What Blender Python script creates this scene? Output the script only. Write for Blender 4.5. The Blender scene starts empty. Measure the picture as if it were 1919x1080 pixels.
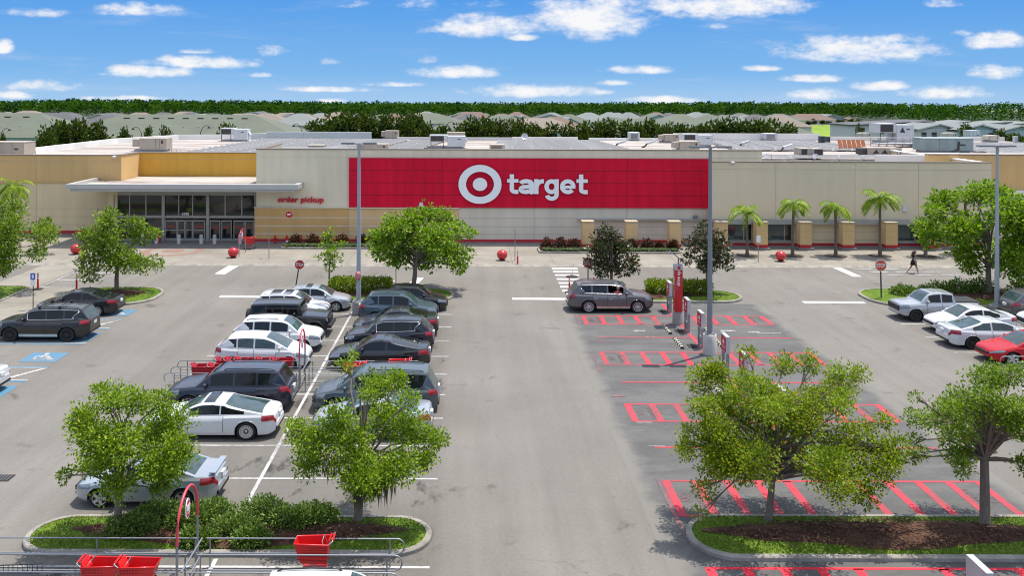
import bpy, bmesh, math, random
from mathutils import Vector, Matrix
S = bpy.context.scene
COL = S.collection
PI = math.pi
R = math.radians
random.seed(7)
# ---------------------------------------------------------------- camera
F, H, VX, VY, ROLL = 1675.0, 12.5, 885.0, 178.0, 0.003
def ideal(px, py):
    dx, dy = px - VX, py - VY
    return dx + dy * ROLL, dy - dx * ROLL
def gnd(px, py, z=0.0):
    dx, dy = ideal(px, py)
    D = F * (H - z) / dy
    return Vector((dx * D / F, D, z))
def at(px, py, D):
    dx, dy = ideal(px, py)
    return Vector((dx * D / F, D, H - dy * D / F))
cd = bpy.data.cameras.new('camera')
cam = bpy.data.objects.new('camera', cd)
COL.objects.link(cam)
cd.sensor_width = 36.0
cd.lens = 36.0 * F / 1919.0
cd.shift_x = (959.5 - VX) / 1919.0
cd.shift_y = -(540.0 - VY) / 1919.0
cd.clip_start = 0.5
cd.clip_end = 6000
cam.matrix_world = Matrix.Translation((0, 0, H)) @ Matrix.Rotation(-ROLL, 4, 'Y') @ Matrix.Rotation(PI / 2, 4, 'X')
S.camera = cam
S.view_settings.view_transform = 'Standard'
S.view_settings.look = 'None'
S.view_settings.gamma = 1
S.view_settings.exposure = EXPO = 1.08
try:
    S.cycles.max_bounces = 6
    S.cycles.transparent_max_bounces = 6
    S.cycles.use_denoising = True
    S.cycles.filter_width = 1.1
except Exception:
    pass
# ---------------------------------------------------------------- node helpers
class NT:
    def __init__(s, tree):
        s.t = tree
    def n(s, typ, **kw):
        nd = s.t.nodes.new(typ)
        for k, v in kw.items():
            if k.startswith('i_'):
                key = k[2:]
                key = int(key) if key.isdigit() else key.replace('_', ' ')
                nd.inputs[key].default_value = v
            else:
                setattr(nd, k, v)
        return nd
    def l(s, a, b):
        s.t.links.new(a, b)
    def val(s, nd, idx, x):
        if hasattr(x, 'is_linked') or hasattr(x, 'links'):
            s.l(x, nd.inputs[idx])
        else:
            nd.inputs[idx].default_value = x
    def m(s, op, a, b=0.0, c=None, clamp=False):
        nd = s.t.nodes.new('ShaderNodeMath')
        nd.operation = op
        nd.use_clamp = clamp
        s.val(nd, 0, a)
        s.val(nd, 1, b)
        if c is not None:
            s.val(nd, 2, c)
        return nd.outputs[0]
    def noise(s, vec, scale, detail=4, rough=.55, dist=0.0):
        nd = s.t.nodes.new('ShaderNodeTexNoise')
        nd.inputs['Scale'].default_value = scale
        nd.inputs['Detail'].default_value = detail
        nd.inputs['Roughness'].default_value = rough
        nd.inputs['Distortion'].default_value = dist
        if vec is not None:
            s.l(vec, nd.inputs['Vector'])
        return nd.outputs[0]
    def ramp(s, x, lo, hi, a=0.0, b=1.0, smooth=True):
        nd = s.t.nodes.new('ShaderNodeMapRange')
        nd.interpolation_type = 'SMOOTHSTEP' if smooth else 'LINEAR'
        s.val(nd, 0, x)
        nd.inputs[1].default_value = lo
        nd.inputs[2].default_value = hi
        nd.inputs[3].default_value = a
        nd.inputs[4].default_value = b
        return nd.outputs[0]
    def mix(s, f, a, b, blend='MIX'):
        nd = s.t.nodes.new('ShaderNodeMix')
        nd.data_type = 'RGBA'
        nd.blend_type = blend
        for i, x in ((0, f), (6, a), (7, b)):
            if isinstance(x, (tuple, list)):
                nd.inputs[i].default_value = (x[0], x[1], x[2], 1)
            else:
                s.val(nd, i, x)
        return nd.outputs[2]
    def vscale(s, vec, sc):
        nd = s.t.nodes.new('ShaderNodeMapping')
        nd.inputs['Scale'].default_value = sc
        s.l(vec, nd.inputs['Vector'])
        return nd.outputs[0]
def srgb(r, g, b):
    f = lambda c: (c / 255 / 12.92) if c / 255 < .04045 else ((c / 255 + .055) / 1.055) ** 2.4
    return (f(r), f(g), f(b))
MATS = {}
def newmat(name):
    m = bpy.data.materials.new(name)
    m.use_nodes = True
    t = m.node_tree
    p = t.nodes['Principled BSDF']
    MATS[name] = m
    return m, NT(t), p
def mat(name, col, rough=.6, metal=0.0, var=.12, vs=1.5, bump=0.0, bs=30, coat=0.0, spec=None, stretch=None, world=False, var2=0.0):
    if name in MATS:
        return MATS[name]
    m, N, p = newmat(name)
    tc = N.n('ShaderNodeNewGeometry').outputs['Position'] if world else N.n('ShaderNodeTexCoord').outputs['Object']
    if stretch:
        tc = N.vscale(tc, stretch)
    n1 = N.noise(tc, vs, 5, .6)
    f = N.ramp(n1, .25, .75, 1 - var, 1 + var, False)
    if var2:
        n2 = N.noise(tc, vs * 14, 3, .6)
        f = N.m('MULTIPLY', f, N.ramp(n2, .2, .8, 1 - var2, 1 + var2, False))
    vv = N.n('ShaderNodeVectorMath', operation='SCALE')
    vv.inputs[0].default_value = col
    N.l(f, vv.inputs['Scale'])
    N.l(vv.outputs[0], p.inputs['Base Color'])
    p.inputs['Roughness'].default_value = rough
    p.inputs['Metallic'].default_value = metal
    if coat:
        p.inputs['Coat Weight'].default_value = coat
        p.inputs['Coat Roughness'].default_value = .04
    if spec is not None:
        p.inputs['Specular IOR Level'].default_value = spec
    if bump:
        b = N.n('ShaderNodeBump', i_Strength=bump, i_Distance=.02)
        N.l(N.noise(tc, bs, 4), b.inputs['Height'])
        N.l(b.outputs[0], p.inputs['Normal'])
    return m
# ---------------------------------------------------------------- mesh builder
class MB:
    def __init__(s):
        s.v = []; s.f = []; s.mi = []; s.sm = []
    def add(s, vs, fs, mi=0, smooth=False):
        o = len(s.v)
        s.v += [tuple(v) for v in vs]
        for f in fs:
            s.f.append([i + o for i in f]); s.mi.append(mi); s.sm.append(smooth)
    def box(s, c, d, mi=0, rz=0.0, rx=0.0, ry=0.0, top=None):
        x, y, z = d[0] / 2, d[1] / 2, d[2] / 2
        tx, ty = (top if top else (1, 1))
        vs = [(-x, -y, -z), (x, -y, -z), (x, y, -z), (-x, y, -z), (-x * tx, -y * ty, z), (x * tx, -y * ty, z), (x * tx, y * ty, z), (-x * tx, y * ty, z)]
        M = Matrix.Translation(c) @ Matrix.Rotation(rz, 4, 'Z') @ Matrix.Rotation(ry, 4, 'Y') @ Matrix.Rotation(rx, 4, 'X')
        s.add([M @ Vector(v) for v in vs], [(0, 3, 2, 1), (4, 5, 6, 7), (0, 1, 5, 4), (1, 2, 6, 5), (2, 3, 7, 6), (3, 0, 4, 7)], mi)
        return s
    def bb(s, x0, x1, y0, y1, z0, z1, mi=0):
        return s.box(((x0 + x1) / 2, (y0 + y1) / 2, (z0 + z1) / 2), (abs(x1 - x0), abs(y1 - y0), abs(z1 - z0)), mi)
    def cyl(s, a, b, r0, r1=None, n=12, mi=0, caps=True, smooth=True):
        a, b = Vector(a), Vector(b)
        r1 = r0 if r1 is None else r1
        d = (b - a)
        q = d.to_track_quat('Z', 'Y') if d.length > 1e-9 else Vector((0, 0, 1)).to_track_quat('Z', 'Y')
        vs = []
        for P, r in ((a, r0), (b, r1)):
            for k in range(n):
                an = 2 * PI * k / n
                vs.append(P + q @ Vector((r * math.cos(an), r * math.sin(an), 0)))
        fs = [(k, (k + 1) % n, n + (k + 1) % n, n + k) for k in range(n)]
        s.add(vs, fs, mi, smooth)
        if caps:
            s.add(vs, [tuple(range(n - 1, -1, -1)), tuple(range(n, 2 * n))], mi)
        return s
    def tube(s, pts, r, n=8, mi=0, rads=None, closed=False):
        pts = [Vector(p) for p in pts]
        rads = rads or [r] * len(pts)
        vs = []
        L = len(pts)
        up = Vector((.13, .31, .94)).normalized()
        for i, p in enumerate(pts):
            if closed:
                t = pts[(i + 1) % L] - pts[i - 1]
            else:
                t = pts[min(i + 1, L - 1)] - pts[max(i - 1, 0)]
            t.normalize()
            a = t.cross(up)
            if a.length < .05:
                a = t.cross(Vector((1, 0, 0)))
            a.normalize()
            b = t.cross(a)
            for k in range(n):
                an = 2 * PI * k / n
                vs.append(p + (a * math.cos(an) + b * math.sin(an)) * rads[i])
        fs = []
        rng = L if closed else L - 1
        for i in range(rng):
            j = (i + 1) % L
            for k in range(n):
                fs.append((i * n + k, j * n + k, j * n + (k + 1) % n, i * n + (k + 1) % n))
        s.add(vs, fs, mi, True)
        if not closed:
            s.add(vs, [tuple(range(n)), tuple(range((L - 1) * n + n - 1, (L - 1) * n - 1, -1))], mi)
        return s
    def lathe(s, prof, n=16, c=(0, 0, 0), mi=0, M=None):
        vs = []; fs = []
        M = M or Matrix.Identity(4)
        for (r, z) in prof:
            for k in range(n):
                an = 2 * PI * k / n
                vs.append(M @ Vector((c[0] + r * math.cos(an), c[1] + r * math.sin(an), c[2] + z)))
        for i in range(len(prof) - 1):
            for k in range(n):
                fs.append((i * n + k, i * n + (k + 1) % n, (i + 1) * n + (k + 1) % n, (i + 1) * n + k))
        s.add(vs, fs, mi, True)
        return s
    def prism(s, outline, z0, z1, mi=0, M=None, smooth=False):
        n = len(outline)
        M = M or Matrix.Identity(4)
        vs = [M @ Vector((p[0], p[1], z0)) for p in outline] + [M @ Vector((p[0], p[1], z1)) for p in outline]
        s.add(vs, [tuple(range(n - 1, -1, -1)), tuple(range(n, 2 * n))], mi)
        s.add(vs, [(k, (k + 1) % n, n + (k + 1) % n, n + k) for k in range(n)], mi, smooth)
        return s
    def quad(s, a, b, c, d, mi=0):
        s.add([a, b, c, d], [(0, 1, 2, 3)], mi)
        return s
    def build(s, name, mats, parent=None, loc=None):
        me = bpy.data.meshes.new(name)
        me.from_pydata(s.v, [], s.f)
        for m in (mats if isinstance(mats, (list, tuple)) else [mats]):
            me.materials.append(m)
        me.polygons.foreach_set('material_index', s.mi)
        me.polygons.foreach_set('use_smooth', s.sm)
        me.update()
        o = bpy.data.objects.new(name, me)
        COL.objects.link(o)
        if parent is not None:
            o.parent = parent
        if loc is not None:
            o.location = loc
        return o
def tag(o, label=None, cat=None, group=None, kind=None):
    if label: o['label'] = label
    if cat: o['category'] = cat
    if group: o['group'] = group
    if kind: o['kind'] = kind
    return o
def empty(name, loc=(0, 0, 0), rz=0.0, label=None, cat=None, group=None):
    o = bpy.data.objects.new(name, None)
    o.empty_display_size = .2
    COL.objects.link(o)
    o.location = loc
    o.rotation_euler = (0, 0, rz)
    return tag(o, label, cat, group)
def kids(o):
    return [c for c in o.children]
def copy_tree(o, loc=None, rz=None, label=None, parent=None):
    c = o.copy()
    COL.objects.link(c)
    if parent is not None:
        c.parent = parent
    if loc is not None: c.location = loc
    if rz is not None: c.rotation_euler = (0, 0, rz)
    if label: c['label'] = label
    for ch in kids(o):
        copy_tree(ch, parent=c)
    return c
def text_mesh(txt, name, m, parent=None, size=1.0, off=0.0, ext=.02, M=None, align='CENTER', width=None, height=None):
    cu = bpy.data.curves.new(name, 'FONT')
    cu.body = txt
    cu.size = size
    cu.offset = off
    cu.extrude = ext
    cu.align_x = align
    cu.align_y = 'BOTTOM_BASELINE'
    cu.resolution_u = 4
    to = bpy.data.objects.new(name, cu)
    COL.objects.link(to)
    dg = bpy.context.evaluated_depsgraph_get()
    me = bpy.data.meshes.new_from_object(to.evaluated_get(dg))
    bpy.data.objects.remove(to)
    xs = [v.co.x for v in me.vertices]; ys = [v.co.y for v in me.vertices]
    sx = width / (max(xs) - min(xs)) if width else 1.0
    sy = height / (max(ys) - min(ys)) if height else (sx if width else 1.0)
    cx = (max(xs) + min(xs)) / 2; cy = min(ys)
    M = M or Matrix.Identity(4)
    for v in me.vertices:
        v.co = M @ Vector(((v.co.x - cx) * sx, (v.co.y - cy) * sy, v.co.z))
    me.materials.clear()
    me.materials.append(m)
    o = bpy.data.objects.new(name, me)
    COL.objects.link(o)
    if parent is not None: o.parent = parent
    return o
FACE_CAM = Matrix(((1, 0, 0, 0), (0, 0, -1, 0), (0, 1, 0, 0), (0, 0, 0, 1)))   # text standing upright, read from -Y
# ---------------------------------------------------------------- light and sky
SUN_EL = R(71.8)
sd = Vector((2.6, 1.95, 9.9)).normalized()
ld = bpy.data.lights.new('sun', 'SUN')
ld.energy = 2.7
ld.angle = R(.5)
ld.color = (1.0, .95, .87)
lo = bpy.data.objects.new('sun', ld)
COL.objects.link(lo)
lo.rotation_euler = sd.to_track_quat('Z', 'Y').to_euler()
lo.location = (30, 20, 80)
W = bpy.data.worlds.new('World')
S.world = W
W.use_nodes = True
N = NT(W.node_tree)
bg = W.node_tree.nodes['Background']
sky = N.n('ShaderNodeTexSky')
sky.sky_type = 'NISHITA'
sky.sun_disc = False
sky.sun_elevation = SUN_EL
sky.sun_rotation = math.atan2(sd.x, sd.y)
sky.air_density = 1.0
sky.dust_density = .6
sky.ozone_density = 2.0
gen = N.n('ShaderNodeTexCoord').outputs['Generated']
sep = N.n('ShaderNodeSeparateXYZ')
N.l(gen, sep.inputs[0])
dx, dy, dz = sep.outputs
front = N.m('GREATER_THAN', dy, .2)
dys = N.m('MAXIMUM', dy, .2)
u = N.m('DIVIDE', dx, dys)
v = N.m('DIVIDE', dz, dys)
cmb = N.n('ShaderNodeCombineXYZ')
N.l(N.m('MULTIPLY', u, 1.0), cmb.inputs[0]); N.l(N.m('MULTIPLY', v, 2.0), cmb.inputs[1])
cvec = cmb.outputs[0]
nz = N.noise(cvec, 26, 7, .64, .0)
nz2 = N.noise(cvec, 60, 5, .6)
CL = [(905, 52, 105, 24, .9), (1105, 38, 118, 46, .95), (1355, 10, 150, 30, 1), (1605, 96, 160, 25, 1), (1560, 84, 80, 18, .7), (1865, 76, 62, 18, 1),
      (1870, 134, 54, 15, .95), (855, 137, 86, 13, 1), (370, 120, 118, 13, .85), (280, 137, 90, 13, 1), (1200, 132, 66, 9, .85), (1425, 127, 34, 6, .7),
      (610, 169, 90, 6, .85), (735, 159, 56, 5, .7), (1000, 172, 130, 13, .9), (1240, 187, 82, 8, 1), (1520, 147, 62, 8, .85), (1650, 160, 60, 10, .9),
      (1535, 176, 66, 12, .9), (1775, 172, 92, 14, .85), (250, 22, 86, 15, .75), (60, 27, 66, 9, .5), (8, 92, 20, 15, .95), (512, 98, 34, 11, .5), (370, 98, 36, 6, .6),
      (85, 165, 76, 11, .7), (20, 182, 50, 8, .9), (230, 186, 80, 5, .8), (1760, 6, 38, 8, .7), (1680, 72, 60, 10, .6), (620, 118, 22, 6, .5), (620, 190, 30, 5, .9),
      (775, 8, 42, 10, .5), (1340, 48, 28, 6, .5), (980, 70, 34, 7, .8), (1150, 155, 32, 6, .6), (490, 142, 24, 5, .6), (1800, 60, 30, 6, .4), (1130, 172, 24, 6, .7), (800, 115, 22, 8, .4), (655, 8, 30, 8, .3), (900, 8, 40, 6, .3)]
dens = None
for (cx, cy, rx, ry, a) in CL:
    U, V = (cx - VX) / F, (VY - cy) / F
    ex = N.m('MULTIPLY', N.m('SUBTRACT', u, U), F / rx / 1.12)
    ey0 = N.m('MULTIPLY', N.m('SUBTRACT', v, V), F / ry / 1.15)
    ey = N.m('MULTIPLY', ey0, N.ramp(ey0, -.2, .2, 1.35, .85))     # flat underside, billowing top
    d2 = N.m('ADD', N.m('MULTIPLY', ex, ex), N.m('MULTIPLY', ey, ey))
    g = N.m('MULTIPLY', N.m('SUBTRACT', 1.0, d2), a)
    dens = g if dens is None else N.m('MAXIMUM', dens, g)
dens = N.m('MAXIMUM', dens, -1.0)
tot = N.m('ADD', dens, N.m('MULTIPLY', N.m('SUBTRACT', nz, .5), 2.7))
tot = N.m('ADD', tot, N.m('MULTIPLY', N.m('SUBTRACT', nz2, .5), .8))
cmask = N.m('MULTIPLY', N.ramp(tot, -.08, 1.15), .96)
wisp = N.ramp(N.noise(N.vscale(cvec, (.5, 2.2, 1)), 9, 6, .68, .4), .52, .78, 0, .3)
cmask = N.m('MAXIMUM', cmask, wisp)
cmask = N.m('MULTIPLY', cmask, N.m('MULTIPLY', front, N.ramp(v, -.03, -.012)))
# unseen broken cloud added above the view to light the shaded facade, noise on a flat deck
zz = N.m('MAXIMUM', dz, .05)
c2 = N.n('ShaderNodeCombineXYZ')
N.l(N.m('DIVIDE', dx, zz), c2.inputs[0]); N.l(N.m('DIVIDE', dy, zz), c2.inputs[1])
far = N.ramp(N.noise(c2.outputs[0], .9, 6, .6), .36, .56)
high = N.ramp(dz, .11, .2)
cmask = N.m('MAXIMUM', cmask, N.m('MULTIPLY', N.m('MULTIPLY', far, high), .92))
# the clear blue of the low sky, deeper upward
el = N.ramp(dz, -.01, .115, 0, 1, False)
low = N.mix(el, (.27, .54, .86), (.085, .335, .82))
low = N.mix(N.ramp(dz, -.012, .028, .55, 0), low, (.46, .63, .86))
K = 1.0 / .15
lows = N.n('ShaderNodeVectorMath', operation='SCALE')
N.l(low, lows.inputs[0]); lows.inputs['Scale'].default_value = K / 2 ** EXPO
skyc = N.mix(N.ramp(dz, .11, .3), lows.outputs[0], sky.outputs[0])
shade = N.ramp(N.m('ADD', dens, N.m('MULTIPLY', nz2, .6)), -.2, .9)
cw = N.mix(shade, (.62, .66, .8), (.98, .97, .97))
cws = N.n('ShaderNodeVectorMath', operation='SCALE')
N.l(cw, cws.inputs[0]); cws.inputs['Scale'].default_value = K / 2 ** EXPO
hb = N.ramp(dz, .12, .3, 1.0, 1.5)  # extra brightness given to the unseen high cloud, added to light the facade
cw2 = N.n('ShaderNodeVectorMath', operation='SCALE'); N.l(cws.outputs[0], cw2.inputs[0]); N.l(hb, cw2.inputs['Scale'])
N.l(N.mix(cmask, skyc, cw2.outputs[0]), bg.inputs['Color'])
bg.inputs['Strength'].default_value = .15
# ---------------------------------------------------------------- ground materials
def asphalt_mat(name, base, dark, light, wear, stain_bays=False):
    m, N, p = newmat(name)
    pos = N.n('ShaderNodeNewGeometry').outputs['Position']
    sep = N.n('ShaderNodeSeparateXYZ'); N.l(pos, sep.inputs[0])
    big = N.noise(pos, .12, 5, .6)
    lane = N.noise(N.vscale(pos, (1.1, .06, 1)), 1.0, 4, .6)
    fine = N.noise(pos, 9, 4, .75)
    grit = N.noise(pos, 55, 2, .7)
    col = N.mix(N.ramp(big, .3, .72), dark, light)
    f = N.m('MULTIPLY', N.ramp(lane, .25, .75, 1 - wear, 1 + wear, False), N.ramp(fine, .25, .75, .86, 1.14, False))
    f = N.m('MULTIPLY', f, N.ramp(grit, .25, .75, .78, 1.22, False))
    # drips and stains
    st = N.noise(pos, .55, 5, .62, .4)
    stm = N.ramp(st, .60, .76, 0, .42)
    bays = None
    if stain_bays:
        bx = N.m('MULTIPLY', N.ramp(N.m('ADD', sep.outputs[0], N.m('MULTIPLY', big, .8)), -12.4, -11.2), N.ramp(N.m('ADD', sep.outputs[0], N.m('MULTIPLY', lane, .6)), -1.2, -.3, 1, 0))
        by = N.m('MULTIPLY', bx, N.ramp(sep.outputs[1], 53.4, 54, 1, 0))
        f = N.m('MULTIPLY', f, N.m('SUBTRACT', 1.0, N.m('MULTIPLY', by, .14)))
        spot = N.ramp(N.noise(N.vscale(pos, (.75, .37 * 2.72 / 2.72, 1)), 1.3, 6, .66), .56, .68, 0, .62)
        stm = N.m('MAXIMUM', stm, N.m('MULTIPLY', spot, by))
    f = N.m('MULTIPLY', f, N.m('SUBTRACT', 1.0, stm))
    # hairline cracks
    vo = N.n('ShaderNodeTexVoronoi', feature='DISTANCE_TO_EDGE', i_Scale=.16)
    wob = N.n('ShaderNodeVectorMath', operation='ADD')
    ns = N.n('ShaderNodeTexNoise', i_Scale=.7, i_Detail=5)
    N.l(pos, ns.inputs['Vector'])
    sc = N.n('ShaderNodeVectorMath', operation='SCALE'); N.l(ns.outputs[1], sc.inputs[0]); sc.inputs['Scale'].default_value = 2.2
    N.l(pos, wob.inputs[0]); N.l(sc.outputs[0], wob.inputs[1]); N.l(wob.outputs[0], vo.inputs['Vector'])
    crack = N.ramp(vo.outputs['Distance'], .0, .007, .2, 0)
    crack = N.m('MULTIPLY', crack, N.ramp(big, .5, .62))
    f = N.m('MULTIPLY', f, N.m('SUBTRACT', 1.0, crack))
    vv = N.n('ShaderNodeVectorMath', operation='SCALE'); N.l(col, vv.inputs[0]); N.l(f, vv.inputs['Scale'])
    N.l(vv.outputs[0], p.inputs['Base Color'])
    p.inputs['Roughness'].default_value = .92
    p.inputs['Specular IOR Level'].default_value = .25
    b = N.n('ShaderNodeBump', i_Strength=.35, i_Distance=.01); N.l(grit, b.inputs['Height']); N.l(b.outputs[0], p.inputs['Normal'])
    return m
ASPH = asphalt_mat('asphalt', None, (.152, .141, .122), (.188, .174, .152), .10, True)
# dark sealed bays with chalky wear
def bay_mat():
    m, N, p = newmat('sealed_bay')
    pos = N.n('ShaderNodeNewGeometry').outputs['Position']
    sep = N.n('ShaderNodeSeparateXYZ'); N.l(pos, sep.inputs[0])
    cloud = N.noise(N.vscale(pos, (.35, .8, 1)), .9, 6, .66, .5)
    chalk = N.noise(N.vscale(pos, (.5, 1.6, 1)), .8, 5, .6, .8)
    grit = N.noise(pos, 40, 3, .7)
    col = N.mix(N.ramp(cloud, .34, .66), (.083, .081, .077), (.116, .112, .105))
    col = N.mix(N.ramp(chalk, .55, .75, 0, .4), col, (.165, .162, .155))
    f = N.m('MULTIPLY', N.ramp(grit, .25, .75, .78, 1.22, False), N.ramp(N.noise(pos, 7, 4, .7), .25, .75, .88, 1.12, False))
    vv = N.n('ShaderNodeVectorMath', operation='SCALE'); N.l(col, vv.inputs[0]); N.l(f, vv.inputs['Scale'])
    # worn feathered edges back to the aisle's grey
    e = N.noise(pos, .8, 6, .65)
    ex = N.m('MINIMUM', N.m('SUBTRACT', sep.outputs[0], 5.2), N.m('SUBTRACT', 17.3, sep.outputs[0]))
    em = N.ramp(N.m('ADD', ex, N.m('MULTIPLY', N.m('SUBTRACT', e, .5), 1.6)), .1, .9)
    out = N.mix(em, (.169, .158, .138), vv.outputs[0])
    N.l(out, p.inputs['Base Color'])
    p.inputs['Roughness'].default_value = .85
    p.inputs['Specular IOR Level'].default_value = .3
    return m
BAY = bay_mat()
def paint_mat(name, col, worn, under, lo=.5, hi=.72):
    m, N, p = newmat(name)
    pos = N.n('ShaderNodeNewGeometry').outputs['Position']
    a = N.noise(pos, 5, 6, .75)
    b = N.noise(pos, .35, 3, .5)
    w = N.ramp(N.m('ADD', N.m('MULTIPLY', a, .6), N.m('MULTIPLY', b, .5)), lo, hi, 0, worn)
    N.l(N.mix(w, col, under), p.inputs['Base Color'])
    p.inputs['Roughness'].default_value = .75
    p.inputs['Specular IOR Level'].default_value = .3
    return m
WHITE_LINE = paint_mat('white_line_paint', (.46, .455, .435), .85, (.17, .16, .145), .46, .70)
FADED_LINE = paint_mat('faded_line_paint', (.36, .36, .345), .9, (.14, .135, .125), .45, .62)
STOP_LINE = paint_mat('stop_line_paint', (.66, .66, .64), .35, (.2, .195, .185))
RED_LINE = paint_mat('red_line_paint', (.50, .036, .055), .75, (.16, .07, .072), .44, .70)
BRIGHT_RED_LINE = paint_mat('bright_red_line_paint', (.66, .03, .05), .4, (.3, .05, .055), .5, .8)
FADED_RED = paint_mat('faded_red_paint', (.32, .09, .095), .95, (.10, .09, .09), .4, .6)
BLUE_LINE = paint_mat('blue_line_paint', (.075, .20, .31), .9, (.14, .165, .18))
CONC = mat('concrete_paving', (.235, .212, .172), .9, var=.24, vs=.35, var2=.1, world=True)
CONC_D = mat('damp_concrete', (.19, .175, .155), .9, var=.2, vs=.35, var2=.1, world=True)  # darkened copy of the paving, canopy shade put into its colour
KERB = mat('kerb_concrete', (.25, .23, .195), .9, var=.42, vs=1.4, var2=.14, world=True)
JOINT = mat('paving_joint', (.15, .135, .115), .95)
def grass_mat(name, a, b, sc):
    m, N, p = newmat(name)
    pos = N.n('ShaderNodeNewGeometry').outputs['Position']
    n1 = N.noise(pos, sc, 5, .65); n2 = N.noise(pos, sc * 12, 3, .7)
    c = N.mix(N.ramp(n1, .3, .7), a, b)
    if 'grass' in name:
        c = N.mix(N.ramp(N.noise(pos, 2.3, 4, .6), .56, .74, 0, .6), c, (.19, .155, .06))
    f = N.ramp(n2, .2, .8, .55, 1.4, False)
    vv = N.n('ShaderNodeVectorMath', operation='SCALE'); N.l(c, vv.inputs[0]); N.l(f, vv.inputs['Scale'])
    N.l(vv.outputs[0], p.inputs['Base Color'])
    p.inputs['Roughness'].default_value = .9
    p.inputs['Specular IOR Level'].default_value = .15
    return m
GRASS = grass_mat('lawn_grass', (.065, .125, .012), (.14, .20, .022), .9)
MULCH = grass_mat('bark_mulch', (.055, .026, .017), (.105, .055, .036), 1.4)
LITTER = grass_mat('dry_leaf_litter', (.12, .075, .045), (.2, .13, .08), 3)
FIELD = grass_mat('far_field', (.10, .13, .05), (.15, .19, .07), .01)
# ---------------------------------------------------------------- the ground
def sheet(name, x0, x1, y0, y1, z, m, kind='structure', label=None):
    b = MB()
    b.quad((x0, y0, z), (x1, y0, z), (x1, y1, z), (x0, y1, z))
    return tag(b.build(name, m), kind=kind)
sheet('ground', -1500, 1500, -300, 900, -.05, FIELD)
sheet('car_park_surface', -120, 130, 5, 79, 0, ASPH)
sheet('drive_up_bay_surface', 5.2, 17.3, 8, 53.6, .004, BAY)
b = MB(); b.quad((96, 270, .02), (135, 270, .02), (180, 386, .02), (124, 386, .02)); tag(b.build('meadow', grass_mat('bright_meadow', (.15, .235, .025), (.21, .30, .035), .05)), kind='structure')
sheet('far_road', 110, 210, 387, 393, .04, mat('pale_road', (.4, .39, .36), .9, world=True))
# sidewalk along the store with joints in its own mesh
b = MB()
b.bb(-70, 60, 65.31, 79, -.02, .10, 0)
for x in [-58 + 3.05 * i for i in range(38)]:
    b.bb(x, x + .035, 65.35, 74.6, .1, .103, 1)
b.bb(-60, 60, 69.2, 69.235, .1, .1025, 1)
b.quad((-70, 65.0, .004), (60, 65.0, .004), (60, 65.32, .1025), (-70, 65.32, .1025), 2)
tag(b.build('sidewalk', [CONC, JOINT, KERB]), kind='structure')
b = MB()
b.bb(-28.1, -24.75, 12, 57.2, -.02, .08, 0)
b.bb(-31.2, -28.05, 56.9, 65.3, -.02, .011, 0)
for y in [14 + 3.0 * i for i in range(15)]:
    b.bb(-28.05, -24.8, y, y + .04, .08, .083, 1)
tag(b.build('walkway', [CONC, JOINT]), kind='structure')
# paved ring by the doors
b = MB()
def ringpoly(b, c, r0, r1, z, mi=0, n=48):
    vs = []
    for k in range(n):
        a = 2 * PI * k / n
        vs += [(c[0] + r0 * math.cos(a), c[1] + r0 * math.sin(a), z), (c[0] + r1 * math.cos(a), c[1] + r1 * math.sin(a), z)]
    b.add(vs, [(2 * k, 2 * k + 1, (2 * k + 3) % (2 * n), (2 * k + 2) % (2 * n)) for k in range(n)], mi)
cR = (-23.6, 70.6)
ringpoly(b, cR, 1.75, 2.35, .104, 0); ringpoly(b, cR, .02, .9, .104, 0); ringpoly(b, cR, .9, 1.75, .1035, 1)
tag(b.build('paving_circle', [mat('pink_paver', (.24, .145, .115), .9, world=True), CONC]), kind='structure')
b = MB(); b.bb(-31, -18.2, 71.9, 75.4, .1, .106); tag(b.build('entrance_paving', CONC_D), kind='structure')  # darker sheet that paints the canopy's shade on the sidewalk
# ---------------------------------------------------------------- painted markings
def lines(name, rects, m, z=.009):
    b = MB()
    for i, r in enumerate(rects):
        zz = z + .0004 * (i % 5)
        if len(r) == 4 and not hasattr(r[0], '__len__'):
            x0, x1, y0, y1 = r
            b.quad((x0, y0, zz), (x1, y0, zz), (x1, y1, zz), (x0, y1, zz))
        else:
            b.add([(p[0], p[1], zz) for p in r], [tuple(range(len(r)))])
    return tag(b.build(name, m), kind='structure')
LN = [29.04 + 2.72 * k for k in range(-3, 9)]
lw = .055
rows = [(-12.6, -1.09, y - lw, y + lw) for y in LN if y > 26.4 or y < 24]
lines('parking_line', rows, WHITE_LINE)
lines('parking_spine_line', [(-6.9, -6.78, 26.35, 53.2), (-6.9, -6.78, 10, 24.0)], WHITE_LINE, .0115)
lines('right_parking_line', [(23.5, 35, y - lw, y + lw) for y in [49.0 - 2.72 * k for k in range(0, 12)]] + [(29.15, 29.3, 14, 52)], WHITE_LINE)
# left bays: accessible parking
def acc(y0, y1):
    pass
XE = -19.3
bl = []; wl = []
for (yc) in (45.05, 44.55, 47.5, 49.5, 40.85, 38.75, 36.1, 35.6):
    bl.append((-25, XE, yc - .07, yc + .07))
for yc in (44.8, 47.65, 49.35, 40.7, 38.9, 35.85):
    wl.append((-25, XE, yc - .05, yc + .05))
for (ya, yb) in ((47.75, 49.3), (39.0, 40.6)):
    for x in (-19.4, -20.9, -22.4, -23.9):
        wl.append([(x - .1, yb), (x + .1, yb), (x - 1.0, ya), (x - 1.2, ya)])
        if x < -20: wl.append([(x - 1.2, yb), (x - 1.0, yb), (x - .9 + .9, ya), (x - 1.1 + .9, ya)])
    wl.append([(XE - .14, yb), (XE, yb), (XE, yb - .1), (XE - .14, yb - .1)])
    wl.append([(XE - .14, yb), (XE + .02, yb), (XE - 1.0, ya), (XE - 1.2, ya)])
lines('accessible_blue_line', bl, BLUE_LINE)
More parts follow.
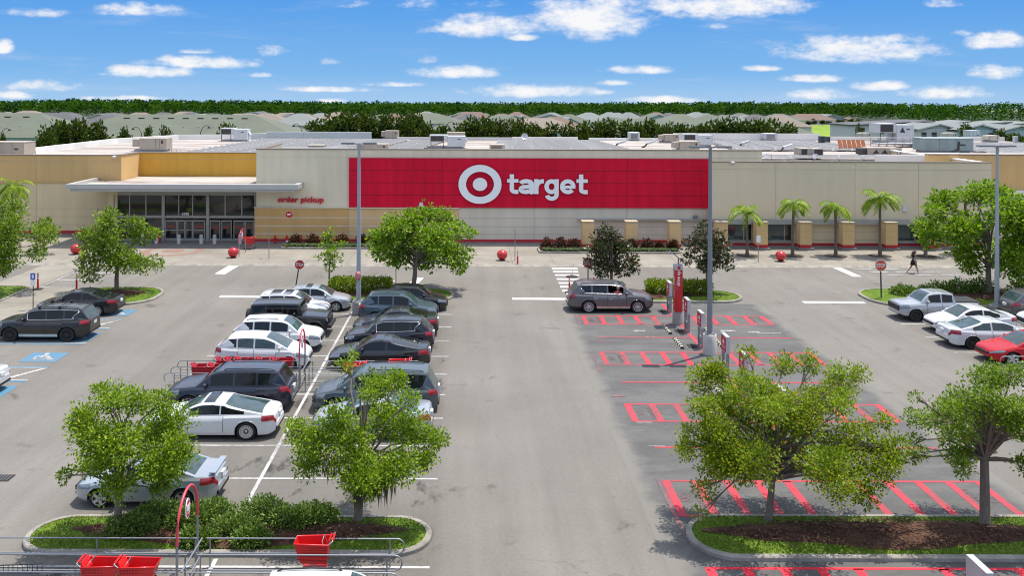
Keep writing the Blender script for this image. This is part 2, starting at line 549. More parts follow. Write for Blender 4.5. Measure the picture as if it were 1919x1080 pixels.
lines('accessible_white_line', wl, WHITE_LINE, .0125)
def wheelchair(x0, x1, y0, y1):
    b = MB()
    b.quad((x0, y0, .01), (x1, y0, .01), (x1, y1, .01), (x0, y1, .01), 0)
    cx, cy = (x0 + x1) / 2, (y0 + y1) / 2
    ringpoly(b, (cx - .12, cy - .02), .26, .36, .0135, 1, 20)
    b.quad((cx - .25, cy - .05, .015), (cx - .15, cy + .5, .015), (cx - .02, cy + .48, .015), (cx - .12, cy - .05, .015), 1)
    b.quad((cx - .15, cy - .02, .0155), (cx + .3, cy - .02, .0155), (cx + .3, cy + .08, .0155), (cx - .15, cy + .08, .0155), 1)
    b.quad((cx + .22, cy - .35, .016), (cx + .55, cy - .42, .016), (cx + .6, cy - .32, .016), (cx + .3, cy + .02, .016), 1)
    ringpoly(b, (cx - .12, cy + .58), .01, .11, .0165, 1, 12)
    return tag(b.build('accessible_parking_symbol', [BLUE_LINE, WHITE_LINE]), kind='structure')
for yc in (51.0, 46.0, 42.3, 37.4):
    wheelchair(-21.1, -19.35, yc - .75, yc + .75)
# drive-up bays
hat = []
def hatch(y0, y1, xa=6.2, xb=16.5, w=.13, mat_=RED_LINE, name='drive_up_hatch_marking'):
    r = [(xa, xb, y0 - .06, y0 + .06), (xa, xb, y1 - .06, y1 + .06)]
    n = 5
    for side in (0, 1):
        for k in range(n):
            x = xa + .1 + k * .98 if side == 0 else xb - .1 - k * .98
            sl = 0
            r.append([(x - w, y1), (x + w, y1), (x + w, y0), (x - w, y0)])
    return lines(name, r, mat_)
hatch(48.75, 50.6); hatch(41.45, 43.45); hatch(34.25, 36.15); hatch(26.55, 28.95)
hatch(21.7, 23.6, mat_=BRIGHT_RED_LINE)
lines('drive_up_bay_line', [(6.5, 16.5, y - .06, y + .06) for y in (46.1, 38.9, 31.7)] + [(11.3, 11.5, y0, y1) for y0, y1 in ((50.7, 53.5), (43.5, 48.7), (36.2, 41.4), (29, 34.2))], RED_LINE, .0118)
lines('faded_red_marking', [(5.85, 6.02, 48.7, 50.9), (5.75, 5.9, 40.4, 43.2), (5.9, 7.4, 45.2, 45.32), (6.0, 6.15, 25.2, 29.1), (5.8, 6.4, 37.0, 37.12)], FADED_RED, .013)
lines('worn_white_marking', [(6.3, 6.9, y - .05, y + .05) for y in (46.22, 34.1, 31.8)] + [(8.6, 9.2, 47.2, 47.5), (13.2, 14.0, 47.3, 47.55), (14.6, 15.2, 47.1, 47.3), (9.0, 9.5, 46.2, 46.28), (15, 16.3, 47.0, 47.08)], FADED_LINE, .0145)
def npark(x, y, rz):
    M = Matrix.Translation((x, y, .0122)) @ Matrix.Rotation(rz, 4, 'Z')
    o = text_mesh('NO', 'no_parking_marking', FADED_RED, None, ext=.0, M=M @ Matrix.Translation((0, .08, 0)), width=.6, height=.34)
    tag(o, kind='structure')
    o = text_mesh('PARKING', 'no_parking_marking', FADED_RED, None, ext=.0, M=M @ Matrix.Translation((0, -.42, 0)), width=1.3, height=.34)
    tag(o, kind='structure')
for yc in (49.7, 42.45, 35.2, 27.75):
    npark(6.9, yc, PI / 2); npark(15.85, yc, -PI / 2)
# stop lines, drive aisle dashes, crossings
def pxline(a, b_, w):
    A, B = gnd(*a), gnd(*b_)
    d = (B - A).normalized(); n = Vector((-d.y, d.x, 0)) * w / 2
    return [(A + n)[:2], (B + n)[:2], (B - n)[:2], (A - n)[:2]][::-1]
lines('stop_line', [pxline((412, 556), (536, 557), .55), pxline((960, 560.5), (1066, 561), .5), pxline((1505, 567), (1620, 567.5), .5),
                    pxline((0, 534), (50, 515), .7), pxline((412, 514), (448, 492.5), .75), pxline((1566, 501), (1607, 519), .6),
                    pxline((690, 525), (730, 523), .3), pxline((772, 535), (786, 521), .6), pxline((700, 529), (740, 527), .25)], STOP_LINE)
cw = []
for k in range(7):
    y = 57.7 + .98 * k
    cw.append((8.9 - .0 , 12.0 - .35, y, y + .5))
cwx = []
for yy in (503.5, 509.5, 516, 523.5, 531, 538, 545.5):
    A = gnd(1034 + (yy - 503) * .46, yy); B = gnd(1082 + (yy - 503) * .2, yy)
    cwx.append((A.x, B.x, A.y - .26, A.y + .26))
lines('crosswalk', cwx, STOP_LINE)
lad = [(-27.85, -24.6, y - .15, y + .15) for y in (57.7, 59.9, 62.2, 63.9)] + [(-27.9, -27.75, 57.5, 64.6), (-24.7, -24.55, 57.5, 64.6)]
lines('ladder_crosswalk', lad, FADED_LINE, .016)
lines('right_crosswalk', [(a, a + 1.3, y, y + .35) for y, a0 in ((64.4, 27.6), (63.3, 28.2), (62.2, 28.9)) for a in (a0, a0 + 1.9, a0 + 3.8)], FADED_LINE, .016)
# ---------------------------------------------------------------- islands
def stadium(x0, x1, y0, y1, r, n=10):
    pts = []
    for cx, cy, a0 in ((x1 - r, y1 - r, 0), (x0 + r, y1 - r, 90), (x0 + r, y0 + r, 180), (x1 - r, y0 + r, 270)):
        for k in range(n + 1):
            a = R(a0 + 90 * k / n)
            pts.append((cx + r * math.cos(a), cy + r * math.sin(a)))
    return pts
def inset(x0, x1, y0, y1, r, d):
    return stadium(x0 + d, x1 - d, y0 + d, y1 - d, max(r - d, .05))
LEAFSRC = {}
BLADE = grass_mat('grass_blade', (.075, .15, .012), (.17, .24, .025), 1.3)
def inside(poly, x, y):
    c = False; j = len(poly) - 1
    for i in range(len(poly)):
        if (poly[i][1] > y) != (poly[j][1] > y) and x < (poly[j][0] - poly[i][0]) * (y - poly[i][1]) / (poly[j][1] - poly[i][1]) + poly[i][0]:
            c = not c
        j = i
    return c
def island(x0, x1, y0, y1, r, mulch=None, blades=0, h=.13):
    o_, i_ = stadium(x0, x1, y0, y1, r), inset(x0, x1, y0, y1, r, .17)
    n = len(o_)
    b = MB()
    vs = [(p[0], p[1], -.02) for p in o_] + [(p[0] * .999 + .001 * q[0], p[1] * .999 + .001 * q[1], h - .03) for p, q in zip(o_, i_)] + \
         [(p[0] * .8 + .2 * q[0], p[1] * .8 + .2 * q[1], h) for p, q in zip(o_, i_)] + [(q[0], q[1], h) for q in i_] + [(q[0], q[1], -.02) for q in i_]
    for L in range(4):
        b.add(vs, [(L * n + k, L * n + (k + 1) % n, (L + 1) * n + (k + 1) % n, (L + 1) * n + k) for k in range(n)], 0)
    tag(b.build('kerb', KERB), kind='structure')
    b = MB()
    cx, cy = (x0 + x1) / 2, (y0 + y1) / 2
    rings = 5
    vs = []
    for L in range(rings):
        t = L / rings
        for q in i_:
            vs.append((q[0] * (1 - t) + cx * t, q[1] * (1 - t) + cy * t, h - .02 + .10 * math.sin(t * PI / 2)))
    m = len(i_)
    fs = [(L * m + k, L * m + (k + 1) % m, (L + 1) * m + (k + 1) % m, (L + 1) * m + k) for L in range(rings - 1) for k in range(m)]
    fs.append(tuple((rings - 1) * m + k for k in range(m)))
    b.add(vs, fs, 0, True)
    rnd = random.Random(int(x0 * 10 + y0))
    mx = None
    if mulch: mx = mulch
    nb = 0
    while nb < blades:
        x, y = rnd.uniform(x0, x1), rnd.uniform(y0, y1)
        if not inside(i_, x, y): continue
        if mx and ((x - mx[0]) / mx[2]) ** 2 + ((y - mx[1]) / mx[3]) ** 2 < rnd.uniform(.75, 1.1): 
            nb += .2; continue
        nb += 1
        a = rnd.uniform(0, 2 * PI); s_ = rnd.uniform(.03, .07); w = .012
        t = 1 - max(abs(x - cx) / (x1 - x0) * 2, abs(y - cy) / (y1 - y0) * 2)
        z = h - .03 + .10 * math.sin(max(0, t) * PI / 2)
        c, s = math.cos(a), math.sin(a)
        b.add([(x - w * s, y + w * c, z), (x + w * s, y - w * c, z), (x + c * s_ * .6, y + s * s_ * .6, z + s_)], [(0, 1, 2)], 1)
    tag(b.build('grass', [GRASS, BLADE]), kind='stuff', cat='grass')
    if mx:
        b = MB()
        n = 40
        vs = []
        for L in range(4):
            t = 1 - L / 4
            for k in range(n):
                a = 2 * PI * k / n
                e = 1 + .10 * math.sin(3 * a + x0) + .06 * math.sin(7 * a)
                vs.append((mx[0] + mx[2] * t * e * math.cos(a), mx[1] + mx[3] * t * e * math.sin(a), h + .075 + .10 * math.sin((1 - t) * PI / 2) - (.055 if L == 0 else 0)))
        fs = [(L * n + k, L * n + (k + 1) % n, (L + 1) * n + (k + 1) % n, (L + 1) * n + k) for L in range(3) for k in range(n)] + [tuple(3 * n + k for k in range(n))]
        b.add(vs, fs, 0, True)
        if blades:
            for k in range(1500):
                a = rnd.uniform(0, 2 * PI); q = math.sqrt(rnd.random())
                x, y = mx[0] + mx[2] * q * math.cos(a), mx[1] + mx[3] * q * math.sin(a)
                z = h + .085 + .10 * math.sin((1 - q) * PI / 2)
                b.box((x, y, z), (rnd.uniform(.04, .12), rnd.uniform(.015, .035), .012), 0 if rnd.random() < .8 else 1, rz=rnd.uniform(0, PI), rx=rnd.uniform(-.4, .4))
        tag(b.build('bark_mulch', [MULCH, LITTER]), kind='stuff', cat='mulch')
island(-12.5, -1.1, 24.1, 26.3, 1.08, (-6.6, 25.2, 4.4, .78), 7000)
island(6.1, 17.4, 23.95, 26.45, 1.2, (11.7, 25.2, 4.7, .78), 8000)
island(-24.7, -19.2, 52.7, 57.4, 1.9, (-21.9, 55.2, 1.6, .9), 2500)
island(-12.6, -1.1, 53.6, 57.3, 1.7, (-6.8, 55.4, 4.3, .8), 1500)
island(6.2, 16.7, 53.75, 57.0, 1.6, (10.9, 55.4, 3.9, 1.05), 2500)
island(24.2, 42, 52.8, 57.6, 2.0, (34.6, 55.2, 5.9, 1.6), 2500)
island(-46, -28.15, 49.5, 57.6, .9, (-37, 53.5, 7.3, 2.0), 2500)
# storm drain
b = MB()
c = gnd(8, 897)
b.bb(c.x - .55, c.x + .25, c.y - .25, c.y + .25, .0, .012, 0)
for k in range(7):
    b.bb(c.x - .5 + k * .105, c.x - .45 + k * .105, c.y - .22, c.y + .22, .012, .02, 1)
tag(b.build('storm_drain', [mat('drain_void', (.015, .015, .015), .9), mat('cast_iron', (.07, .07, .065), .7)]), 'slotted iron storm drain set in the asphalt at the left edge', 'drain')
# ---------------------------------------------------------------- the store
def wall_mat(name, col, var=.06, streak=.10):
    m, N, p = newmat(name)
    pos = N.n('ShaderNodeNewGeometry').outputs['Position']
    n1 = N.noise(pos, .25, 4, .55)
    st = N.noise(N.vscale(pos, (1.6, 1.6, .12)), 1.0, 5, .65)
    fine = N.noise(pos, 14, 3, .7)
    f = N.m('MULTIPLY', N.ramp(n1, .25, .75, 1 - var, 1 + var, False), N.ramp(st, .3, .75, 1 + streak * .5, 1 - streak, False))
    f = N.m('MULTIPLY', f, N.ramp(fine, .25, .75, .97, 1.03, False))
    vv = N.n('ShaderNodeVectorMath', operation='SCALE'); vv.inputs[0].default_value = col; N.l(f, vv.inputs['Scale'])
    N.l(vv.outputs[0], p.inputs['Base Color'])
    p.inputs['Roughness'].default_value = .85
    p.inputs['Specular IOR Level'].default_value = .25
    return m
STUC = wall_mat('pale_stucco', (.73, .645, .47))
STUC_R = wall_mat('beige_stucco', (.69, .575, .395), .05, .06)
STUC_L = wall_mat('warm_stucco', (.66, .53, .32))
ORANGE = wall_mat('ochre_stucco', (.62, .405, .17))
ORANGE_D = wall_mat('deep_ochre_stucco', (.62, .34, .055))
TAN = wall_mat('tan_panel', (.60, .37, .145))
TAN_L = wall_mat('light_tan_panel', (.66, .45, .22))
GREIGE = wall_mat('greige_panel', (.64, .575, .455))
REDP = wall_mat('red_wall_panel', (.66, .006, .034), .06, .22)
REDS = mat('red_base_paint', (.45, .02, .025), .7, var=.15, vs=.6)
TRIM = mat('dark_bronze_coping', (.16, .13, .10), .6)
TRIM_W = mat('white_membrane', (.74, .72, .67), .8, var=.08, vs=.3)
PLINTH = mat('plinth_concrete', (.2, .195, .18), .9, var=.2, vs=.6)
WJ = mat('wall_joint', (.46, .38, .26), .9)
WJ_L = mat('light_reveal', (.68, .6, .46), .9)
RJ = mat('red_joint', (.25, .004, .014), .9)
def roof_mat():
    m, N, p = newmat('roof_membrane')
    pos = N.n('ShaderNodeNewGeometry').outputs['Position']
    n1 = N.noise(N.vscale(pos, (.06, .3, 1)), 1.0, 6, .65, .6)
    n2 = N.noise(pos, .5, 5, .6)
    c = N.mix(N.ramp(n1, .35, .62), (.22, .175, .145), (.43, .385, .34))
    f = N.ramp(n2, .25, .75, .85, 1.12, False)
    vv = N.n('ShaderNodeVectorMath', operation='SCALE'); N.l(c, vv.inputs[0]); N.l(f, vv.inputs['Scale'])
    N.l(vv.outputs[0], p.inputs['Base Color']); p.inputs['Roughness'].default_value = .85
    return m
ROOF = roof_mat()
GLASS = mat('store_glass', (.012, .014, .016), .04, var=.3, vs=.4, spec=.7)
GLASS2 = mat('shop_window_glass', (.02, .045, .05), .05, var=.3, vs=.5, spec=.7)
ALU = mat('entrance_frame', (.33, .31, .27), .5, .2, var=.08)
CANO = mat('canopy_metal', (.49, .48, .445), .45, .25, var=.06)
SIGNW = mat('sign_face_white', (.86, .87, .85), .5, var=.03)
SIGNE = mat('sign_edge_grey', (.3, .32, .32), .5)
LRED = mat('sign_letter_red', (.62, .008, .018), .5)
yF, yR, yL, yC, yE = 74.8, 73.3, 78.4, 82.7, 75.5
st = empty('store_building', (0, 75, 0), label='long beige and red retail store with flat roof and covered glass entrance', cat='store')
def SP(name, b, mats, parent=None):
    """a part of the store, given in world coordinates"""
    o = b.build(name, mats, parent or st)
    if parent is None:
        o.location = (0, -75, 0)
    return o
b = MB()                                       # outer walls
b.bb(-18.05, 24.26, yF, yF + .5, 0, 7.9, 0)
b.bb(-18.05, -17.6, yF + .5, yC, 0, 7.9, 0)
b.bb(23.85, 24.26, yF + .5, 83, 0, 7.3, 0)
b.bb(19.6, 42.6, yR, yR + .5, 2.4, 7.06, 1)
b.bb(42.15, 42.6, yR + .5, 95, 0, 7.0, 1)
b.bb(-62, -30.75, yL, yL + .5, 0, 4.75, 2)
b.bb(-62, -30.75, yL - .03, yL + .5, 4.8, 7.1, 3)
b.bb(-31.25, -30.75, yL + .5, yC, 0, 7.1, 3)
b.bb(-30.75, -18.05, yC, yC + .5, 3, 7.06, 4)
b.bb(-30.75, -29.95, yE, yL - .002, 0, 4.6, 2)
SP('wall', b, [STUC, STUC_R, STUC_L, ORANGE, ORANGE_D])
b = MB(); b.bb(-62, -30.7, yL - .07, yL - .001, 4.66, 4.8, 0); SP('trim_band', b, mat('ochre_trim', (.5, .34, .13), .8))
# lower cladding of the main front
b = MB(); b.bb(-18.15, -10.35, yF - .12, yF - .002, .42, 3.0, 0); b.bb(-10.32, -1.1, yF - .08, yF - .002, .42, 3.0, 1); b.bb(-1.08, 19.62, yF - .05, yF - .002, .42, 3.0, 2)
SP('lower_cladding', b, [TAN, TAN_L, GREIGE])
b = MB(); b.bb(19.6, 42.6, yR + .06, yR + .45, .42, 2.0, 0); SP('lower_wall', b, STUC_R)
b = MB()
for z in (2.2, 1.5, .86):
    b.bb(-18.16, -10.34, yF - .135, yF - .12, z - .035, z + .035, 0)
    b.bb(-10.33, -1.09, yF - .095, yF - .08, z - .03, z + .03, 0)
    b.bb(-1.08, 19.6, yF - .062, yF - .05, z - .02, z + .012, 1)
    b.bb(19.62, 42.6, yR + .047, yR + .06, z - .02 - .18, z + .012 - .18, 1)
b.bb(-18.2, -1.05, yF - .2, yF - .002, 3.005, 3.08, 0)
for x in (-2.3, 5.2, 12.9):
    b.bb(x, x + .03, yF - .063, yF - .05, .42, 3.0, 1)
b.bb(-10.35, -10.32, yF - .14, yF, .42, 3.0, 1)
for x in (24.9, 31.4, 36.6):
    b.bb(x, x + .03, yR - .01, yR, 2.4, 7.0, 1)
for x in (-54, -45.6, -38.2):
    b.bb(x, x + .03, yL - .012, yL, 0.4, 4.6, 1); b.bb(x, x + .03, yL - .042, yL - .03, 4.85, 6.95, 1)
for z in (1.0, 1.7, 2.4):
    b.bb(-62, -30.8, yL - .01, yL, z, z + .03, 1)
b.bb(-18.0, 24.2, yF - .006, yF, 7.27, 7.285, 1)
b.bb(-62, -30.8, yL - .04, yL - .03, 6.55, 6.58, 1); b.bb(-30.7, -18.1, yC - .012, yC, 6.5, 6.53, 1)
b.bb(19.7, 42.5, yR - .01, yR, 6.45, 6.475, 1)
SP('panel_joint', b, [WJ_L, WJ])
b = MB(); b.bb(-18.2, 19.6, yF - .14, yF - .001, .2, .42, 0); b.bb(19.6, 42.62, yR + .03, yR + .45, .2, .42, 0); b.bb(-62, -30.75, yL - .05, yL, .25, .5, 0)
SP('red_base_stripe', b, REDS)
b = MB(); b.bb(-18.2, 19.6, yF - .3, yF, 0, .2, 0); b.bb(19.6, 42.7, yR - .5, yR + .45, 0, .2, 0); b.bb(-62, -30.75, yL - .15, yL, 0, .25, 0)
SP('plinth', b, PLINTH)
b = MB()
b.bb(-18.12, 24.32, yF - .06, yF + .56, 7.9, 7.96, 0); b.bb(-18.12, -17.5, yF + .56, yC, 7.9, 7.96, 0); b.bb(19.55, 42.66, yR - .06, yR + .56, 7.06, 7.12, 0); b.bb(42.05, 42.66, yR + .56, 95, 7.0, 7.07, 1)
b.bb(-62, -30.7, yL - .09, yL + .55, 7.1, 7.15, 0); b.bb(-31.3, -30.69, yL + .55, yC, 7.1, 7.15, 0); b.bb(-30.69, -18.12, yC - .06, yC + .55, 7.06, 7.12, 0)
b.bb(23.8, 24.3, yF + .56, 83, 7.3, 7.36, 0)
SP('coping', b, [TRIM, TRIM_W])
b = MB(); b.bb(8.85, 19.56, yF - .5, yF - .06, 2.1, 2.2, 0); b.bb(19.56, 42.7, yR - .35, yR + .45, 2.0, 2.4, 0); SP('window_ledge', b, mat('grey_ledge', (.34, .33, .3), .6, .1))
# red sign wall
b = MB(); b.bb(-10.27, 19.74, yF - .2, yF - .001, 3.1, 7.22, 0)
pan = SP('red_panel', b, [REDP])
b = MB()
for z in (4.13, 5.16, 6.19): b.bb(-10.27, 19.74, yF - .212, yF - .2, z - .018, z + .018, 0)
for x in (-2.48, 5.27, 12.97): b.bb(x - .015, x + .015, yF - .214, yF - .2, 3.1, 7.22, 0)
b.build('panel_seam', RJ, pan)
b = MB(); b.bb(-10.3, 19.77, yF - .24, yF - .001, 7.222, 7.27, 0); b.build('panel_cap', mat('pink_cap', (.55, .25, .25), .6), pan)
# emblem and lettering
z0 = 12.5 - (345.5 - .1 - 178) * (yF - .35) / F
xc = (900 - VX) * (yF - .35) / F
emb = empty('emblem', (0, 0, 0)); emb.parent = st; emb.location = (xc, yF - .22 - 75, z0)
def disc(r0, r1, d, sx=1.0, sz=.905, n=48, M=None):
    b = MB(); vs = []
    for k in range(n):
        a = 2 * PI * k / n; c, s = math.cos(a) * sx, math.sin(a) * sz
        vs += [(r0 * c, 0, r0 * s), (r1 * c, 0, r1 * s), (r1 * c, -d, r1 * s), (r0 * c, -d, r0 * s)]
    for k in range(n):
        j = (k + 1) % n
        for q in range(4):
            b.add([vs[4 * k + q], vs[4 * j + q], vs[4 * j + (q + 1) % 4], vs[4 * k + (q + 1) % 4]], [(3, 2, 1, 0)], 0 if q == 2 else 1)
    return b
disc(1.165, 1.79, .18).build('ring', [SIGNW, SIGNE], emb)
disc(.005, .60, .18).build('dot', [SIGNW, SIGNE], emb)
TXM = lambda x, y, z: Matrix.Translation((x, y, z)) @ FACE_CAM
def px_(x, Y): return (x - VX) * Y / F
def stroke_letters(parent, name, m, x0, z0, xh, y, sw, depth=.1):
    """lower-case bold grotesque lettering 'target' drawn as stroked ribbons; xh = x-height; text starts at x0, baseline z0"""
    b = MB(); cnt = [0]
    def rib(pts, w=None):
        w = w or sw
        P2 = [Vector((p[0], p[1])) for p in pts]; n = len(P2); L_, R_ = [], []
        for i in range(n):
            t = (P2[min(i + 1, n - 1)] - P2[max(i - 1, 0)]).normalized(); nn = Vector((-t.y, t.x)) * w / 2
            L_.append(P2[i] + nn); R_.append(P2[i] - nn)
        d = cnt[0] * .0025; cnt[0] += 1
        for i in range(n - 1):
            q = [L_[i], L_[i + 1], R_[i + 1], R_[i]]
            f = [(p.x, y - depth - d, p.y) for p in q]; k = [(p.x, y + d * .1, p.y) for p in q]
            b.add(f, [(0, 1, 2, 3)], 0)
            b.add(f + k, [(0, 4, 5, 1), (2, 6, 7, 3)] + ([(0, 3, 7, 4)] if i == 0 else []) + ([(1, 5, 6, 2)] if i == n - 2 else []), 1)
    def arc(cx, cz, rx, rz, a0, a1, n=18):
        return [(cx + rx * math.cos(R(a0 + (a1 - a0) * i / n)), cz + rz * math.sin(R(a0 + (a1 - a0) * i / n))) for i in range(n + 1)]
    h = sw / 2
    def t_(x):
        rib([(x + .30 * xh, z0 + 1.32 * xh), (x + .30 * xh, z0 + .34 * xh)] + arc(x + .30 * xh + .26 * xh, z0 + .30 * xh, .26 * xh, .30 * xh - h, 180, 268, 8) + [(x + .72 * xh, z0 + h)])
        rib([(x, z0 + xh - h * .85), (x + .72 * xh, z0 + xh - h * .85)], sw * .85)
        return .76 * xh
    def a_(x):
        rib(arc(x + .46 * xh, z0 + .66 * xh, .36 * xh, .34 * xh - h, 165, 60, 10) + arc(x + .56 * xh, z0 + .64 * xh, .27 * xh, .36 * xh - h, 55, 0, 6) + [(x + .83 * xh, z0 + .3 * xh), (x + .83 * xh, z0 + .14 * xh), (x + .88 * xh, z0)])
        rib([(x + .80 * xh, z0 + .60 * xh)] + arc(x + .42 * xh, z0 + .31 * xh, .31 * xh, .31 * xh - h, 70, 270, 14) + arc(x + .44 * xh, z0 + .34 * xh, .37 * xh, .34 * xh - h, 272, 350, 8))
        return .98 * xh
    def r_(x):
        rib([(x + h, z0), (x + h, z0 + xh)])
        rib([(x + h, z0 + .48 * xh)] + arc(x + h + .42 * xh, z0 + .46 * xh, .40 * xh, .54 * xh - h, 165, 95, 8) + [(x + .62 * xh, z0 + xh - h)])
        return .66 * xh
    def g_(x):
        c = arc(x + .46 * xh, z0 + .50 * xh, .46 * xh - h, .50 * xh - h, 0, 360, 30); rib(c)
        rib([(x + .92 * xh - h, z0 + xh), (x + .92 * xh - h, z0 + .0)] + arc(x + .47 * xh, z0 - .02 * xh, .45 * xh - h, .36 * xh - h * .5, 0, -165, 16))
        return 1.0 * xh
    def e_(x):
        rib(arc(x + .5 * xh, z0 + .5 * xh, .5 * xh - h, .5 * xh - h, 0, 322, 30))
        rib([(x + h * 1.5, z0 + .47 * xh), (x + xh - h * .1, z0 + .47 * xh)], sw * .75)
        return 1.06 * xh
    x = x0
    for ch in 'target':
        x += {'t': t_, 'a': a_, 'r': r_, 'g': g_, 'e': e_}[ch](x)
    return b, x - x0
W1 = (1102.5 - 950.5) * (yF - .35) / F
_, wt_ = stroke_letters(None, '', None, 0, 0, 1.0, 0, .27)
xh_ = W1 / wt_
zb_ = 12.5 - (363.3 - 178) * (yF - .35) / F
lb, _ = stroke_letters(st, '', None, px_(951.0, yF - .35), zb_, xh_, yF - .22 - 75, .275 * xh_)
# letters are drawn to the photograph's height
zs_ = (363.3 - 335.5) * (yF - .35) / F / xh_
lb.v = [(v_[0], v_[1], zb_ + (v_[2] - zb_) * zs_) for v_ in lb.v]
lb.build('sign_lettering', [SIGNW, SIGNE], st)
tx = text_mesh('order pickup', 'pickup_lettering', LRED, st, off=.022, ext=.06, M=TXM((564 - VX) * (yF - .1) / F, yF - .12 - 75, 12.5 - (382.4 + .9 - 178) * (yF - .1) / F), width=86 * yF / F, height=13.5 * yF / F)
# red round bracket sign with white arrow bag
pk = empty('round_wall_sign', (0, 0, 0)); pk.parent = st; pk.location = ((543 - VX) * .0446, yF - .135 - 75, 12.5 - (403 - 178) * .0446)
disc(.0, .28, .06, 1, .9, 20).build('sign_disc', [LRED, SIGNW], pk)
bb_ = MB(); bb_.bb(-.17, .1, -.075, -.062, -.04, .06); bb_.bb(-.1, .17, -.074, -.062, .0, .08); bb_.build('sign_symbol', SIGNW, pk)
# entrance
def px_(x, Y): return (x - VX) * Y / F
def pz_(x, y, Y): return H - (y - VY - (x - VX) * ROLL) * Y / F
Ye = yE
ent = empty('entrance', (0, 0, 0)); ent.parent = st; ent.location = (0, Ye - 75, 0)
fr = MB(); gl = []; 
X0, X1 = -29.95, -18.06
fr.bb(X0, X1, .0, .25, 2.02, 2.24, 0); fr.bb(X0, X1, .0, .3, 3.95, 4.6, 0); fr.bb(X0, X1, .02, .25, .1, .24, 0)
for xa, xb in ((213.8, 215.5), (304, 309.5), (387, 393), (477.5, 480)):
    fr.bb(px_(xa, Ye), px_(xb, Ye), -.06, .25, .1, 3.95, 0)
for x in (243.5, 274, 335.5, 361.5, 422.5, 453.7):
    fr.bb(px_(x, Ye) - .045, px_(x, Ye) + .045, .0, .2, 2.24, 3.95, 0)
fr.build('entrance_frame', ALU, ent)
wins = [(215.5, 243.5), (243.5, 274), (274, 304), (309.5, 335.5), (335.5, 361.5), (361.5, 387), (393, 422.5), (422.5, 453.7), (453.7, 477.5)]
for i, (a, c) in enumerate(wins):
    b = MB(); b.bb(px_(a, Ye) + .04, px_(c, Ye) - .04, .08, .12, 2.25, 3.94); b.build('window', GLASS, ent)
for (a, c) in ((216, 245), (245, 275), (275, 304)):
    b = MB(); b.bb(px_(a, Ye) + .08, px_(c, Ye) - .08, .08, .12, .3, 1.95); b.build('window', GLASS, ent)
doors = [(310, 333), (333.5, 347.5), (348.5, 361.8), (362, 385), (394, 413.6), (415.6, 435), (438.5, 459), (460, 476.5)]
DEC = mat('red_door_decal', (.5, .02, .03), .5)
for i, (a, c) in enumerate(doors):
    xa, xc_ = px_(a, Ye), px_(c, Ye)
    b = MB(); w = .07
    b.bb(xa, xa + w, -.02, .05, .13, 1.85); b.bb(xc_ - w, xc_, -.02, .05, .13, 1.85); b.bb(xa + w, xc_ - w, -.02, .05, 1.75, 1.85); b.bb(xa + w, xc_ - w, -.02, .05, .13, .32)
    if i < 4: b.bb(xa + w, xc_ - w, -.015, .045, .96, 1.04)
    d = b.build('door', ALU, ent)
    b = MB(); b.bb(xa + w, xc_ - w, .012, .03, .32, 1.75); b.build('door_glass', GLASS, d)
    if i not in (1, 2):
        b = MB(); b.bb(xa + w + .1, xc_ - w - .1, .0, .011, 1.2 if i > 3 else 1.28, 1.28 if i > 3 else 1.36); b.build('door_decal', DEC, d)
text_mesh('4795', 'street_number', SIGNW, ent, off=.015, ext=.01, M=TXM(px_(347.5, Ye), .055, pz_(347, 404.2, Ye)), width=.62, height=.23)
b = MB()
for x in (328, 366, 436): b.bb(px_(x, Ye) - .13, px_(x, Ye) + .13, -.06, -.001, 1.9, 1.97)
b.build('door_sensor', mat('black_plastic', (.015, .015, .016), .5), ent)
b = MB()
cz = 4.66
b.bb(-33.0, -14.1, 72.6, 73.1, cz + .12, cz + .50, 0)          # front fascia
b.bb(-33.0, -32.6, 73.1, yL - .1, cz + .12, cz + .50, 0); b.bb(-14.5, -14.1, 73.1, yF - .002, cz + .12, cz + .50, 0)
b.bb(-32.6, -14.5, 73.1, yF - .002, cz + .14, cz + .24, 1)
b.bb(-30.7, -18.2, yF - .002, yC, cz + .14, cz + .24, 1)
b.bb(-32.6, -30.75, yF - .002, yL - .1, cz + .14, cz + .24, 1)
b.bb(-32.75, -14.4, 72.85, yF - .001, cz - .12, cz + .12, 0)
SP('canopy', b, [CANO, ROOF])
b = MB(); b.bb(-30.7, -18.2, yE - .6, yE + .3, 4.42, cz - .13, 0); SP('canopy_soffit', b, CANO)
# right wing windows
wf = []
for (xa, xb) in ((1357, 1409), (1437, 1484), (1683, 1728)):
    X0_, X1_ = px_(xa, yR), px_(xb, yR)
    fw = MB(); fw.bb(X0_ - .04, X1_ + .04, yR - .02, yR + .4, .42, .66); fw.bb(X0_ - .04, X0_ + .04, yR - .02, yR + .4, .66, 2.0); fw.bb(X1_ - .04, X1_ + .04, yR - .02, yR + .4, .66, 2.0)
    xm = X0_ + (X1_ - X0_) * .72; fw.bb(xm - .05, xm + .05, yR - .02, yR + .4, .66, 2.0)
    wo = SP('shop_window', fw, mat('window_frame_grey', (.3, .28, .25), .6))
    g = MB(); g.bb(X0_ + .04, xm - .05, yR + .0, yR + .03, .66, 2.0); g.bb(xm + .05, X1_ - .04, yR + .0, yR + .03, .66, 2.0, 1)
    g.build('pane', [GLASS2, GLASS], wo)
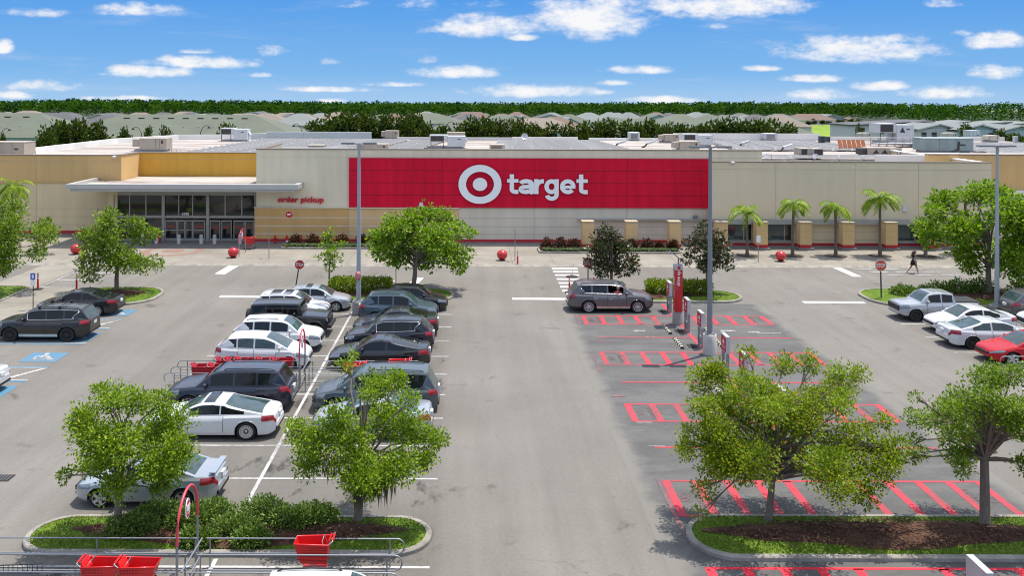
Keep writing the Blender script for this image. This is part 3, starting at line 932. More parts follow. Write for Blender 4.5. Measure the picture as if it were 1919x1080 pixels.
# wall boxes, cameras
for nm, x, y, Y, d in (('wall_box', 790, 384, yF - .2, (.3, .12, .42)), ('wall_lamp', 1303, 406, yF, (.38, .25, .22)), ('wall_box', 1696, 391, yR, (.34, .12, .48)), ('wall_lamp', 203, 393, yL, (.34, .2, .2))):
    b = MB(); b.box((px_(x, Y), Y - d[1] / 2 - .002, pz_(x, y, Y)), d); SP(nm, b, mat('pale_plastic', (.6, .6, .58), .6) if 'box' in nm else mat('lamp_grey', (.2, .2, .2), .5))
for x, y, Y in ((216, 293.5, yL - .03), (1372, 304.5, yR)):
    b = MB(); c = (px_(x, Y), Y - .22, pz_(x, y, Y))
    b.lathe([(.005, -.16), (.12, -.12), (.17, 0), (.17, .06), (.005, .1)], 14, c); b.bb(c[0] - .05, c[0] + .05, c[1], Y - .002, c[2] + .03, c[2] + .09, 0); SP('dome_camera', b, mat('pale_plastic', (.6, .6, .58), .6))
# roof deck and parapets
b = MB()
b.bb(-31.2, 24.0, yC + .5, 118.5, 6.3, 6.5, 0); b.bb(-44, -31.2, yL + .5, 121, 6.3, 6.5, 0); b.bb(-17.6, 23.85, yF + .5, yC + .5, 6.3, 6.49, 0); b.bb(24.0, 72, yC + 8, 121, 6.3, 6.5, 0); b.bb(24.27, 42.15, yR + .5, yC + 8, 6.1, 6.35, 0)
SP('roof', b, ROOF)
def wallseg(b, p, q, t, z0, z1, mi=0):
    p, q = Vector(p), Vector(q); d = q - p
    b.box(((p.x + q.x) / 2, (p.y + q.y) / 2, (z0 + z1) / 2), (d.length, t, z1 - z0), mi, rz=math.atan2(d.y, d.x))
PSEG = [((-43.6, 88), (-43.0, 108), 7.12), ((-43.0, 108), (-38.8, 118), 7.12), ((-38.8, 118), (-33.5, 119.5), 7.12), ((-33.5, 119.5), (-28.5, 124), 7.12), ((-28.5, 124), (-14.0, 124), 7.32),
        ((-10, 119), (5.3, 119), 6.85), ((5.3, 118.5), (14, 118.5), 6.95), ((15.5, 118.7), (27.2, 118.7), 6.85), ((27.2, 121), (47, 121), 7.4), ((47, 121), (72, 121), 7.0)]
for p, q, zt in PSEG:
    b = MB(); wallseg(b, p, q, .35, 6.3, zt); SP('parapet', b, TRIM_W)
b = MB(); b.bb(-18.0, -11.5, yC - .2, yC, 6.5, 7.6); SP('parapet', b, TRIM_W)
b = MB(); b.bb(37.2, 42.1, yR + 9, yR + 9.3, 6.3, 7.1); SP('parapet', b, TRIM_W)
# neighbouring shop to the right
nb = empty('neighbour_shop', (60, 82, 0), label='ochre walled shop adjoining the store at the right edge', cat='shop')
b = MB(); b.bb(-20, 22, -3.5, -3, 4.3, 7.35, 0); b.bb(-20, 22, -3.3, -3, 0, 4.3, 1); b.build('wall', [ORANGE, STUC], nb)
b = MB(); b.bb(-20, 22, -3.9, -2.9, 3.5, 4.28, 0); b.build('fascia', TRIM_W, nb)
b = MB(); b.bb(-20, 22, -3.56, -2.94, 7.35, 7.42, 0); b.build('coping', TRIM, nb)
b = MB(); b.bb(-17.3, 22, -2.9, 9, 6.6, 6.75, 0); b.build('roof', ROOF, nb)
# freestanding pillars
PIL = []
proto = None
xs = (1103, 1185, 1266, 1354, 1429, 1511, 1591, 1672, 1750)
PL = ['behind the bronze leaved magnolia beside the drive up SUV', 'between the two planting bed shrub groups', 'at the right end of the planting bed', 'behind the right magnolia and lamp post',
      'left of the second shop window', 'between the second and third palm', 'right beside the third palm', 'just left of the rightmost shop window', 'rightmost, beside the large green maple']
for i, x in enumerate(xs):
    loc = (px_(x, 71.9), 72.3, .1)
    lab = 'tan square pillar with red base band, ' + PL[i]
    if proto is None:
        proto = empty('pillar', loc, 0, lab, 'pillar', 'tan pillars along the front of the store')
        b = MB(); b.bb(-.46, .46, -.44, .44, .42, 2.14, 0)
        for z in (.98, 1.55): b.bb(-.464, .464, -.444, .444, z - .012, z + .012, 1)
        b.build('shaft', [TAN_L, WJ], proto)
        b = MB(); b.bb(-.5, .5, -.48, .48, 2.14, 2.26); b.build('cap', mat('pillar_cap', (.42, .34, .23), .9), proto)
        b = MB(); b.bb(-.475, .475, -.455, .455, .17, .42); b.build('red_band', REDS, proto)
        b = MB(); b.bb(-.62, .62, -.6, .6, -.02, .17); b.build('plinth', PLINTH, proto)
    else:
        copy_tree(proto, loc, label=lab)
# ---------------------------------------------------------------- vehicles
def paint(name, col, metal=.0, rough=.3):
    return mat('paint_' + name, col, rough, metal, var=.03, vs=.6, coat=.5 if max(col) < .15 else .9)
WHITE = paint('white', (.58, .585, .58)); PEARL = paint('pearl', (.54, .555, .56), .08); SILVER = paint('silver', (.36, .385, .40), .4)
BLACK = paint('black', (.008, .008, .009)); CHAR = paint('charcoal', (.03, .028, .025), .3); NAVY = paint('navy', (.022, .027, .042), .3); GREY = paint('grey', (.125, .12, .122), .4)
TEAL = paint('steel_blue', (.065, .10, .125), .4); SLATE = paint('slate', (.075, .095, .10), .4); DKRED = mat('paint_red', (.40, .002, .006), .4, 0, var=.03, vs=.6, coat=.35, spec=.25); BLKBLUE = paint('blue_black', (.015, .016, .024), .3)
CGLASS = mat('car_glass', (.008, .010, .011), .06, var=.2, vs=2, spec=.35); CGLASS_G = mat('clear_car_glass', (.035, .06, .06), .05, var=.45, vs=3, spec=.5)  # teal glass: reflected sky put into the base colour
TRIMB = mat('black_trim', (.012, .012, .013), .55); TYRE = mat('tyre_rubber', (.014, .014, .014), .8); CHROME = mat('chrome', (.62, .63, .64), .22, 1.0); RIMS = mat('alloy_rim', (.5, .51, .52), .35, .7); RIMD = mat('dark_rim', (.035, .035, .037), .4, .5)
LAMPR = mat('tail_lamp_red', (.27, .006, .012), .15, coat=.5); LAMPC = mat('head_lamp_clear', (.22, .235, .245), .12, .5, coat=.6); PLATE = mat('licence_plate', (.6, .62, .6), .5, var=.25, vs=14)
LAMPO = mat('amber_lamp', (.6, .16, .02), .2)
def lerp_tab(tab, t):
    if t <= tab[0][0]: return tab[0][1]
    for (a, za), (b, zb) in zip(tab, tab[1:]):
        if t <= b:
            f = (t - a) / (b - a) if b > a else 0
            return za + (zb - za) * f
    return tab[-1][1]
def smooth_tab(tab, t):
    # monotone cubic through the table
    if t <= tab[0][0]: return tab[0][1]
    n = len(tab)
    for i in range(n - 1):
        a, b = tab[i], tab[i + 1]
        if t <= b[0]:
            h = b[0] - a[0]
            if h < 1e-6: return b[1]
            d = (b[1] - a[1]) / h
            d0 = (a[1] - tab[i - 1][1]) / max(1e-6, a[0] - tab[i - 1][0]) if i else d
            d1 = (tab[i + 2][1] - b[1]) / max(1e-6, tab[i + 2][0] - b[0]) if i < n - 2 else d
            m0 = 0 if d * d0 <= 0 else 2 * d * d0 / (d + d0); m1 = 0 if d * d1 <= 0 else 2 * d * d1 / (d + d1)
            s = (t - a[0]) / h
            return a[1] * (1 + 2 * s) * (1 - s) ** 2 + m0 * h * s * (1 - s) ** 2 + b[1] * s * s * (3 - 2 * s) + m1 * h * s * s * (s - 1)
    return tab[-1][1]
WHEELS = {}
def wheel_mesh(r, style, rimmat):
    k = (r, style, rimmat.name)
    if k in WHEELS: return WHEELS[k]
    w = .23
    M = Matrix.Rotation(PI / 2, 4, 'X')      # axis along -y outward
    b = MB()
    rr = r * .73
    b.lathe([(rr, w / 2 - .02), (rr * 1.02, w / 2), (r * .93, w / 2), (r, w / 2 - .04), (r, -w / 2 + .04), (r * .93, -w / 2), (rr, -w / 2)], 22, M=M)
    b.lathe([(.001, w / 2 - .075), (rr, w / 2 - .07)], 22, M=M)
    ty = b
    g = MB()
    g.lathe([(rr * .9, w / 2 - .03), (rr, w / 2 - .005), (rr * 1.015, w / 2 - .02)], 22, M=M)
    g.lathe([(.001, w / 2 - .02), (rr * .2, w / 2 - .02), (rr * .24, w / 2 - .06)], 12, M=M)
    for i in range(style):
        a = 2 * PI * i / style
        wd = .10 if style <= 6 else .045
        c, s = math.cos(a), math.sin(a)
        g.box((c * rr * .57, -(w / 2 - .04), s * rr * .57), (rr * .72, .03, wd), 0, ry=-a)
    WHEELS[k] = (ty, g)
    return WHEELS[k]
MESHC = {}
def car(spec, body, label, cat='car', loc=(0, 0), rz=0.0, rim=RIMS, name='parked_car', sx=1.0, group='parked vehicles in the car park', glass=None, roofm=None, open_front=False, plate=True, zs=.92):
    q = spec
    L, W = q['L'], q['W']
    top, x1, x2, x3, x4, zr = q['top'], q['x1'], q['x2'], q['x3'], q['x4'], q['H']
    zb0, r = q['zb'], q['r']
    ax = q['ax']
    ra = r + q.get('gap', .07)
    glass = glass or CGLASS
    root = empty(name, (loc[0], loc[1], 0), rz, label, cat, group)
    root.scale = (sx, 1, zs)
    def wid(t):
        u_ = abs(t - L / 2) / (L / 2)
        w = W / 2 * (1 - q.get('tap', .07) * u_ ** 3)
        d = min(t, L - t)
        rr_ = q.get('cr', .55)
        if d < rr_: w -= q.get('ca', .26) * (1 - d / rr_) ** 2.2
        return w
    def zbot(t):
        d = min(t, L - t)
        z = zb0 + (.14 * (1 - d / .3) ** 2 if d < .3 else 0)
        return z
    def arch(t):
        for a in ax:
            if abs(t - a) < ra: return r + math.sqrt(ra * ra - (t - a) ** 2)
        return 0
    FR = [(0, 0), (.8, 0), (.955, .0), (.985, .14), (1.0, .42), (.985, .68), (.96, .86), (.89, .975), (.80, 1.0), (.4, 1.03), (0, 1.04)]
    def low(t):
        zt, zb, w, za = smooth_tab(top, t), zbot(t), wid(t), arch(t)
        h = zt - zb
        return [(fy * w, max(zb + fz * h, min(za, zb + .8 * h)) if fz < .9 else zb + fz * h) for fy, fz in FR]
    def P(t, s, side):
        pr = low(t); i = min(int(s), len(pr) - 2); f = s - i
        y = pr[i][0] * (1 - f) + pr[i + 1][0] * f; z = pr[i][1] * (1 - f) + pr[i + 1][1] * f
        return Vector((L / 2 - t, side * y, z))
    ts = {0, .015, .05, .1, .17, .26, .36}
    ts |= {L - t for t in list(ts)}
    for a in ax:
        for f in (-1.001, -.999, -.97, -.9, -.75, -.5, -.25, 0, .25, .5, .75, .9, .97, .999, 1.001): ts.add(a + ra * f)
    k = .4
    while k < L: ts.add(k); k += .22
    for a, _ in top: ts.add(a)
    ts = sorted(t for t in ts if 0 <= t <= L)
    b = MB()
    NR = len(FR)
    vs = []
    for t in ts:
        pr = low(t)
        vs += [(L / 2 - t, y, z) for y, z in pr] + [(L / 2 - t, -y, z) for y, z in reversed(pr[1:-1])]
    n = 2 * NR - 2
    clad = q.get('clad', 0)
    for i in range(len(ts) - 1):
        for k in range(n):
            kk = k if k < NR - 1 else n - 1 - k
            mi = 1 if kk < 2 or (clad and kk < clad) else 0
            b.add([vs[i * n + k], vs[i * n + (k + 1) % n], vs[(i + 1) * n + (k + 1) % n], vs[(i + 1) * n + k]], [(0, 1, 2, 3)], mi, True)
    for ring_, sg, rev in ((vs[:n], 1, True), (vs[-n:], -1, False)):
        zc_ = sum(p[2] for p in ring_) / n; prev = ring_
        for (sc_, dx_) in ((.965, .022), (.90, .036)):
            cur = [(ring_[0][0] + sg * dx_, p[1] * sc_, zc_ + (p[2] - zc_) * sc_) for p in ring_]
            for k in range(n):
                f = [prev[k], prev[(k + 1) % n], cur[(k + 1) % n], cur[k]]
                b.add(f, [(3, 2, 1, 0) if rev else (0, 1, 2, 3)], 0, True)
            prev = cur
        b.add(prev, [tuple(range(n - 1, -1, -1)) if rev else tuple(range(n))], 0)
    # dark core between the arches
    b.bb(-L / 2 + .35, L / 2 - .35, -W / 2 * .70, W / 2 * .70, zb0 - .02, min(r * 2 + .1, zb0 + .5), 1)
    # greenhouse
    zd = lerp_tab(top, x4)
    z1 = lerp_tab(top, x1)
    rf = q.get('rf', .10)
    roof = [(x1, z1 - .01), (x2 - .14, zr - rf), (x2 + .12, zr - rf * .35), (x2 + .5, zr - .012), ((x2 + x3) / 2, zr), (x3 - .35, zr - .03), (x3, zr - .06 - q.get('rs', 0)), (x3 + .10 * (x4 - x3), zr - .13 - q.get('rs', 0)), (x4, zd - .01)]
    kt = q.get('tumble', .30)
    def gh(t):
        zb = smooth_tab(top, t) - .012
        zt = max(smooth_tab(roof, t), zb + .0005)
        h = zt - zb
        wb = wid(t) * .885
        f = lambda v: wb - kt * h * v
        ye = f(.97) - .03 * min(1, h / .3)
        return [(wb, zb), (f(.1), zb + .1 * h), (f(.87), zb + .87 * h), (ye, zb + .975 * h), (ye * .88, zt + .006), (ye * .45, zt + .02), (0, zt + .025)]
    gs = {x1, x2, x3, x4, x1 + .07, x4 - .05}
    for w_ in q['win']: gs |= set(w_)
    for rr2 in q.get('sun', []): gs |= set(rr2)
    for a, _ in roof: gs.add(a)
    k = x1
    while k < x4: gs.add(k); k += .18
    gs = sorted(t for t in gs if x1 <= t <= x4)
    gv = []
    te_ = q['win'][-1][1]; ts_ = q['win'][0][0]; kick = q.get('kick', -.26)
    for t in gs:
        pr = gh(t)
        wk = math.exp(-((t - te_) / .16) ** 2) * (1 if t < x3 + .3 else 0)
        gv.append([(L / 2 - t + (wk * (max(0, kick) if i == 1 else max(0, -kick) if i == 2 else 0)), y, z + (wk * .10 * (kick > 0) if i == 1 else 0)) for i, (y, z) in enumerate(pr)])
        gv[-1] += [(x, -y, z) for x, y, z in reversed(gv[-1][:-1])]
    m = len(gv[0])
    panes = {}
    for i in range(len(gs) - 1):
        tm = (gs[i] + gs[i + 1]) / 2
        for k in range(m - 1):
            kk = k if k < 6 else m - 2 - k
            key = None
            if kk == 1:
                for wi, w_ in enumerate(q['win']):
                    if w_[0] < tm < w_[1]: key = ('window', wi, k < 6)
            elif kk >= 4:
                if x1 + .05 < tm < x2 - .0: key = ('windshield', 0, 0)
                elif x3 + q.get('rw0', .04) < tm < x4 - .04: key = ('rear_window', 0, 0)
                else:
                    for si, w_ in enumerate(q.get('sun', [])):
                        if w_[0] < tm < w_[1]: key = ('sunroof', si, 0)
            quad = [gv[i][k], gv[i][k + 1], gv[i + 1][k + 1], gv[i + 1][k]]
            if key is None:
                b.add(quad, [(0, 1, 2, 3)], 2 if (roofm and kk >= 3) else 0, True)
            else:
                panes.setdefault(key, MB()).add(quad, [(0, 1, 2, 3)], 0, True)
    b.add(gv[-1], [tuple(range(m))], 0)
    b.build('body', [body, TRIMB, roofm or body], root)
    for key, pm in sorted(panes.items()):
        if open_front and key[0] == 'window' and key[1] == 0 and key[2] == (open_front > 0):
            continue
        gm = CGLASS_G if key[0] in ('windshield', 'rear_window') and body not in (BLACK, NAVY) else CGLASS if key[0] in ('sunroof',) or (key[0] == 'window' and key[1] > 1) else glass
        pm.build(key[0], gm, root)
    if open_front:
        ib = MB()
        ib.bb(-L / 2 + .9, L / 2 - 1.6, -W / 2 * .6, W / 2 * .6, zr - .15, zr - .12, 0); ib.bb(-L / 2 + .9, L / 2 - 1.6, .45, .5, .9, zr - .2, 0); ib.box((L / 2 - 2.95, -.4, 1.05), (.22, .5, .8), 0, ry=-.2); ib.box((L / 2 - 2.85, .0, .85), (2.0, 1.4, .3), 0)
        ib.build('seat', mat('cabin_dark', (.02, .018, .018), .8), root)
    if q.get('wchrome'):
        idx = [i for i, t in enumerate(gs) if ts_ - .01 <= t <= te_ + .01]
        for side in (0, 1):
            up = [gv[i][2] if not side else gv[i][m - 3] for i in idx]; dn = [gv[i][1] if not side else gv[i][m - 2] for i in idx]
            MB().tube([Vector(p) for p in up + dn[::-1]], .022, 5, closed=True).build('window_trim', CHROME, root)
    # patches on the body side
    def patch(name, t0, t1, s0, s1, side, off, m_, par=None, nt=5, ns=3):
        pm = MB(); g = []
        for i in range(nt + 1):
            for j in range(ns + 1):
                t = t0 + (t1 - t0) * i / nt; s = s0 + (s1 - s0) * j / ns
                c = P(t, s, side)
                du = P(min(t + .02, L), s, side) - P(max(t - .02, 0), s, side); dv = P(t, min(s + .1, NR - 1.001), side) - P(t, max(s - .1, 0), side)
                nn = du.cross(dv) * side
                if nn.length > 1e-9: nn.normalize()
                if nn.y * side < 0 and abs(nn.y) > .2: nn = -nn
                g.append(c + nn * off)
        fs = [(i * (ns + 1) + j, (i + 1) * (ns + 1) + j, (i + 1) * (ns + 1) + j + 1, i * (ns + 1) + j + 1) for i in range(nt) for j in range(ns)]
        pm.add(g, fs, 0, True)
        return pm.build(name, m_, par or root)
    for side in (1, -1):
        for di, (ta, tb) in enumerate(q['doors']):
            d = patch('door', ta, tb, 3.05, 6.9, side, .006, body, None, 6, 4)
            patch('door_handle', tb - .27, tb - .10, 5.05, 5.3, side, .03, q.get('hm', body) if q.get('hm') else body, d, 2, 1)
            for te in (ta - .012, tb - .0):
                patch('door_seam', te, te + .014, 3.0, 6.95, side, .009, TRIMB, d, 1, 4)
        hl = q['hl']; tl = q['tl']
        patch('headlight', hl[0], hl[1], hl[2], hl[3], side, .012, LAMPC)
        patch('tail_light', L - tl[0], L - tl[1], tl[2], tl[3], side, .014, LAMPR)
        if q.get('sill'): patch('sill_trim', ax[0] + ra + .02, ax[1] - ra - .02, 2.2, 3.2, side, .012, q['sill'], None, 3, 1)
        mm = MB(); mx = L / 2 - x1 - .42; my = wid(x1 + .4) * .89 + .10; mz = lerp_tab(top, x1 + .4) + .10
        mm.lathe([(.001, -.085), (.06, -.07), (.085, 0), (.065, .06), (.001, .08)], 10, M=Matrix.Translation((mx, side * my, mz)) @ Matrix.Scale(1.25, 4, Vector((0, 1, 0))))
        mm.bb(mx - .03, mx + .03, side * (my - .16), side * my, mz - .07, mz - .03, 0)
        mm.build('side_mirror', q.get('mm') or body, root)
        if q.get('rail'):
            rt = [t for t in (x2 + .25, x2 + .35, (x2 + x3) / 2, x3 - .3, x3 - .15)]
            pts = []
            for i, t in enumerate(rt):
                pr = gh(t)[4]
                pts.append((L / 2 - t, side * pr[0] * .98, pr[1] + (.0 if i in (0, 4) else .05)))
            MB().tube(pts, .02, 6).build('roof_rail', q['rail'], root)
        for ai, a in enumerate(ax):
            ty, g = wheel_mesh(r, q.get('sp', 5), rim)
            key = (r, q.get('sp', 5), rim.name)
            wo = empty('wheel'); wo.parent = root
            wo.location = (L / 2 - a, side * (W / 2 - .115 - .02), r); wo.rotation_euler = (0, 0, 0 if side < 0 else PI)
            if key not in MESHC:
                MESHC[key] = (ty.build('tyre', TYRE, wo), g.build('rim', rim, wo))
            else:
                for src in MESHC[key]:
                    c = src.copy(); COL.objects.link(c); c.parent = wo
    fz = q.get('gr', (.52, .70, .55)); zf = lerp_tab(top, .015)
    g = MB(); g.bb(L / 2 - .03, L / 2 + .041, -fz[2], fz[2], fz[0], fz[1]); g.build('grille', TRIMB, root)
    g = MB(); g.bb(L / 2 - .05, L / 2 + .03, -W * .3, W * .3, zb0 + .12, zb0 + .2); g.build('bumper_intake', TRIMB, root)
    if plate:
        zp = q.get('pz', .78)
        g = MB(); g.bb(-L / 2 - .045, -L / 2 + .03, -.16, .16, zp - .08, zp + .08); g.build('licence_plate', PLATE, root)
    g = MB(); g.bb(-L / 2 - .04, -L / 2 + .1, -W * .33, W * .33, zb0 + .13, zb0 + .24); g.build('rear_valance', TRIMB, root)
    if q.get('bumper'): 
        g = MB(); g.bb(-L / 2 - .01, -L / 2 + .1, -W * .36, W * .36, zb0 + .15, zb0 + .28); g.build('rear_bumper_trim', q['bumper'], root)
    return root
SEDAN = dict(L=4.85, W=1.84, H=1.46, zb=.22, r=.335, ax=(.95, 3.78), x1=1.22, x2=2.12, x3=3.2, x4=4.3,
    top=[(0, .5), (.03, .62), (.12, .71), (.35, .78), (.8, .87), (1.25, .95), (2.4, .94), (3.6, .98), (4.3, 1.04), (4.7, 1.05), (4.8, .98), (4.85, .7)],
    win=[(1.72, 2.75), (2.83, 3.72)], doors=[(1.62, 2.78), (2.8, 3.62)], hl=(.03, .55, 5.2, 6.9), tl=(.50, .015, 5.0, 6.6), gr=(.46, .60, .5), pz=.82, hm=None)
COUPE = dict(SEDAN, L=4.9, H=1.40, x2=2.1, x3=3.0, x4=4.45, r=.35, win=[(1.75, 2.85), (2.9, 3.75)], doors=[(1.55, 3.0)], sp=20, top=[(0, .5), (.03, .6), (.12, .69), (.35, .77), (.8, .86), (1.25, .93), (2.4, .94), (3.6, .99), (4.3, 1.0), (4.75, .98), (4.85, .9), (4.9, .65)],
    sun=[(2.2, 2.62)], ax=(.9, 3.85), mm=None)
OLDSEDAN = dict(SEDAN, L=4.5, W=1.72, H=1.43, r=.31, x1=1.15, x2=1.98, x3=3.0, x4=3.85, ax=(.85, 3.45), win=[(1.6, 2.5), (2.56, 3.35)], doors=[(1.5, 2.54), (2.56, 3.3)], tumble=.3,
    top=[(0, .48), (.03, .6), (.12, .68), (.4, .76), (1.15, .9), (2.4, .93), (3.85, 1.0), (4.35, 1.0), (4.46, .94), (4.5, .66)])
SUV = dict(L=4.65, W=1.86, H=1.70, zb=.27, r=.36, ax=(.92, 3.6), x1=1.12, x2=1.95, x3=4.02, x4=4.48, clad=3,
    top=[(0, .58), (.03, .74), (.12, .86), (.35, .95), (.8, 1.02), (1.15, 1.07), (2.4, 1.06), (3.8, 1.12), (4.45, 1.15), (4.55, 1.1), (4.62, .95), (4.65, .7)],
    win=[(1.68, 2.55), (2.63, 3.42), (3.5, 4.0)], doors=[(1.55, 2.58), (2.6, 3.42)], hl=(.04, .55, 5.0, 6.6), tl=(.40, .02, 5.3, 6.9), gr=(.56, .78, .5), pz=.9, rail=TRIMB, tumble=.26, rs=.0, kick=.34)
BIGSUV = dict(SUV, L=5.05, W=1.98, H=1.78, r=.39, ax=(.95, 3.9), x1=1.2, x2=2.05, x3=4.55, x4=4.92,
    top=[(0, .62), (.03, .8), (.12, .95), (.35, 1.04), (.8, 1.1), (1.2, 1.14), (2.4, 1.13), (3.8, 1.16), (4.85, 1.18), (4.96, 1.12), (5.02, .98), (5.05, .72)],
    win=[(1.8, 2.72), (2.8, 3.65), (3.74, 4.5)], doors=[(1.65, 2.76), (2.78, 3.66)], sp=10, gr=(.6, .88, .6))
HATCH = dict(SUV, L=4.05, W=1.72, H=1.46, zb=.2, r=.31, ax=(.8, 3.28), x1=1.0, x2=1.85, x3=3.35, x4=3.92, clad=0, rail=None,
    top=[(0, .48), (.03, .6), (.12, .7), (.35, .78), (.7, .86), (1.0, .92), (2.2, .95), (3.4, 1.02), (3.9, 1.04), (3.98, .95), (4.02, .85), (4.05, .6)],
    win=[(1.5, 2.3), (2.36, 3.3)], doors=[(1.4, 2.33), (2.35, 3.15)], gr=(.42, .56, .45), pz=.75, sun=[(2.3, 2.65)])
PRIUSV = dict(HATCH, L=4.65, W=1.78, H=1.58, ax=(.9, 3.68), x1=.95, x2=2.1, x3=3.95, x4=4.5, r=.32, sun=[],
    top=[(0, .5), (.03, .64), (.12, .74), (.35, .84), (.7, .94), (.95, 1.0), (2.2, 1.0), (3.8, 1.06), (4.5, 1.1), (4.58, 1.02), (4.62, .9), (4.65, .62)],
    win=[(1.62, 2.6), (2.68, 3.45), (3.52, 3.95)], doors=[(1.55, 2.64), (2.66, 3.4)])
MINIVAN = dict(BIGSUV, kick=.15, L=5.15, W=2.0, H=1.74, zb=.22, r=.35, clad=0, x1=.95, x2=2.05, x3=4.7, x4=5.03, ax=(.95, 4.0),
    top=[(0, .52), (.03, .66), (.12, .78), (.35, .88), (.7, .97), (.95, 1.03), (2.2, 1.02), (3.8, 1.04), (5.0, 1.06), (5.08, 1.0), (5.12, .9), (5.15, .65)],
    win=[(1.75, 2.7), (2.78, 3.85), (3.93, 4.68)], doors=[(1.6, 2.74), (2.76, 3.9)], gr=(.5, .62, .5))
PICKUP = dict(SUV, kick=0, L=5.05, W=1.86, H=1.70, ax=(.92, 3.98), x1=1.25, x2=1.95, x3=3.3, x4=3.42, r=.37, rail=None, clad=3,
    top=[(0, .62), (.03, .82), (.12, .98), (.35, 1.04), (.8, 1.07), (1.25, 1.1), (2.4, 1.1), (3.6, 1.13), (4.98, 1.13), (5.02, 1.05), (5.05, .6)],
    win=[(1.75, 2.5), (2.58, 3.22)], doors=[(1.6, 2.54), (2.56, 3.3)], tl=(.2, .01, 5, 7.2), gr=(.62, .92, .62), rw0=.02)
JEEP = dict(SUV, kick=0, ca=.12, L=4.5, W=1.78, H=1.84, zb=.38, r=.41, ax=(.72, 3.68), x1=1.45, x2=1.72, x3=4.28, x4=4.36, rail=None, clad=4, cr=.2, tap=.02, tumble=.12, gap=.10, rf=.05,
    top=[(0, .75), (.03, 1.05), (.1, 1.12), (.5, 1.15), (1.45, 1.2), (2.4, 1.2), (4.3, 1.2), (4.4, 1.18), (4.46, 1.1), (4.5, .7)],
    win=[(1.72, 2.5), (2.6, 3.4), (3.52, 4.2)], doors=[(1.6, 2.55), (2.57, 3.4)], gr=(.7, 1.02, .55), hl=(.02, .1, 5, 6.4), tl=(.12, .02, 5, 6.6), mm=TRIMB)
def place(spec, body, D, pl, pr, nose, label, L=None, **kw):
    """stand a car in its bay from the photo's left and right extremes"""
    sgn = .6
    if pl is not None: xl = (pl - VX) * (D - sgn if pl < VX else D + sgn) / F
    if pr is not None: xr = (pr - VX) * (D + sgn if pr < VX else D - sgn) / F
    if pl is None: xl = xr - L
    if pr is None: xr = xl + L
    LL = xr - xl
    s = max(.9, min(1.08, LL / spec['L']))
    return car(spec, body, label, loc=((xl + xr) / 2, D), rz=0 if nose == 'r' else PI, sx=s, **kw)
CARS = [
 (HATCH, SILVER, 52.2, None, 662, 'r', 'small silver hatchback with dark sunroof beside the clipped hedge', dict(L=3.95)),
 (dict(SUV, sun=[(2.2, 2.7), (2.85, 3.5)], rail=WHITE, clad=0), WHITE, 49.5, 470, 622, 'r', 'white crossover with two black roof panels behind the boxy black off-roader', {}),
 (dict(SUV, H=1.68), WHITE, 44.0, 435, 610, 'r', 'white crossover with floating black rear pillar next to the boxy off-roader', {}),
 (PRIUSV, WHITE, 41.3, 403, 588, 'r', 'white hybrid wagon beside the red carts in the corral', dict(glass=CGLASS_G)),
 (BIGSUV, NAVY, 35.8, 317, 558, 'l', 'long dark navy SUV with silver wheels in front of the red cart row', {}),
 (COUPE, WHITE, 33.1, None, 533, 'l', 'white two door coupe with black roof front and many spoked wheels', dict(L=4.85, roofm=None)),
 (OLDSEDAN, SILVER, 27.75, 143, 430, 'l', 'older silver sedan with rear spoiler under the near left tree', {}),
 (dict(HATCH, L=4.3, H=1.52, sun=[]), BLACK, 52.2, 708, 840, 'r', 'black hatchback under the round tree at the head of the row', {}),
 (dict(SUV, sp=10), TEAL, 49.5, 673, 822, 'r', 'steel blue crossover next to the lamp post base', {}),
 (SEDAN, BLACK, 46.8, 663, 823, 'l', 'low black sedan between blue crossover and dark SUV', {}),
 (dict(SUV, sill=None, rail=None, wchrome=1), BLKBLUE, 44.0, 647, 815, 'l', 'blue black crossover with chrome window line and tall red tail lights', {}),
 (dict(SEDAN, x3=2.95, x4=4.4, sp=10), BLACK, 41.3, 618, 808, 'l', 'shiny black fastback sedan beside the small cart corral', {}),
 (MINIVAN, SLATE, 35.8, 588, 825, 'l', 'slate grey minivan behind the mossy tree', {}),
 (SEDAN, SILVER, 33.1, 593, 805, 'l', 'light silver sedan half hidden by the mossy tree crown', {}),
 (dict(SEDAN, sp=10), BLACK, 51.0, None, 236, 'l', 'black sedan in the accessible bay beside the grass island', dict(L=4.55)),
 (dict(BIGSUV, L=4.95, sill=CHROME, wchrome=1), CHAR, 45.9, None, 188, 'l', 'charcoal brown SUV with roof bars and chrome sill in accessible bay', dict(L=4.8, rim=RIMD)),
 (SEDAN, PEARL, 37.4, None, 20, 'l', 'white sedan rear cut by the left picture edge', dict(L=4.8)),
 (dict(SUV, H=1.62, L=4.6), WHITE, 20.1, 470, 780, 'r', 'white car whose roof just shows at the bottom edge', {}),
 (dict(SEDAN, x4=4.4), WHITE, 47.6, 1731, 1907, 'l', 'white sedan with dark rear spoiler stripe beside the silver pickup', {}),
 (dict(SEDAN, sp=10), PEARL, 45.0, 1755, None, 'r', 'white sedan parked tail out beside the red sedan', dict(L=4.85, glass=CGLASS_G, rim=RIMD)),
 (dict(SEDAN, hl=(.03, .6, 5.4, 6.6)), DKRED, 42.3, 1828, None, 'l', 'bright red sedan at the right edge above the bushes', dict(L=4.85)),
 (SUV, GREY, 50.35, 1872, None, 'r', 'dark grey crossover tail behind the right lamp post', dict(L=4.65)),
 (dict(SUV, H=1.66), WHITE, 47.6, 1904, None, 'l', 'white crossover nose with black grille at the right edge', dict(L=4.65)),
]
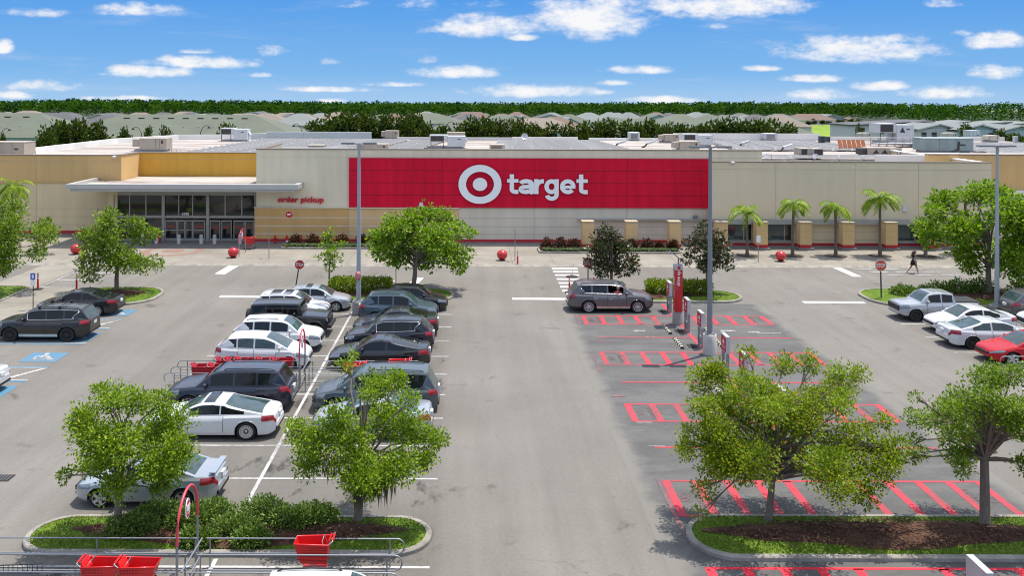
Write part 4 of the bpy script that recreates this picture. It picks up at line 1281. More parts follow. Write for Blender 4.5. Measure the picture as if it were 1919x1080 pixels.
for (sp_, bd, D, pl, pr, nose, lab, kw) in CARS:
    kw = dict(kw); Lk = kw.pop('L', None)
    o = place(sp_, bd, D, pl, pr, nose, lab, Lk, **kw)
    if 'spoiler' in lab and 'older' in lab:
        g = MB(); L_ = sp_['L']; g.bb(-L_ / 2 + .06, -L_ / 2 + .26, -.64, .64, 1.07, 1.095); g.bb(-L_ / 2 + .1, -L_ / 2 + .2, .5, .55, .98, 1.07); g.bb(-L_ / 2 + .1, -L_ / 2 + .2, -.55, -.5, .98, 1.07)
        g.build('rear_spoiler', bd, o)
    if 'roof bars' in lab:
        for x in (.1, -.95):
            g = MB(); g.cyl((x, -.72, 1.88), (x, .72, 1.88), .022, n=6); g.bb(x - .05, x + .05, -.76, -.66, 1.74, 1.9); g.bb(x - .05, x + .05, .66, .76, 1.74, 1.9); g.build('roof_bar', TRIMB, o)
    if 'two door coupe' in lab:
        pass
# boxy black off-roader
o = place(JEEP, BLACK, 46.8, 466, 624, 'r', 'boxy black off-roader with spare wheel on its back', None, rim=RIMD)
g = MB(); M = Matrix.Translation((-2.36, 0, .98)) @ Matrix.Rotation(-PI / 2, 4, 'Y')
g.lathe([(.001, -.1), (.39, -.1), (.41, -.03), (.41, .06), (.36, .1), (.001, .1)], 20, M=M); g.build('spare_wheel', TYRE, o)
for s in (1, -1):
    g = MB()
    for a in JEEP['ax']:
        pts = [(2.25 - a + .52 * math.cos(t), s * .92, .41 + .50 * math.sin(t)) for t in [R(15 + 15 * k) for k in range(11)]]
        for i in range(len(pts) - 1):
            p, q_ = Vector(pts[i]), Vector(pts[i + 1]); d = q_ - p
            g.box((p + q_) / 2, (d.length * 1.1, .22, .035), 0, ry=-math.atan2(d.z, d.x))
    g.build('fender_flare', TRIMB, o)
g = MB(); g.bb(2.2, 2.42, -.8, .8, .5, .66); g.build('front_bumper', TRIMB, o)
# silver pickup with tonneau cover
o = place(PICKUP, SILVER, 50.35, 1667, 1838, 'l', 'silver pickup truck with black bed cover beside the hydrant island', None, rim=RIMD, cat='pickup truck')
g = MB()
g.bb(-2.42, -.98, -.72, .72, 1.165, 1.19, 0)
for x in (-1.3, -1.65, -2.0): g.bb(x - .01, x + .01, -.72, .72, 1.19, 1.2, 1)
g.build('bed_cover', [mat('vinyl_cover', (.035, .037, .04), .5), TRIMB], o)
# grey SUV in the drive-up bay with its window down
ARM = place(dict(BIGSUV, L=5.1, sp=12, wchrome=1, sill=CHROME, hm=CHROME), GREY, 52.2, 1062, 1224, 'r', 'grey SUV in the drive up bay with a passenger at its open window', None, open_front=-1)
# ---------------------------------------------------------------- vegetation
def leaf_mat(name, c1, c2, c3=None, trans=.4, rough=.55, frac=.8, spec=.35):
    m, N, p = newmat(name)
    rnd = N.n('ShaderNodeNewGeometry').outputs['Random Per Island']
    c = N.mix(N.ramp(rnd, .1, .9, 0, 1, False), c1, c2)
    if c3: c = N.mix(N.m('GREATER_THAN', N.m('FRACT', N.m('MULTIPLY', rnd, 17.31)), frac), c, c3)
    N.l(c, p.inputs['Base Color']); p.inputs['Roughness'].default_value = rough; p.inputs['Specular IOR Level'].default_value = spec
    tr = N.n('ShaderNodeBsdfTranslucent')
    vv = N.n('ShaderNodeVectorMath', operation='MULTIPLY'); N.l(c, vv.inputs[0]); vv.inputs[1].default_value = (1.0, 1.15, .5); N.l(vv.outputs[0], tr.inputs['Color'])
    mx = N.n('ShaderNodeMixShader'); mx.inputs[0].default_value = trans
    N.l(p.outputs[0], mx.inputs[1]); N.l(tr.outputs[0], mx.inputs[2])
    N.l(mx.outputs[0], m.node_tree.nodes['Material Output'].inputs[0])
    return m
BARK = mat('grey_bark', (.17, .14, .11), .95, var=.35, vs=5, stretch=(3, 3, .6), bump=.5, bs=14)
BARK_D = mat('dark_bark', (.07, .055, .042), .95, var=.35, vs=5, stretch=(3, 3, .6))
PALMT = mat('palm_bark', (.13, .10, .075), .95, var=.35, vs=9, stretch=(.4, .4, 5))
OAK = leaf_mat('oak_leaf', (.085, .16, .006), (.255, .37, .012), (.36, .44, .02), frac=.84)
OAK_Y = leaf_mat('light_oak_leaf', (.115, .18, .007), (.32, .40, .012), (.42, .24, .03), frac=.975)
OAK_D = leaf_mat('dull_oak_leaf', (.075, .145, .010), (.21, .30, .016), (.29, .36, .025), frac=.85)
MAPLE = leaf_mat('maple_leaf', (.08, .165, .008), (.23, .35, .014), (.34, .44, .025), frac=.85)
MAGN = leaf_mat('magnolia_leaf', (.022, .034, .010), (.06, .08, .02), (.13, .07, .025), .12, .3)
FARL = leaf_mat('far_tree_leaf', (.026, .048, .010), (.075, .105, .018), (.11, .13, .024), .25, .8, spec=.05)
HEDGE = leaf_mat('hedge_leaf', (.08, .125, .010), (.21, .28, .015), (.3, .32, .02))
COPPER = leaf_mat('copper_leaf', (.045, .02, .012), (.13, .03, .018), (.06, .06, .015), .2)
LILY = leaf_mat('strap_leaf', (.05, .09, .03), (.14, .2, .07), None, .25)
PLUM = leaf_mat('viburnum_leaf', (.05, .10, .016), (.15, .24, .035), (.26, .33, .07), .3)
PALML = leaf_mat('palm_leaflet', (.10, .20, .01), (.27, .39, .016), (.42, .47, .03), .4)
MOSS = leaf_mat('spanish_moss', (.085, .085, .045), (.15, .145, .085), None, .3)
MOUNTS = {}
def leaf(b, c, d, up, L, w, mi=0):
    s = d.cross(up)
    if s.length < .05: s = d.cross(Vector((1, .2, 0)))
    s.normalize()
    b.add([c, c + d * L * .5 + s * w, c + d * L, c + d * L * .5 - s * w], [(0, 1, 2, 3)], mi)
def rvec(rn):
    while True:
        v_ = Vector((rn.uniform(-1, 1), rn.uniform(-1, 1), rn.uniform(-1, 1)))
        if .05 < v_.length < 1: return v_.normalized()
def clump(b, rn, c, r, n, ll, lw, flat=.8, mi=0, droop=0.0, jit=1.22):
    nt = max(1, n // 9)
    for _ in range(nt):
        d = rvec(rn)
        q = r * (rn.random() ** .5) * rn.uniform(.7, jit)
        tc = c + Vector((d.x * q, d.y * q, d.z * q * flat))
        out = (d + Vector((0, 0, .35))).normalized()
        for k in range(9):
            o = rvec(rn)
            lc = tc + Vector((o.x, o.y, o.z * .6)) * ll * 1.25
            dd = (out * .7 + o + Vector((0, 0, -droop))).normalized()
            up = (Vector((0, 0, 1)) + rvec(rn) * .9).normalized()
            f = rn.uniform(.7, 1.25)
            leaf(b, lc, dd, up, ll * f, lw * f, mi)
def tree(name, label, base, cl, D=None, fork=.45, tr=.12, lm=OAK, bark=BARK, ll=.092, lw=.025, dens=900, seed=1, spread=.7, group=None, cat='tree', flat=.8, moss=None, base_z=.1, fill=0):
    rn = random.Random(seed)
    cl = list(cl)
    for _ in range(fill):
        a_ = rn.choice(cl[:20]); b_ = min((c for c in cl if c is not a_), key=lambda c: abs(math.hypot(c[0] - a_[0], c[1] - a_[1]) - 62) + rn.uniform(0, 30))
        cl.append(((a_[0] + b_[0]) / 2 + rn.uniform(-8, 8), (a_[1] + b_[1]) / 2 + rn.uniform(-8, 8), min(a_[2], b_[2]) * .9))
    g0 = gnd(*base)
    if D: g0 = Vector(((base[0] - VX) * D / F, D, 0))
    D = g0.y
    g0.z = base_z
    pts = []
    for (px, py, rp) in cl:
        c = at(px, py, D) - g0
        r = rp * D / F
        pts.append([c, r])
    cx = sum(p[0].x for p in pts) / len(pts)
    wid_ = max(p[0].x for p in pts) - min(p[0].x for p in pts)
    for p in pts:
        p[0].y = rn.uniform(-1, 1) * wid_ * .5 * spread * math.sqrt(max(.1, 1 - ((p[0].x - cx) / (wid_ * .55 + .01)) ** 2))
    root = empty(name, g0, 0, label, cat, group)
    zmin = min(p[0].z - p[1] for p in pts); zmax = max(p[0].z for p in pts)
    fk = Vector((cx * .25, 0, max(.3, zmin + (zmax - zmin) * .12 if fork is None else (zmin + (zmax - zmin) * .2) * fork * 2)))
    t = MB()
    t.tube([Vector((0, 0, -.15)), Vector((0, 0, .03)), Vector((.02, .01, .2)), fk * .5 + Vector((.03 * rn.uniform(-1, 1), 0, 0)), fk], tr, 10, rads=[tr * 1.8, tr * 1.45, tr * 1.1, tr, tr * .85])
    lead = Vector((cx * .6, 0, zmin + (zmax - zmin) * .6))
    t.tube([fk, fk.lerp(lead, .5) + rvec(rn) * .1 * tr * 4, lead, lead + (lead - fk) * .25], tr * .7, 7, rads=[tr * .85, tr * .6, tr * .4, tr * .18])
    for c, r in pts:
        st_ = fk.lerp(lead, rn.random() ** 1.3 * .8) if rn.random() < .75 else fk
        if c.z < st_.z: st_ = fk.copy()
        md = st_.lerp(c, .5) + Vector((0, 0, .12 * (c - st_).length)) + rvec(rn) * .08 * (c - st_).length
        t.tube([st_, st_.lerp(md, .5) + Vector((0, 0, .03)), md, c], tr * .35, 5, rads=[tr * .42, tr * .34, tr * .24, tr * .1])
        for k in range(4):
            e = c + rvec(rn) * r * .85
            s2 = md.lerp(c, rn.uniform(.3, .9))
            t.tube([s2, s2.lerp(e, .5) + rvec(rn) * .06 * r, e], tr * .12, 4, rads=[tr * .17, tr * .1, tr * .04])
    t.build('trunk', bark, root)
    b = MB()
    for c, r in pts:
        clump(b, rn, c, r, int(dens * r * r) + 18, ll, lw, flat)
    b.build('crown', lm, root)
    if moss:
        for (px, py, rp, ln) in moss:
            mb = MB()
            c = at(px, py, D) - g0
            for k in range(int(rp * 5)):
                p = c + Vector((rn.uniform(-1, 1) * rp * D / F, rn.uniform(-.5, .5), rn.uniform(-.2, .25)))
                L_ = ln * rn.uniform(.4, 1.1)
                a = rn.uniform(0, PI); w = rn.uniform(.008, .028); dx_, dy_ = w * math.cos(a), w * math.sin(a)
                sw = rn.uniform(-.05, .05)
                mb.add([p + Vector((-dx_, -dy_, 0)), p + Vector((dx_, dy_, 0)), p + Vector((dx_ * .8 + sw, dy_ * .8, -L_ * .6)), p + Vector((sw * 1.5, 0, -L_)), p + Vector((-dx_ * .8 + sw, -dy_ * .8, -L_ * .6))], [(0, 1, 2, 3, 4)], 0)
            mb.build('hanging_moss', MOSS, root)
    return root
tree('oak_tree', 'leafy young oak shading the older silver sedan', (218, 1005), [(170, 770, 33), (215, 750, 35), (265, 745, 32), (298, 757, 26), (150, 800, 28), (200, 800, 45), (250, 800, 50), (300, 810, 48), (340, 832, 34), (310, 850, 45), (260, 850, 45), (210, 852, 35), (150, 887, 24), (120, 892, 14), (185, 880, 28), (240, 888, 33), (290, 885, 38), (320, 880, 28), (300, 918, 20), (312, 900, 26), (180, 740, 18), (235, 728, 14)],
     fork=.42, tr=.105, lm=OAK, dens=4300, seed=3)
tree('oak_tree', 'ragged oak hung with grey moss in front of the slate minivan', (670, 985), [(655, 668, 14), (650, 690, 10), (570, 790, 26), (545, 800, 11), (600, 800, 38), (640, 770, 36), (700, 762, 40), (660, 812, 48), (720, 800, 48), (770, 797, 38), (810, 820, 28), (830, 826, 10), (590, 850, 32), (560, 856, 15), (760, 842, 38), (800, 846, 24), (690, 850, 45), (730, 862, 34), (695, 905, 28), (740, 738, 24), (770, 740, 18), (700, 712, 16), (675, 880, 26)],
     fork=.5, tr=.115, lm=OAK, dens=4300, seed=8, moss=[(690, 890, 30, .75), (625, 868, 20, .35), (720, 890, 22, .8), (675, 915, 14, .6), (570, 868, 12, .2), (790, 865, 14, .25)])
tree('oak_tree', 'broad spreading oak with orange tips over the red striped bays', (1440, 985), [(1300, 752, 28), (1275, 790, 18), (1340, 742, 36), (1390, 705, 28), (1390, 760, 48), (1320, 812, 42), (1380, 820, 52), (1450, 790, 58), (1440, 735, 34), (1500, 712, 30), (1550, 703, 26), (1600, 720, 30), (1640, 720, 20), (1520, 762, 40), (1500, 820, 52), (1560, 832, 46), (1610, 812, 40), (1650, 820, 30), (1600, 860, 42), (1540, 880, 32), (1640, 872, 22), (1420, 870, 42), (1340, 870, 36), (1310, 900, 22), (1295, 932, 11), (1480, 880, 32), (1620, 905, 14), (1290, 850, 22), (1570, 740, 24), (1450, 850, 40), (1500, 860, 36), (1560, 790, 36), (1430, 690, 18), (1370, 850, 36), (1580, 860, 30), (1660, 845, 22), (1470, 760, 44), (1610, 760, 34), (1560, 760, 34), (1330, 780, 36), (1660, 790, 20), (1460, 900, 26), (1590, 900, 22)],
     fork=.45, tr=.10, lm=OAK_Y, dens=3100, fill=22, seed=5)
tree('oak_tree', 'airy oak at the right end of the mulched island', (1845, 995), [(1720, 770, 20), (1760, 742, 28), (1800, 712, 24), (1850, 710, 34), (1900, 700, 34), (1820, 762, 43), (1880, 760, 48), (1920, 750, 48), (1770, 792, 33), (1740, 802, 22), (1830, 810, 43), (1890, 820, 43), (1930, 800, 43), (1760, 842, 22), (1735, 886, 16), (1800, 850, 26), (1860, 850, 28), (1910, 860, 28), (1960, 760, 45), (1960, 820, 45), (1712, 742, 9), (2000, 790, 40), (1945, 870, 22)],
     fork=.5, tr=.13, lm=OAK_D, dens=3000, fill=14, seed=11)
tree('oak_tree', 'small oak on the grass island in front of the store doors', (218, 549), [(215, 410, 22), (190, 422, 20), (245, 422, 20), (180, 450, 30), (215, 445, 33), (255, 445, 28), (280, 440, 13), (160, 440, 16), (200, 480, 33), (240, 480, 33), (270, 485, 22), (163, 490, 18), (290, 490, 12), (185, 505, 18), (255, 503, 18), (300, 497, 8), (218, 396, 10)],
     fork=.48, tr=.13, lm=OAK_D, ll=.2, lw=.055, dens=750, seed=21)
tree('oak_tree', 'dull green oak at the far left edge overhanging the path', (-30, 560), [(5, 400, 30), (40, 420, 28), (20, 445, 38), (60, 440, 22), (92, 440, 12), (30, 480, 28), (62, 475, 17), (10, 500, 20), (-30, 440, 50), (15, 382, 14), (-30, 480, 40), (80, 460, 10)], D=56, fork=.5, tr=.13, lm=OAK_D, ll=.2, lw=.055, dens=750, seed=22)
tree('sapling', 'thin staked sapling behind the small silver hatchback', (618, 546), [(618, 432, 6), (612, 445, 8), (612, 462, 10), (625, 472, 12), (608, 482, 11), (628, 487, 11), (617, 500, 9), (640, 457, 7)], D=56.5, fork=.5, tr=.05, lm=OAK, ll=.19, lw=.05, dens=800, seed=23)
tree('maple_tree', 'round full tree standing by the black hatchback', (775, 534), [(770, 412, 23), (800, 407, 23), (740, 422, 28), (830, 417, 23), (720, 445, 26), (770, 445, 38), (820, 440, 38), (858, 437, 20), (880, 432, 10), (712, 475, 20), (750, 480, 33), (800, 480, 36), (845, 475, 30), (875, 480, 10), (730, 495, 13), (858, 493, 13), (700, 440, 8)],
     D=57, fork=.42, tr=.15, lm=MAPLE, ll=.22, lw=.075, dens=800, seed=24)
tree('magnolia_tree', 'bronze leaved magnolia beside the stop sign and grey SUV', (1147, 540), [(1135, 430, 9), (1130, 445, 16), (1150, 450, 16), (1120, 465, 20), (1150, 470, 26), (1170, 465, 14), (1110, 490, 13), (1145, 495, 26), (1180, 490, 16), (1165, 505, 14), (1130, 505, 16), (1190, 503, 8)], D=57.5, fork=.45, tr=.10, lm=MAGN, bark=BARK, ll=.2, lw=.06, dens=1000, seed=25)
tree('magnolia_tree', 'bronze leaved magnolia behind the tall middle lamp post', (1325, 545), [(1325, 427, 12), (1310, 442, 14), (1340, 440, 14), (1300, 460, 16), (1330, 465, 23), (1355, 460, 12), (1290, 485, 11), (1320, 490, 20), (1350, 485, 18), (1365, 498, 9), (1325, 503, 12)], D=55.8, fork=.45, tr=.10, lm=MAGN, bark=BARK, ll=.2, lw=.06, dens=1000, seed=26)
tree('maple_tree', 'large bright green tree by the right lamp post', (1853, 548), [(1840, 367, 24), (1890, 372, 28), (1800, 387, 26), (1860, 395, 43), (1920, 390, 43), (1770, 402, 20), (1747, 392, 10), (1790, 430, 33), (1840, 440, 43), (1900, 440, 43), (1762, 452, 20), (1810, 475, 28), (1860, 480, 33), (1915, 480, 33), (1830, 505, 16), (1880, 505, 16), (1960, 420, 48), (1960, 480, 36), (1865, 352, 12)],
     D=55.8, fork=.40, tr=.17, lm=MAPLE, ll=.24, lw=.08, dens=760, seed=27)
tree('oak_tree', 'little tree on the sidewalk left of the large bright tree', (1735, 483), [(1730, 432, 16), (1722, 420, 10), (1745, 428, 16), (1760, 440, 14), (1750, 412, 10)], D=69.3, fork=.5, tr=.13, lm=MAPLE, ll=.24, lw=.08, dens=760, seed=28)
tree('sapling', 'small street tree on the sidewalk at the left edge', (83, 477), [(95, 436, 14), (80, 430, 14), (70, 446, 12), (100, 448, 10), (86, 418, 10)], D=69, fork=.5, tr=.07, lm=OAK_D, ll=.22, lw=.06, dens=750, seed=29)
# palms
def palm(label, base_px, crown_y, D, R_=1.7, n=15, seed=1, group='palms along the store front', droop=1.0, bz=.1):
    rn = random.Random(seed)
    X = (base_px - VX) * D / F
    zc = at(base_px, crown_y, D).z - bz
    root = empty('palm_tree', (X, D, bz), 0, label, 'palm', group)
    t = MB()
    N_ = 14
    lean = rn.uniform(-.06, .1)
    t.tube([(lean * (i / N_) ** 2, 0, -.1 + (zc - .35 + .1) * i / N_) for i in range(N_ + 1)], .1, 10, rads=[.155 - .065 * min(1, i / 4) + (.012 if i % 2 else 0) for i in range(N_ + 1)])
    t.build('trunk', PALMT, root)
    c = MB(); c.tube([(lean, 0, zc - .36), (lean, 0, zc - .2), (lean, 0, zc)], .1, 9, rads=[.13, .12, .05]); c.build('crownshaft', mat('palm_shaft', (.16, .2, .05), .6), root)
    n = int(n * 1.4)
    for k in range(n):
        az = 2 * PI * k / n + rn.uniform(-.2, .2)
        el = rn.uniform(.15, 1.25) if k % 3 else rn.uniform(-.1, .5)
        L_ = R_ * 1.22 * rn.uniform(.75, 1.1)
        d = Vector((math.cos(az) * math.cos(el), math.sin(az) * math.cos(el), math.sin(el)))
        p = Vector((lean, 0, zc - .05)); pts = [p.copy()]
        for s in range(12):
            d = (d + Vector((0, 0, -.13 * droop - .012 * s))).normalized()
            p = p + d * L_ / 12
            pts.append(p.copy())
        b = MB(); b.tube(pts, .02, 4, rads=[.03 - .0022 * i for i in range(13)])
        for s in range(2, 40):
            f = s / 40 * 12; i = min(int(f), 11)
            q = pts[i].lerp(pts[i + 1], f - i); t_ = (pts[i + 1] - pts[i]).normalized()
            side = t_.cross(Vector((0, 0, 1)))
            if side.length < .05: side = Vector((1, 0, 0))
            side.normalize()
            ln = .62 * math.sin(PI * (.12 + .85 * s / 40)) * rn.uniform(.85, 1.1)
            for sg in (1, -1):
                dd = (side * sg * .8 + t_ * .55 + Vector((0, 0, -.55 + rn.uniform(-.2, .2)))).normalized()
                leaf(b, q, dd, Vector((0, 0, 1)), ln, .022)
        b.build('frond', PALML, root)
    return root
palm('short palm, first from the left along the store front', 1401, 397, 69.3, 1.65, 10, 1)
palm('palm in front of the left side of the beige wing, second in the row', 1486, 381, 69.3, 1.45, 12, 2)
palm('bent frond palm, third along the store front', 1567, 386, 69.3, 1.5, 12, 3, droop=1.15)
palm('tallest palm with feathery crown, fourth along the store front', 1650, 371, 69.3, 1.65, 17, 4)
palm('palm whose tip shows above the large bright green tree', 1809, 358, 70.5, 1.5, 12, 5)
palm('palm at the left edge above the dull green oak', 22, 348, 71, 1.7, 16, 6)
# hedges, shrubs, beds
def bush(name, label, c, d, lm, n, ll, lw, seed, group=None, cat='shrub', flat_top=False, stems=True):
    rn = random.Random(seed)
    root = empty(name, c, 0, label, cat, group)
    b = MB()
    for _ in range(n // 6):
        while True:
            p = Vector((rn.uniform(-1, 1), rn.uniform(-1, 1), rn.uniform(0, 1)))
            if flat_top or p.x ** 2 + p.y ** 2 + p.z ** 2 < 1: break
        if flat_top and rn.random() < .6:
            ax_ = rn.choice((0, 1, 2, 2)); p[ax_] = (1 if ax_ == 2 else rn.choice((-1, 1))) * rn.uniform(.92, 1.05)
        tc = Vector((p.x * d[0], p.y * d[1], p.z * d[2] + .04))
        for k in range(6):
            o = rvec(rn)
            leaf(b, tc + o * ll, (o + Vector((p.x, p.y, p.z)) * .8).normalized(), (Vector((0, 0, 1)) + rvec(rn)).normalized(), ll * rn.uniform(.7, 1.3), lw * rn.uniform(.7, 1.2))
    b.build('foliage', lm, root)
    if stems:
        t = MB()
        for k in range(7):
            e = Vector((rn.uniform(-.6, .6) * d[0], rn.uniform(-.6, .6) * d[1], d[2] * .8))
            t.tube([Vector((e.x * .4, e.y * .4, -.03)), e * .5, e], .02, 4, rads=[.022, .016, .008])
        t.build('stem', BARK_D, root)
    return root
bush('hedge', 'clipped yellow green hedge behind the silver hatchback and lamp post', (-6.9, 55.6, .15), (1.75, .62, .72), HEDGE, 5200, .14, .045, 31, flat_top=True, cat='hedge')
bush('hedge', 'clipped hedge behind the tall red drive up pillar', (12.9, 55.6, .15), (1.85, .6, .62), HEDGE, 5200, .14, .045, 32, flat_top=True, cat='hedge')
ISL = [(250, 1010, .85, .45, .62), (300, 985, .8, .5, .62), (350, 1000, .7, .45, .78), (400, 985, .75, .5, .66), (440, 1012, .8, .45, .6), (495, 978, .8, .5, .84), (540, 1000, .75, .45, .72), (590, 990, .75, .45, .66), (470, 1030, .6, .3, .45), (370, 1030, .6, .3, .42)]
WH = ['dark bush right beside the near left oak trunk', 'bush in front of the silver sedan rear wheel', 'bush directly behind the arched cart sign', 'bush right of the arched cart sign, beside sedan bumper', 'low leafy bush near the middle of the left island', 'tallest leggy bush below the painted spine line', 'bush right of the tallest leggy bush', 'dark bush nearest the mossy oak trunk', 'low front bush behind the middle of the near rail', 'low front bush behind the arch sign post']
for i, (px, py, a, d_, h_) in enumerate(ISL):
    g = gnd(px, py)
    bush('shrub', WH[i], (g.x, max(24.5, min(g.y, 25.9)), .2), (a * .95, d_, h_ * .66), PLUM, 2600, .085, .026, 40 + i, 'bushes on the near left island')
g1 = [(555, 462), (586, 461), (612, 462), (642, 462), (680, 462), (700, 463)]
W1_ = ['leftmost in the bed under the pickup lettering', 'second from the left under the pickup lettering', 'third from left, behind the sapling', 'fourth from left, right of the sapling', 'fifth from left, beside the left lamp post', 'sixth from left, just right of left lamp post']
for i, (px, py) in enumerate(g1):
    bush('copperleaf_shrub', 'dark red round shrub, ' + W1_[i], (px_(px, 73.2), 73.2, .15), (.48, .45, .78), COPPER, 700, .16, .055, 60 + i, 'round copper red shrubs in the store beds')
g2 = [(1027, .46, .74), (1052, .46, .8), (1076, .5, .7), (1187, .5, .7), (1215, .5, .78), (1236, .3, .5), (1262, .4, .6)]
W2_ = ['leftmost of the right bed', 'second from left in the right bed', 'third from left in the right bed', 'just right of the left magnolia', 'reddest one between two pillars', 'small thin one near the right bed end', 'at the right end of the bed']
for i, (px, r_, h_) in enumerate(g2):
    bush('copperleaf_shrub', 'rusty round shrub, ' + W2_[i], (px_(px, 71.6), 71.6, .15), (r_, r_, h_), COPPER, 700, .16, .055, 70 + i, 'round copper red shrubs in the store beds')
def bed(x0, x1, y0, y1):
    b = MB(); o_ = stadium(x0, x1, y0, y1, .5); i_ = inset(x0, x1, y0, y1, .5, .14)
    n = len(o_)
    vs = [(p[0], p[1], .08) for p in o_] + [(p[0], p[1], .24) for p in o_] + [(q[0], q[1], .25) for q in i_] + [(q[0], q[1], .1) for q in i_]
    for L in range(3): b.add(vs, [(L * n + k, L * n + (k + 1) % n, (L + 1) * n + (k + 1) % n, (L + 1) * n + k) for k in range(n)], 0)
    b.add([(q[0], q[1], .2) for q in i_], [tuple(range(n))], 1)
    tag(b.build('planting_bed', [KERB, MULCH]), kind='structure')
    b = MB(); rn = random.Random(int(x0 * 7) + 99)
    for _ in range(int((x1 - x0) * 34)):
        cx, cy = rn.uniform(x0 + .4, x1 - .4), rn.uniform(y0 + .25, y0 + .95)
        for k in range(9):
            a = rn.uniform(0, 2 * PI); d = Vector((math.cos(a) * .6, math.sin(a) * .6, rn.uniform(.7, 1.2))).normalized()
            L_ = rn.uniform(.28, .46); c = Vector((cx, cy, .2)); s = Vector((-d.y, d.x, 0)).normalized() * .028
            m_ = c + d * L_ * .65; e = c + Vector((d.x * L_ * 1.15, d.y * L_ * 1.15, d.z * L_ * .55))
            b.add([c - s, c + s, m_ + s * .8, e, m_ - s * .8], [(0, 1, 2, 4), (4, 2, 3)], 0)
    tag(b.build('border_grass', LILY), kind='stuff', cat='border grass')
bed(px_(528, 72.6), px_(745, 72.6), 71.6, 74.3)
bed(px_(1010, 70.5), px_(1278, 70.5), 69.9, 72.6)
# right island ground cover
rn = random.Random(5)
W3_ = ['beside the hydrant, in front of the pickup windscreen', 'behind the pickup cab roof', 'behind the pickup bed', 'left of the right lamp post base', 'right of the right lamp post']
for i, (x, y, rx, h_) in enumerate(((27.0, 55.7, .9, .35), (29.2, 56.0, 1.1, .6), (30.6, 56.1, 1.0, .75), (32.0, 56.2, 1.1, .8), (34.8, 56.0, 1.2, .8))):
    bush('shrub', 'low dark spreading shrub ' + W3_[i], (x, y, .15), (rx, .7, h_), PLUM, 1300, .15, .045, 90 + i, 'low shrubs on the right island')
# tree wells
for i, x in enumerate((1401, 1486, 1567, 1650, 1735)):
    X = px_(x, 69.3); b = MB()
    b.add([(X + .86 * math.cos(2 * PI * k / 28), 69.3 + .86 * math.sin(2 * PI * k / 28), .106) for k in range(28)], [tuple(range(28))], 0)
    tag(b.build('tree_well', mat('dark_mulch', (.05, .035, .026), .95, var=.4, vs=6, world=True)), kind='structure')
# ---------------------------------------------------------------- lot furniture
GALV = mat('galvanised_steel', (.27, .285, .30), .45, .55, var=.1, vs=2)
POLEP = mat('grey_pole_paint', (.22, .235, .25), .45, .25, var=.05)
POLEW = mat('pale_pole_paint', (.33, .36, .385), .45, .15, var=.05)
CYL = mat('cast_concrete', (.42, .40, .36), .9, var=.18, vs=2, var2=.1)
CYLD = mat('weathered_concrete', (.26, .245, .22), .9, var=.25, vs=2, var2=.1)
LAMPG = mat('lamp_head_grey', (.11, .115, .12), .5, .3)
REDG = mat('glossy_red_paint', (.50, .006, .012), .28, var=.06, coat=.7)
REDPL = mat('red_plastic', (.62, .012, .014), .35, var=.06, coat=.25)
REDK = mat('red_plastic_worn', (.40, .01, .022), .4, var=.15, vs=4)
SIGNR = mat('sign_red', (.50, .02, .025), .5, var=.1)
SIGNO = mat('faded_sign_red', (.55, .085, .03), .5, var=.15)
WHT = mat('sign_white', (.75, .75, .74), .5, var=.03)
RUB = mat('black_rubber', (.02, .02, .02), .8)
BLUES = mat('sign_blue', (.03, .12, .45), .5)
BRONZE = mat('dark_post', (.05, .045, .04), .6)
def lamp(px, base_y, top_y, label, pm, cm, r_base=.33, hbase=1.0, heads=((-.62, 0), (.62, 0)), square=False, pr=.11, D=None):
    g = gnd(px, base_y)
    if D: g = Vector(((px - VX) * D / F, D, 0))
    root = empty('lamp_post', (g.x, g.y, 0), 0, label, 'lamp post', 'lamp posts in the car park')
    zt = at(px, top_y, g.y).z
    b = MB(); b.lathe([(r_base, -.05), (r_base, hbase - .03), (r_base - .03, hbase), (.01, hbase)], 24); b.build('concrete_base', cm, root)
    b = MB(); b.box((0, 0, hbase + .03), (.42, .42, .05)); b.cyl((0, 0, hbase + .05), (0, 0, zt), pr * 1.25, pr * .72, 10); 
    for sx in (-1, 1):
        for sy in (-1, 1): b.cyl((sx * .16, sy * .16, hbase + .05), (sx * .16, sy * .16, hbase + .12), .02, n=6)
    b.build('pole', pm, root)
    b = MB(); b.bb(-.2, .2, -.04, .04, zt - .02, zt + .05); b.build('arm', pm, root)
    for hx, hy in heads:
        b = MB(); b.box((hx, hy, zt + .045), (.8, .42, .09), 0, top=(.9, .85)); b.bb(hx - .3, hx + .3, hy - .16, hy + .16, zt - .012, zt, 1)
        b.build('lamp_head', [LAMPG, mat('lamp_lens', (.5, .5, .48), .3)], root)
    return root
lamp(1330, 664, 277, 'tall grey lamp post on a pale concrete drum in the drive up bays', POLEP, CYL, .325, .98)
l2 = lamp(672, 589, 270, 'pale lamp post rising in front of the red wall by the steel blue crossover', POLEW, CYLD, .36, .75)
b = MB(); b.lathe([(.001, 0), (.17, 0), (.17, .02), (.001, .03)], 18, M=Matrix.Translation((-.02, -.17, 2.2)) @ Matrix.Rotation(PI / 2, 4, 'X') @ Matrix.Scale(1.6, 4, Vector((0, 1, 0)))); b.build('sign_plate', mat('faded_notice', (.55, .2, .18), .5, var=.4, vs=9), l2)
lamp(1868, 578, 275, 'pale lamp post in front of the large bright tree at right', POLEW, CYLD, .45, .2, heads=((-.7, .1), (.0, -.3), (.7, .1)))
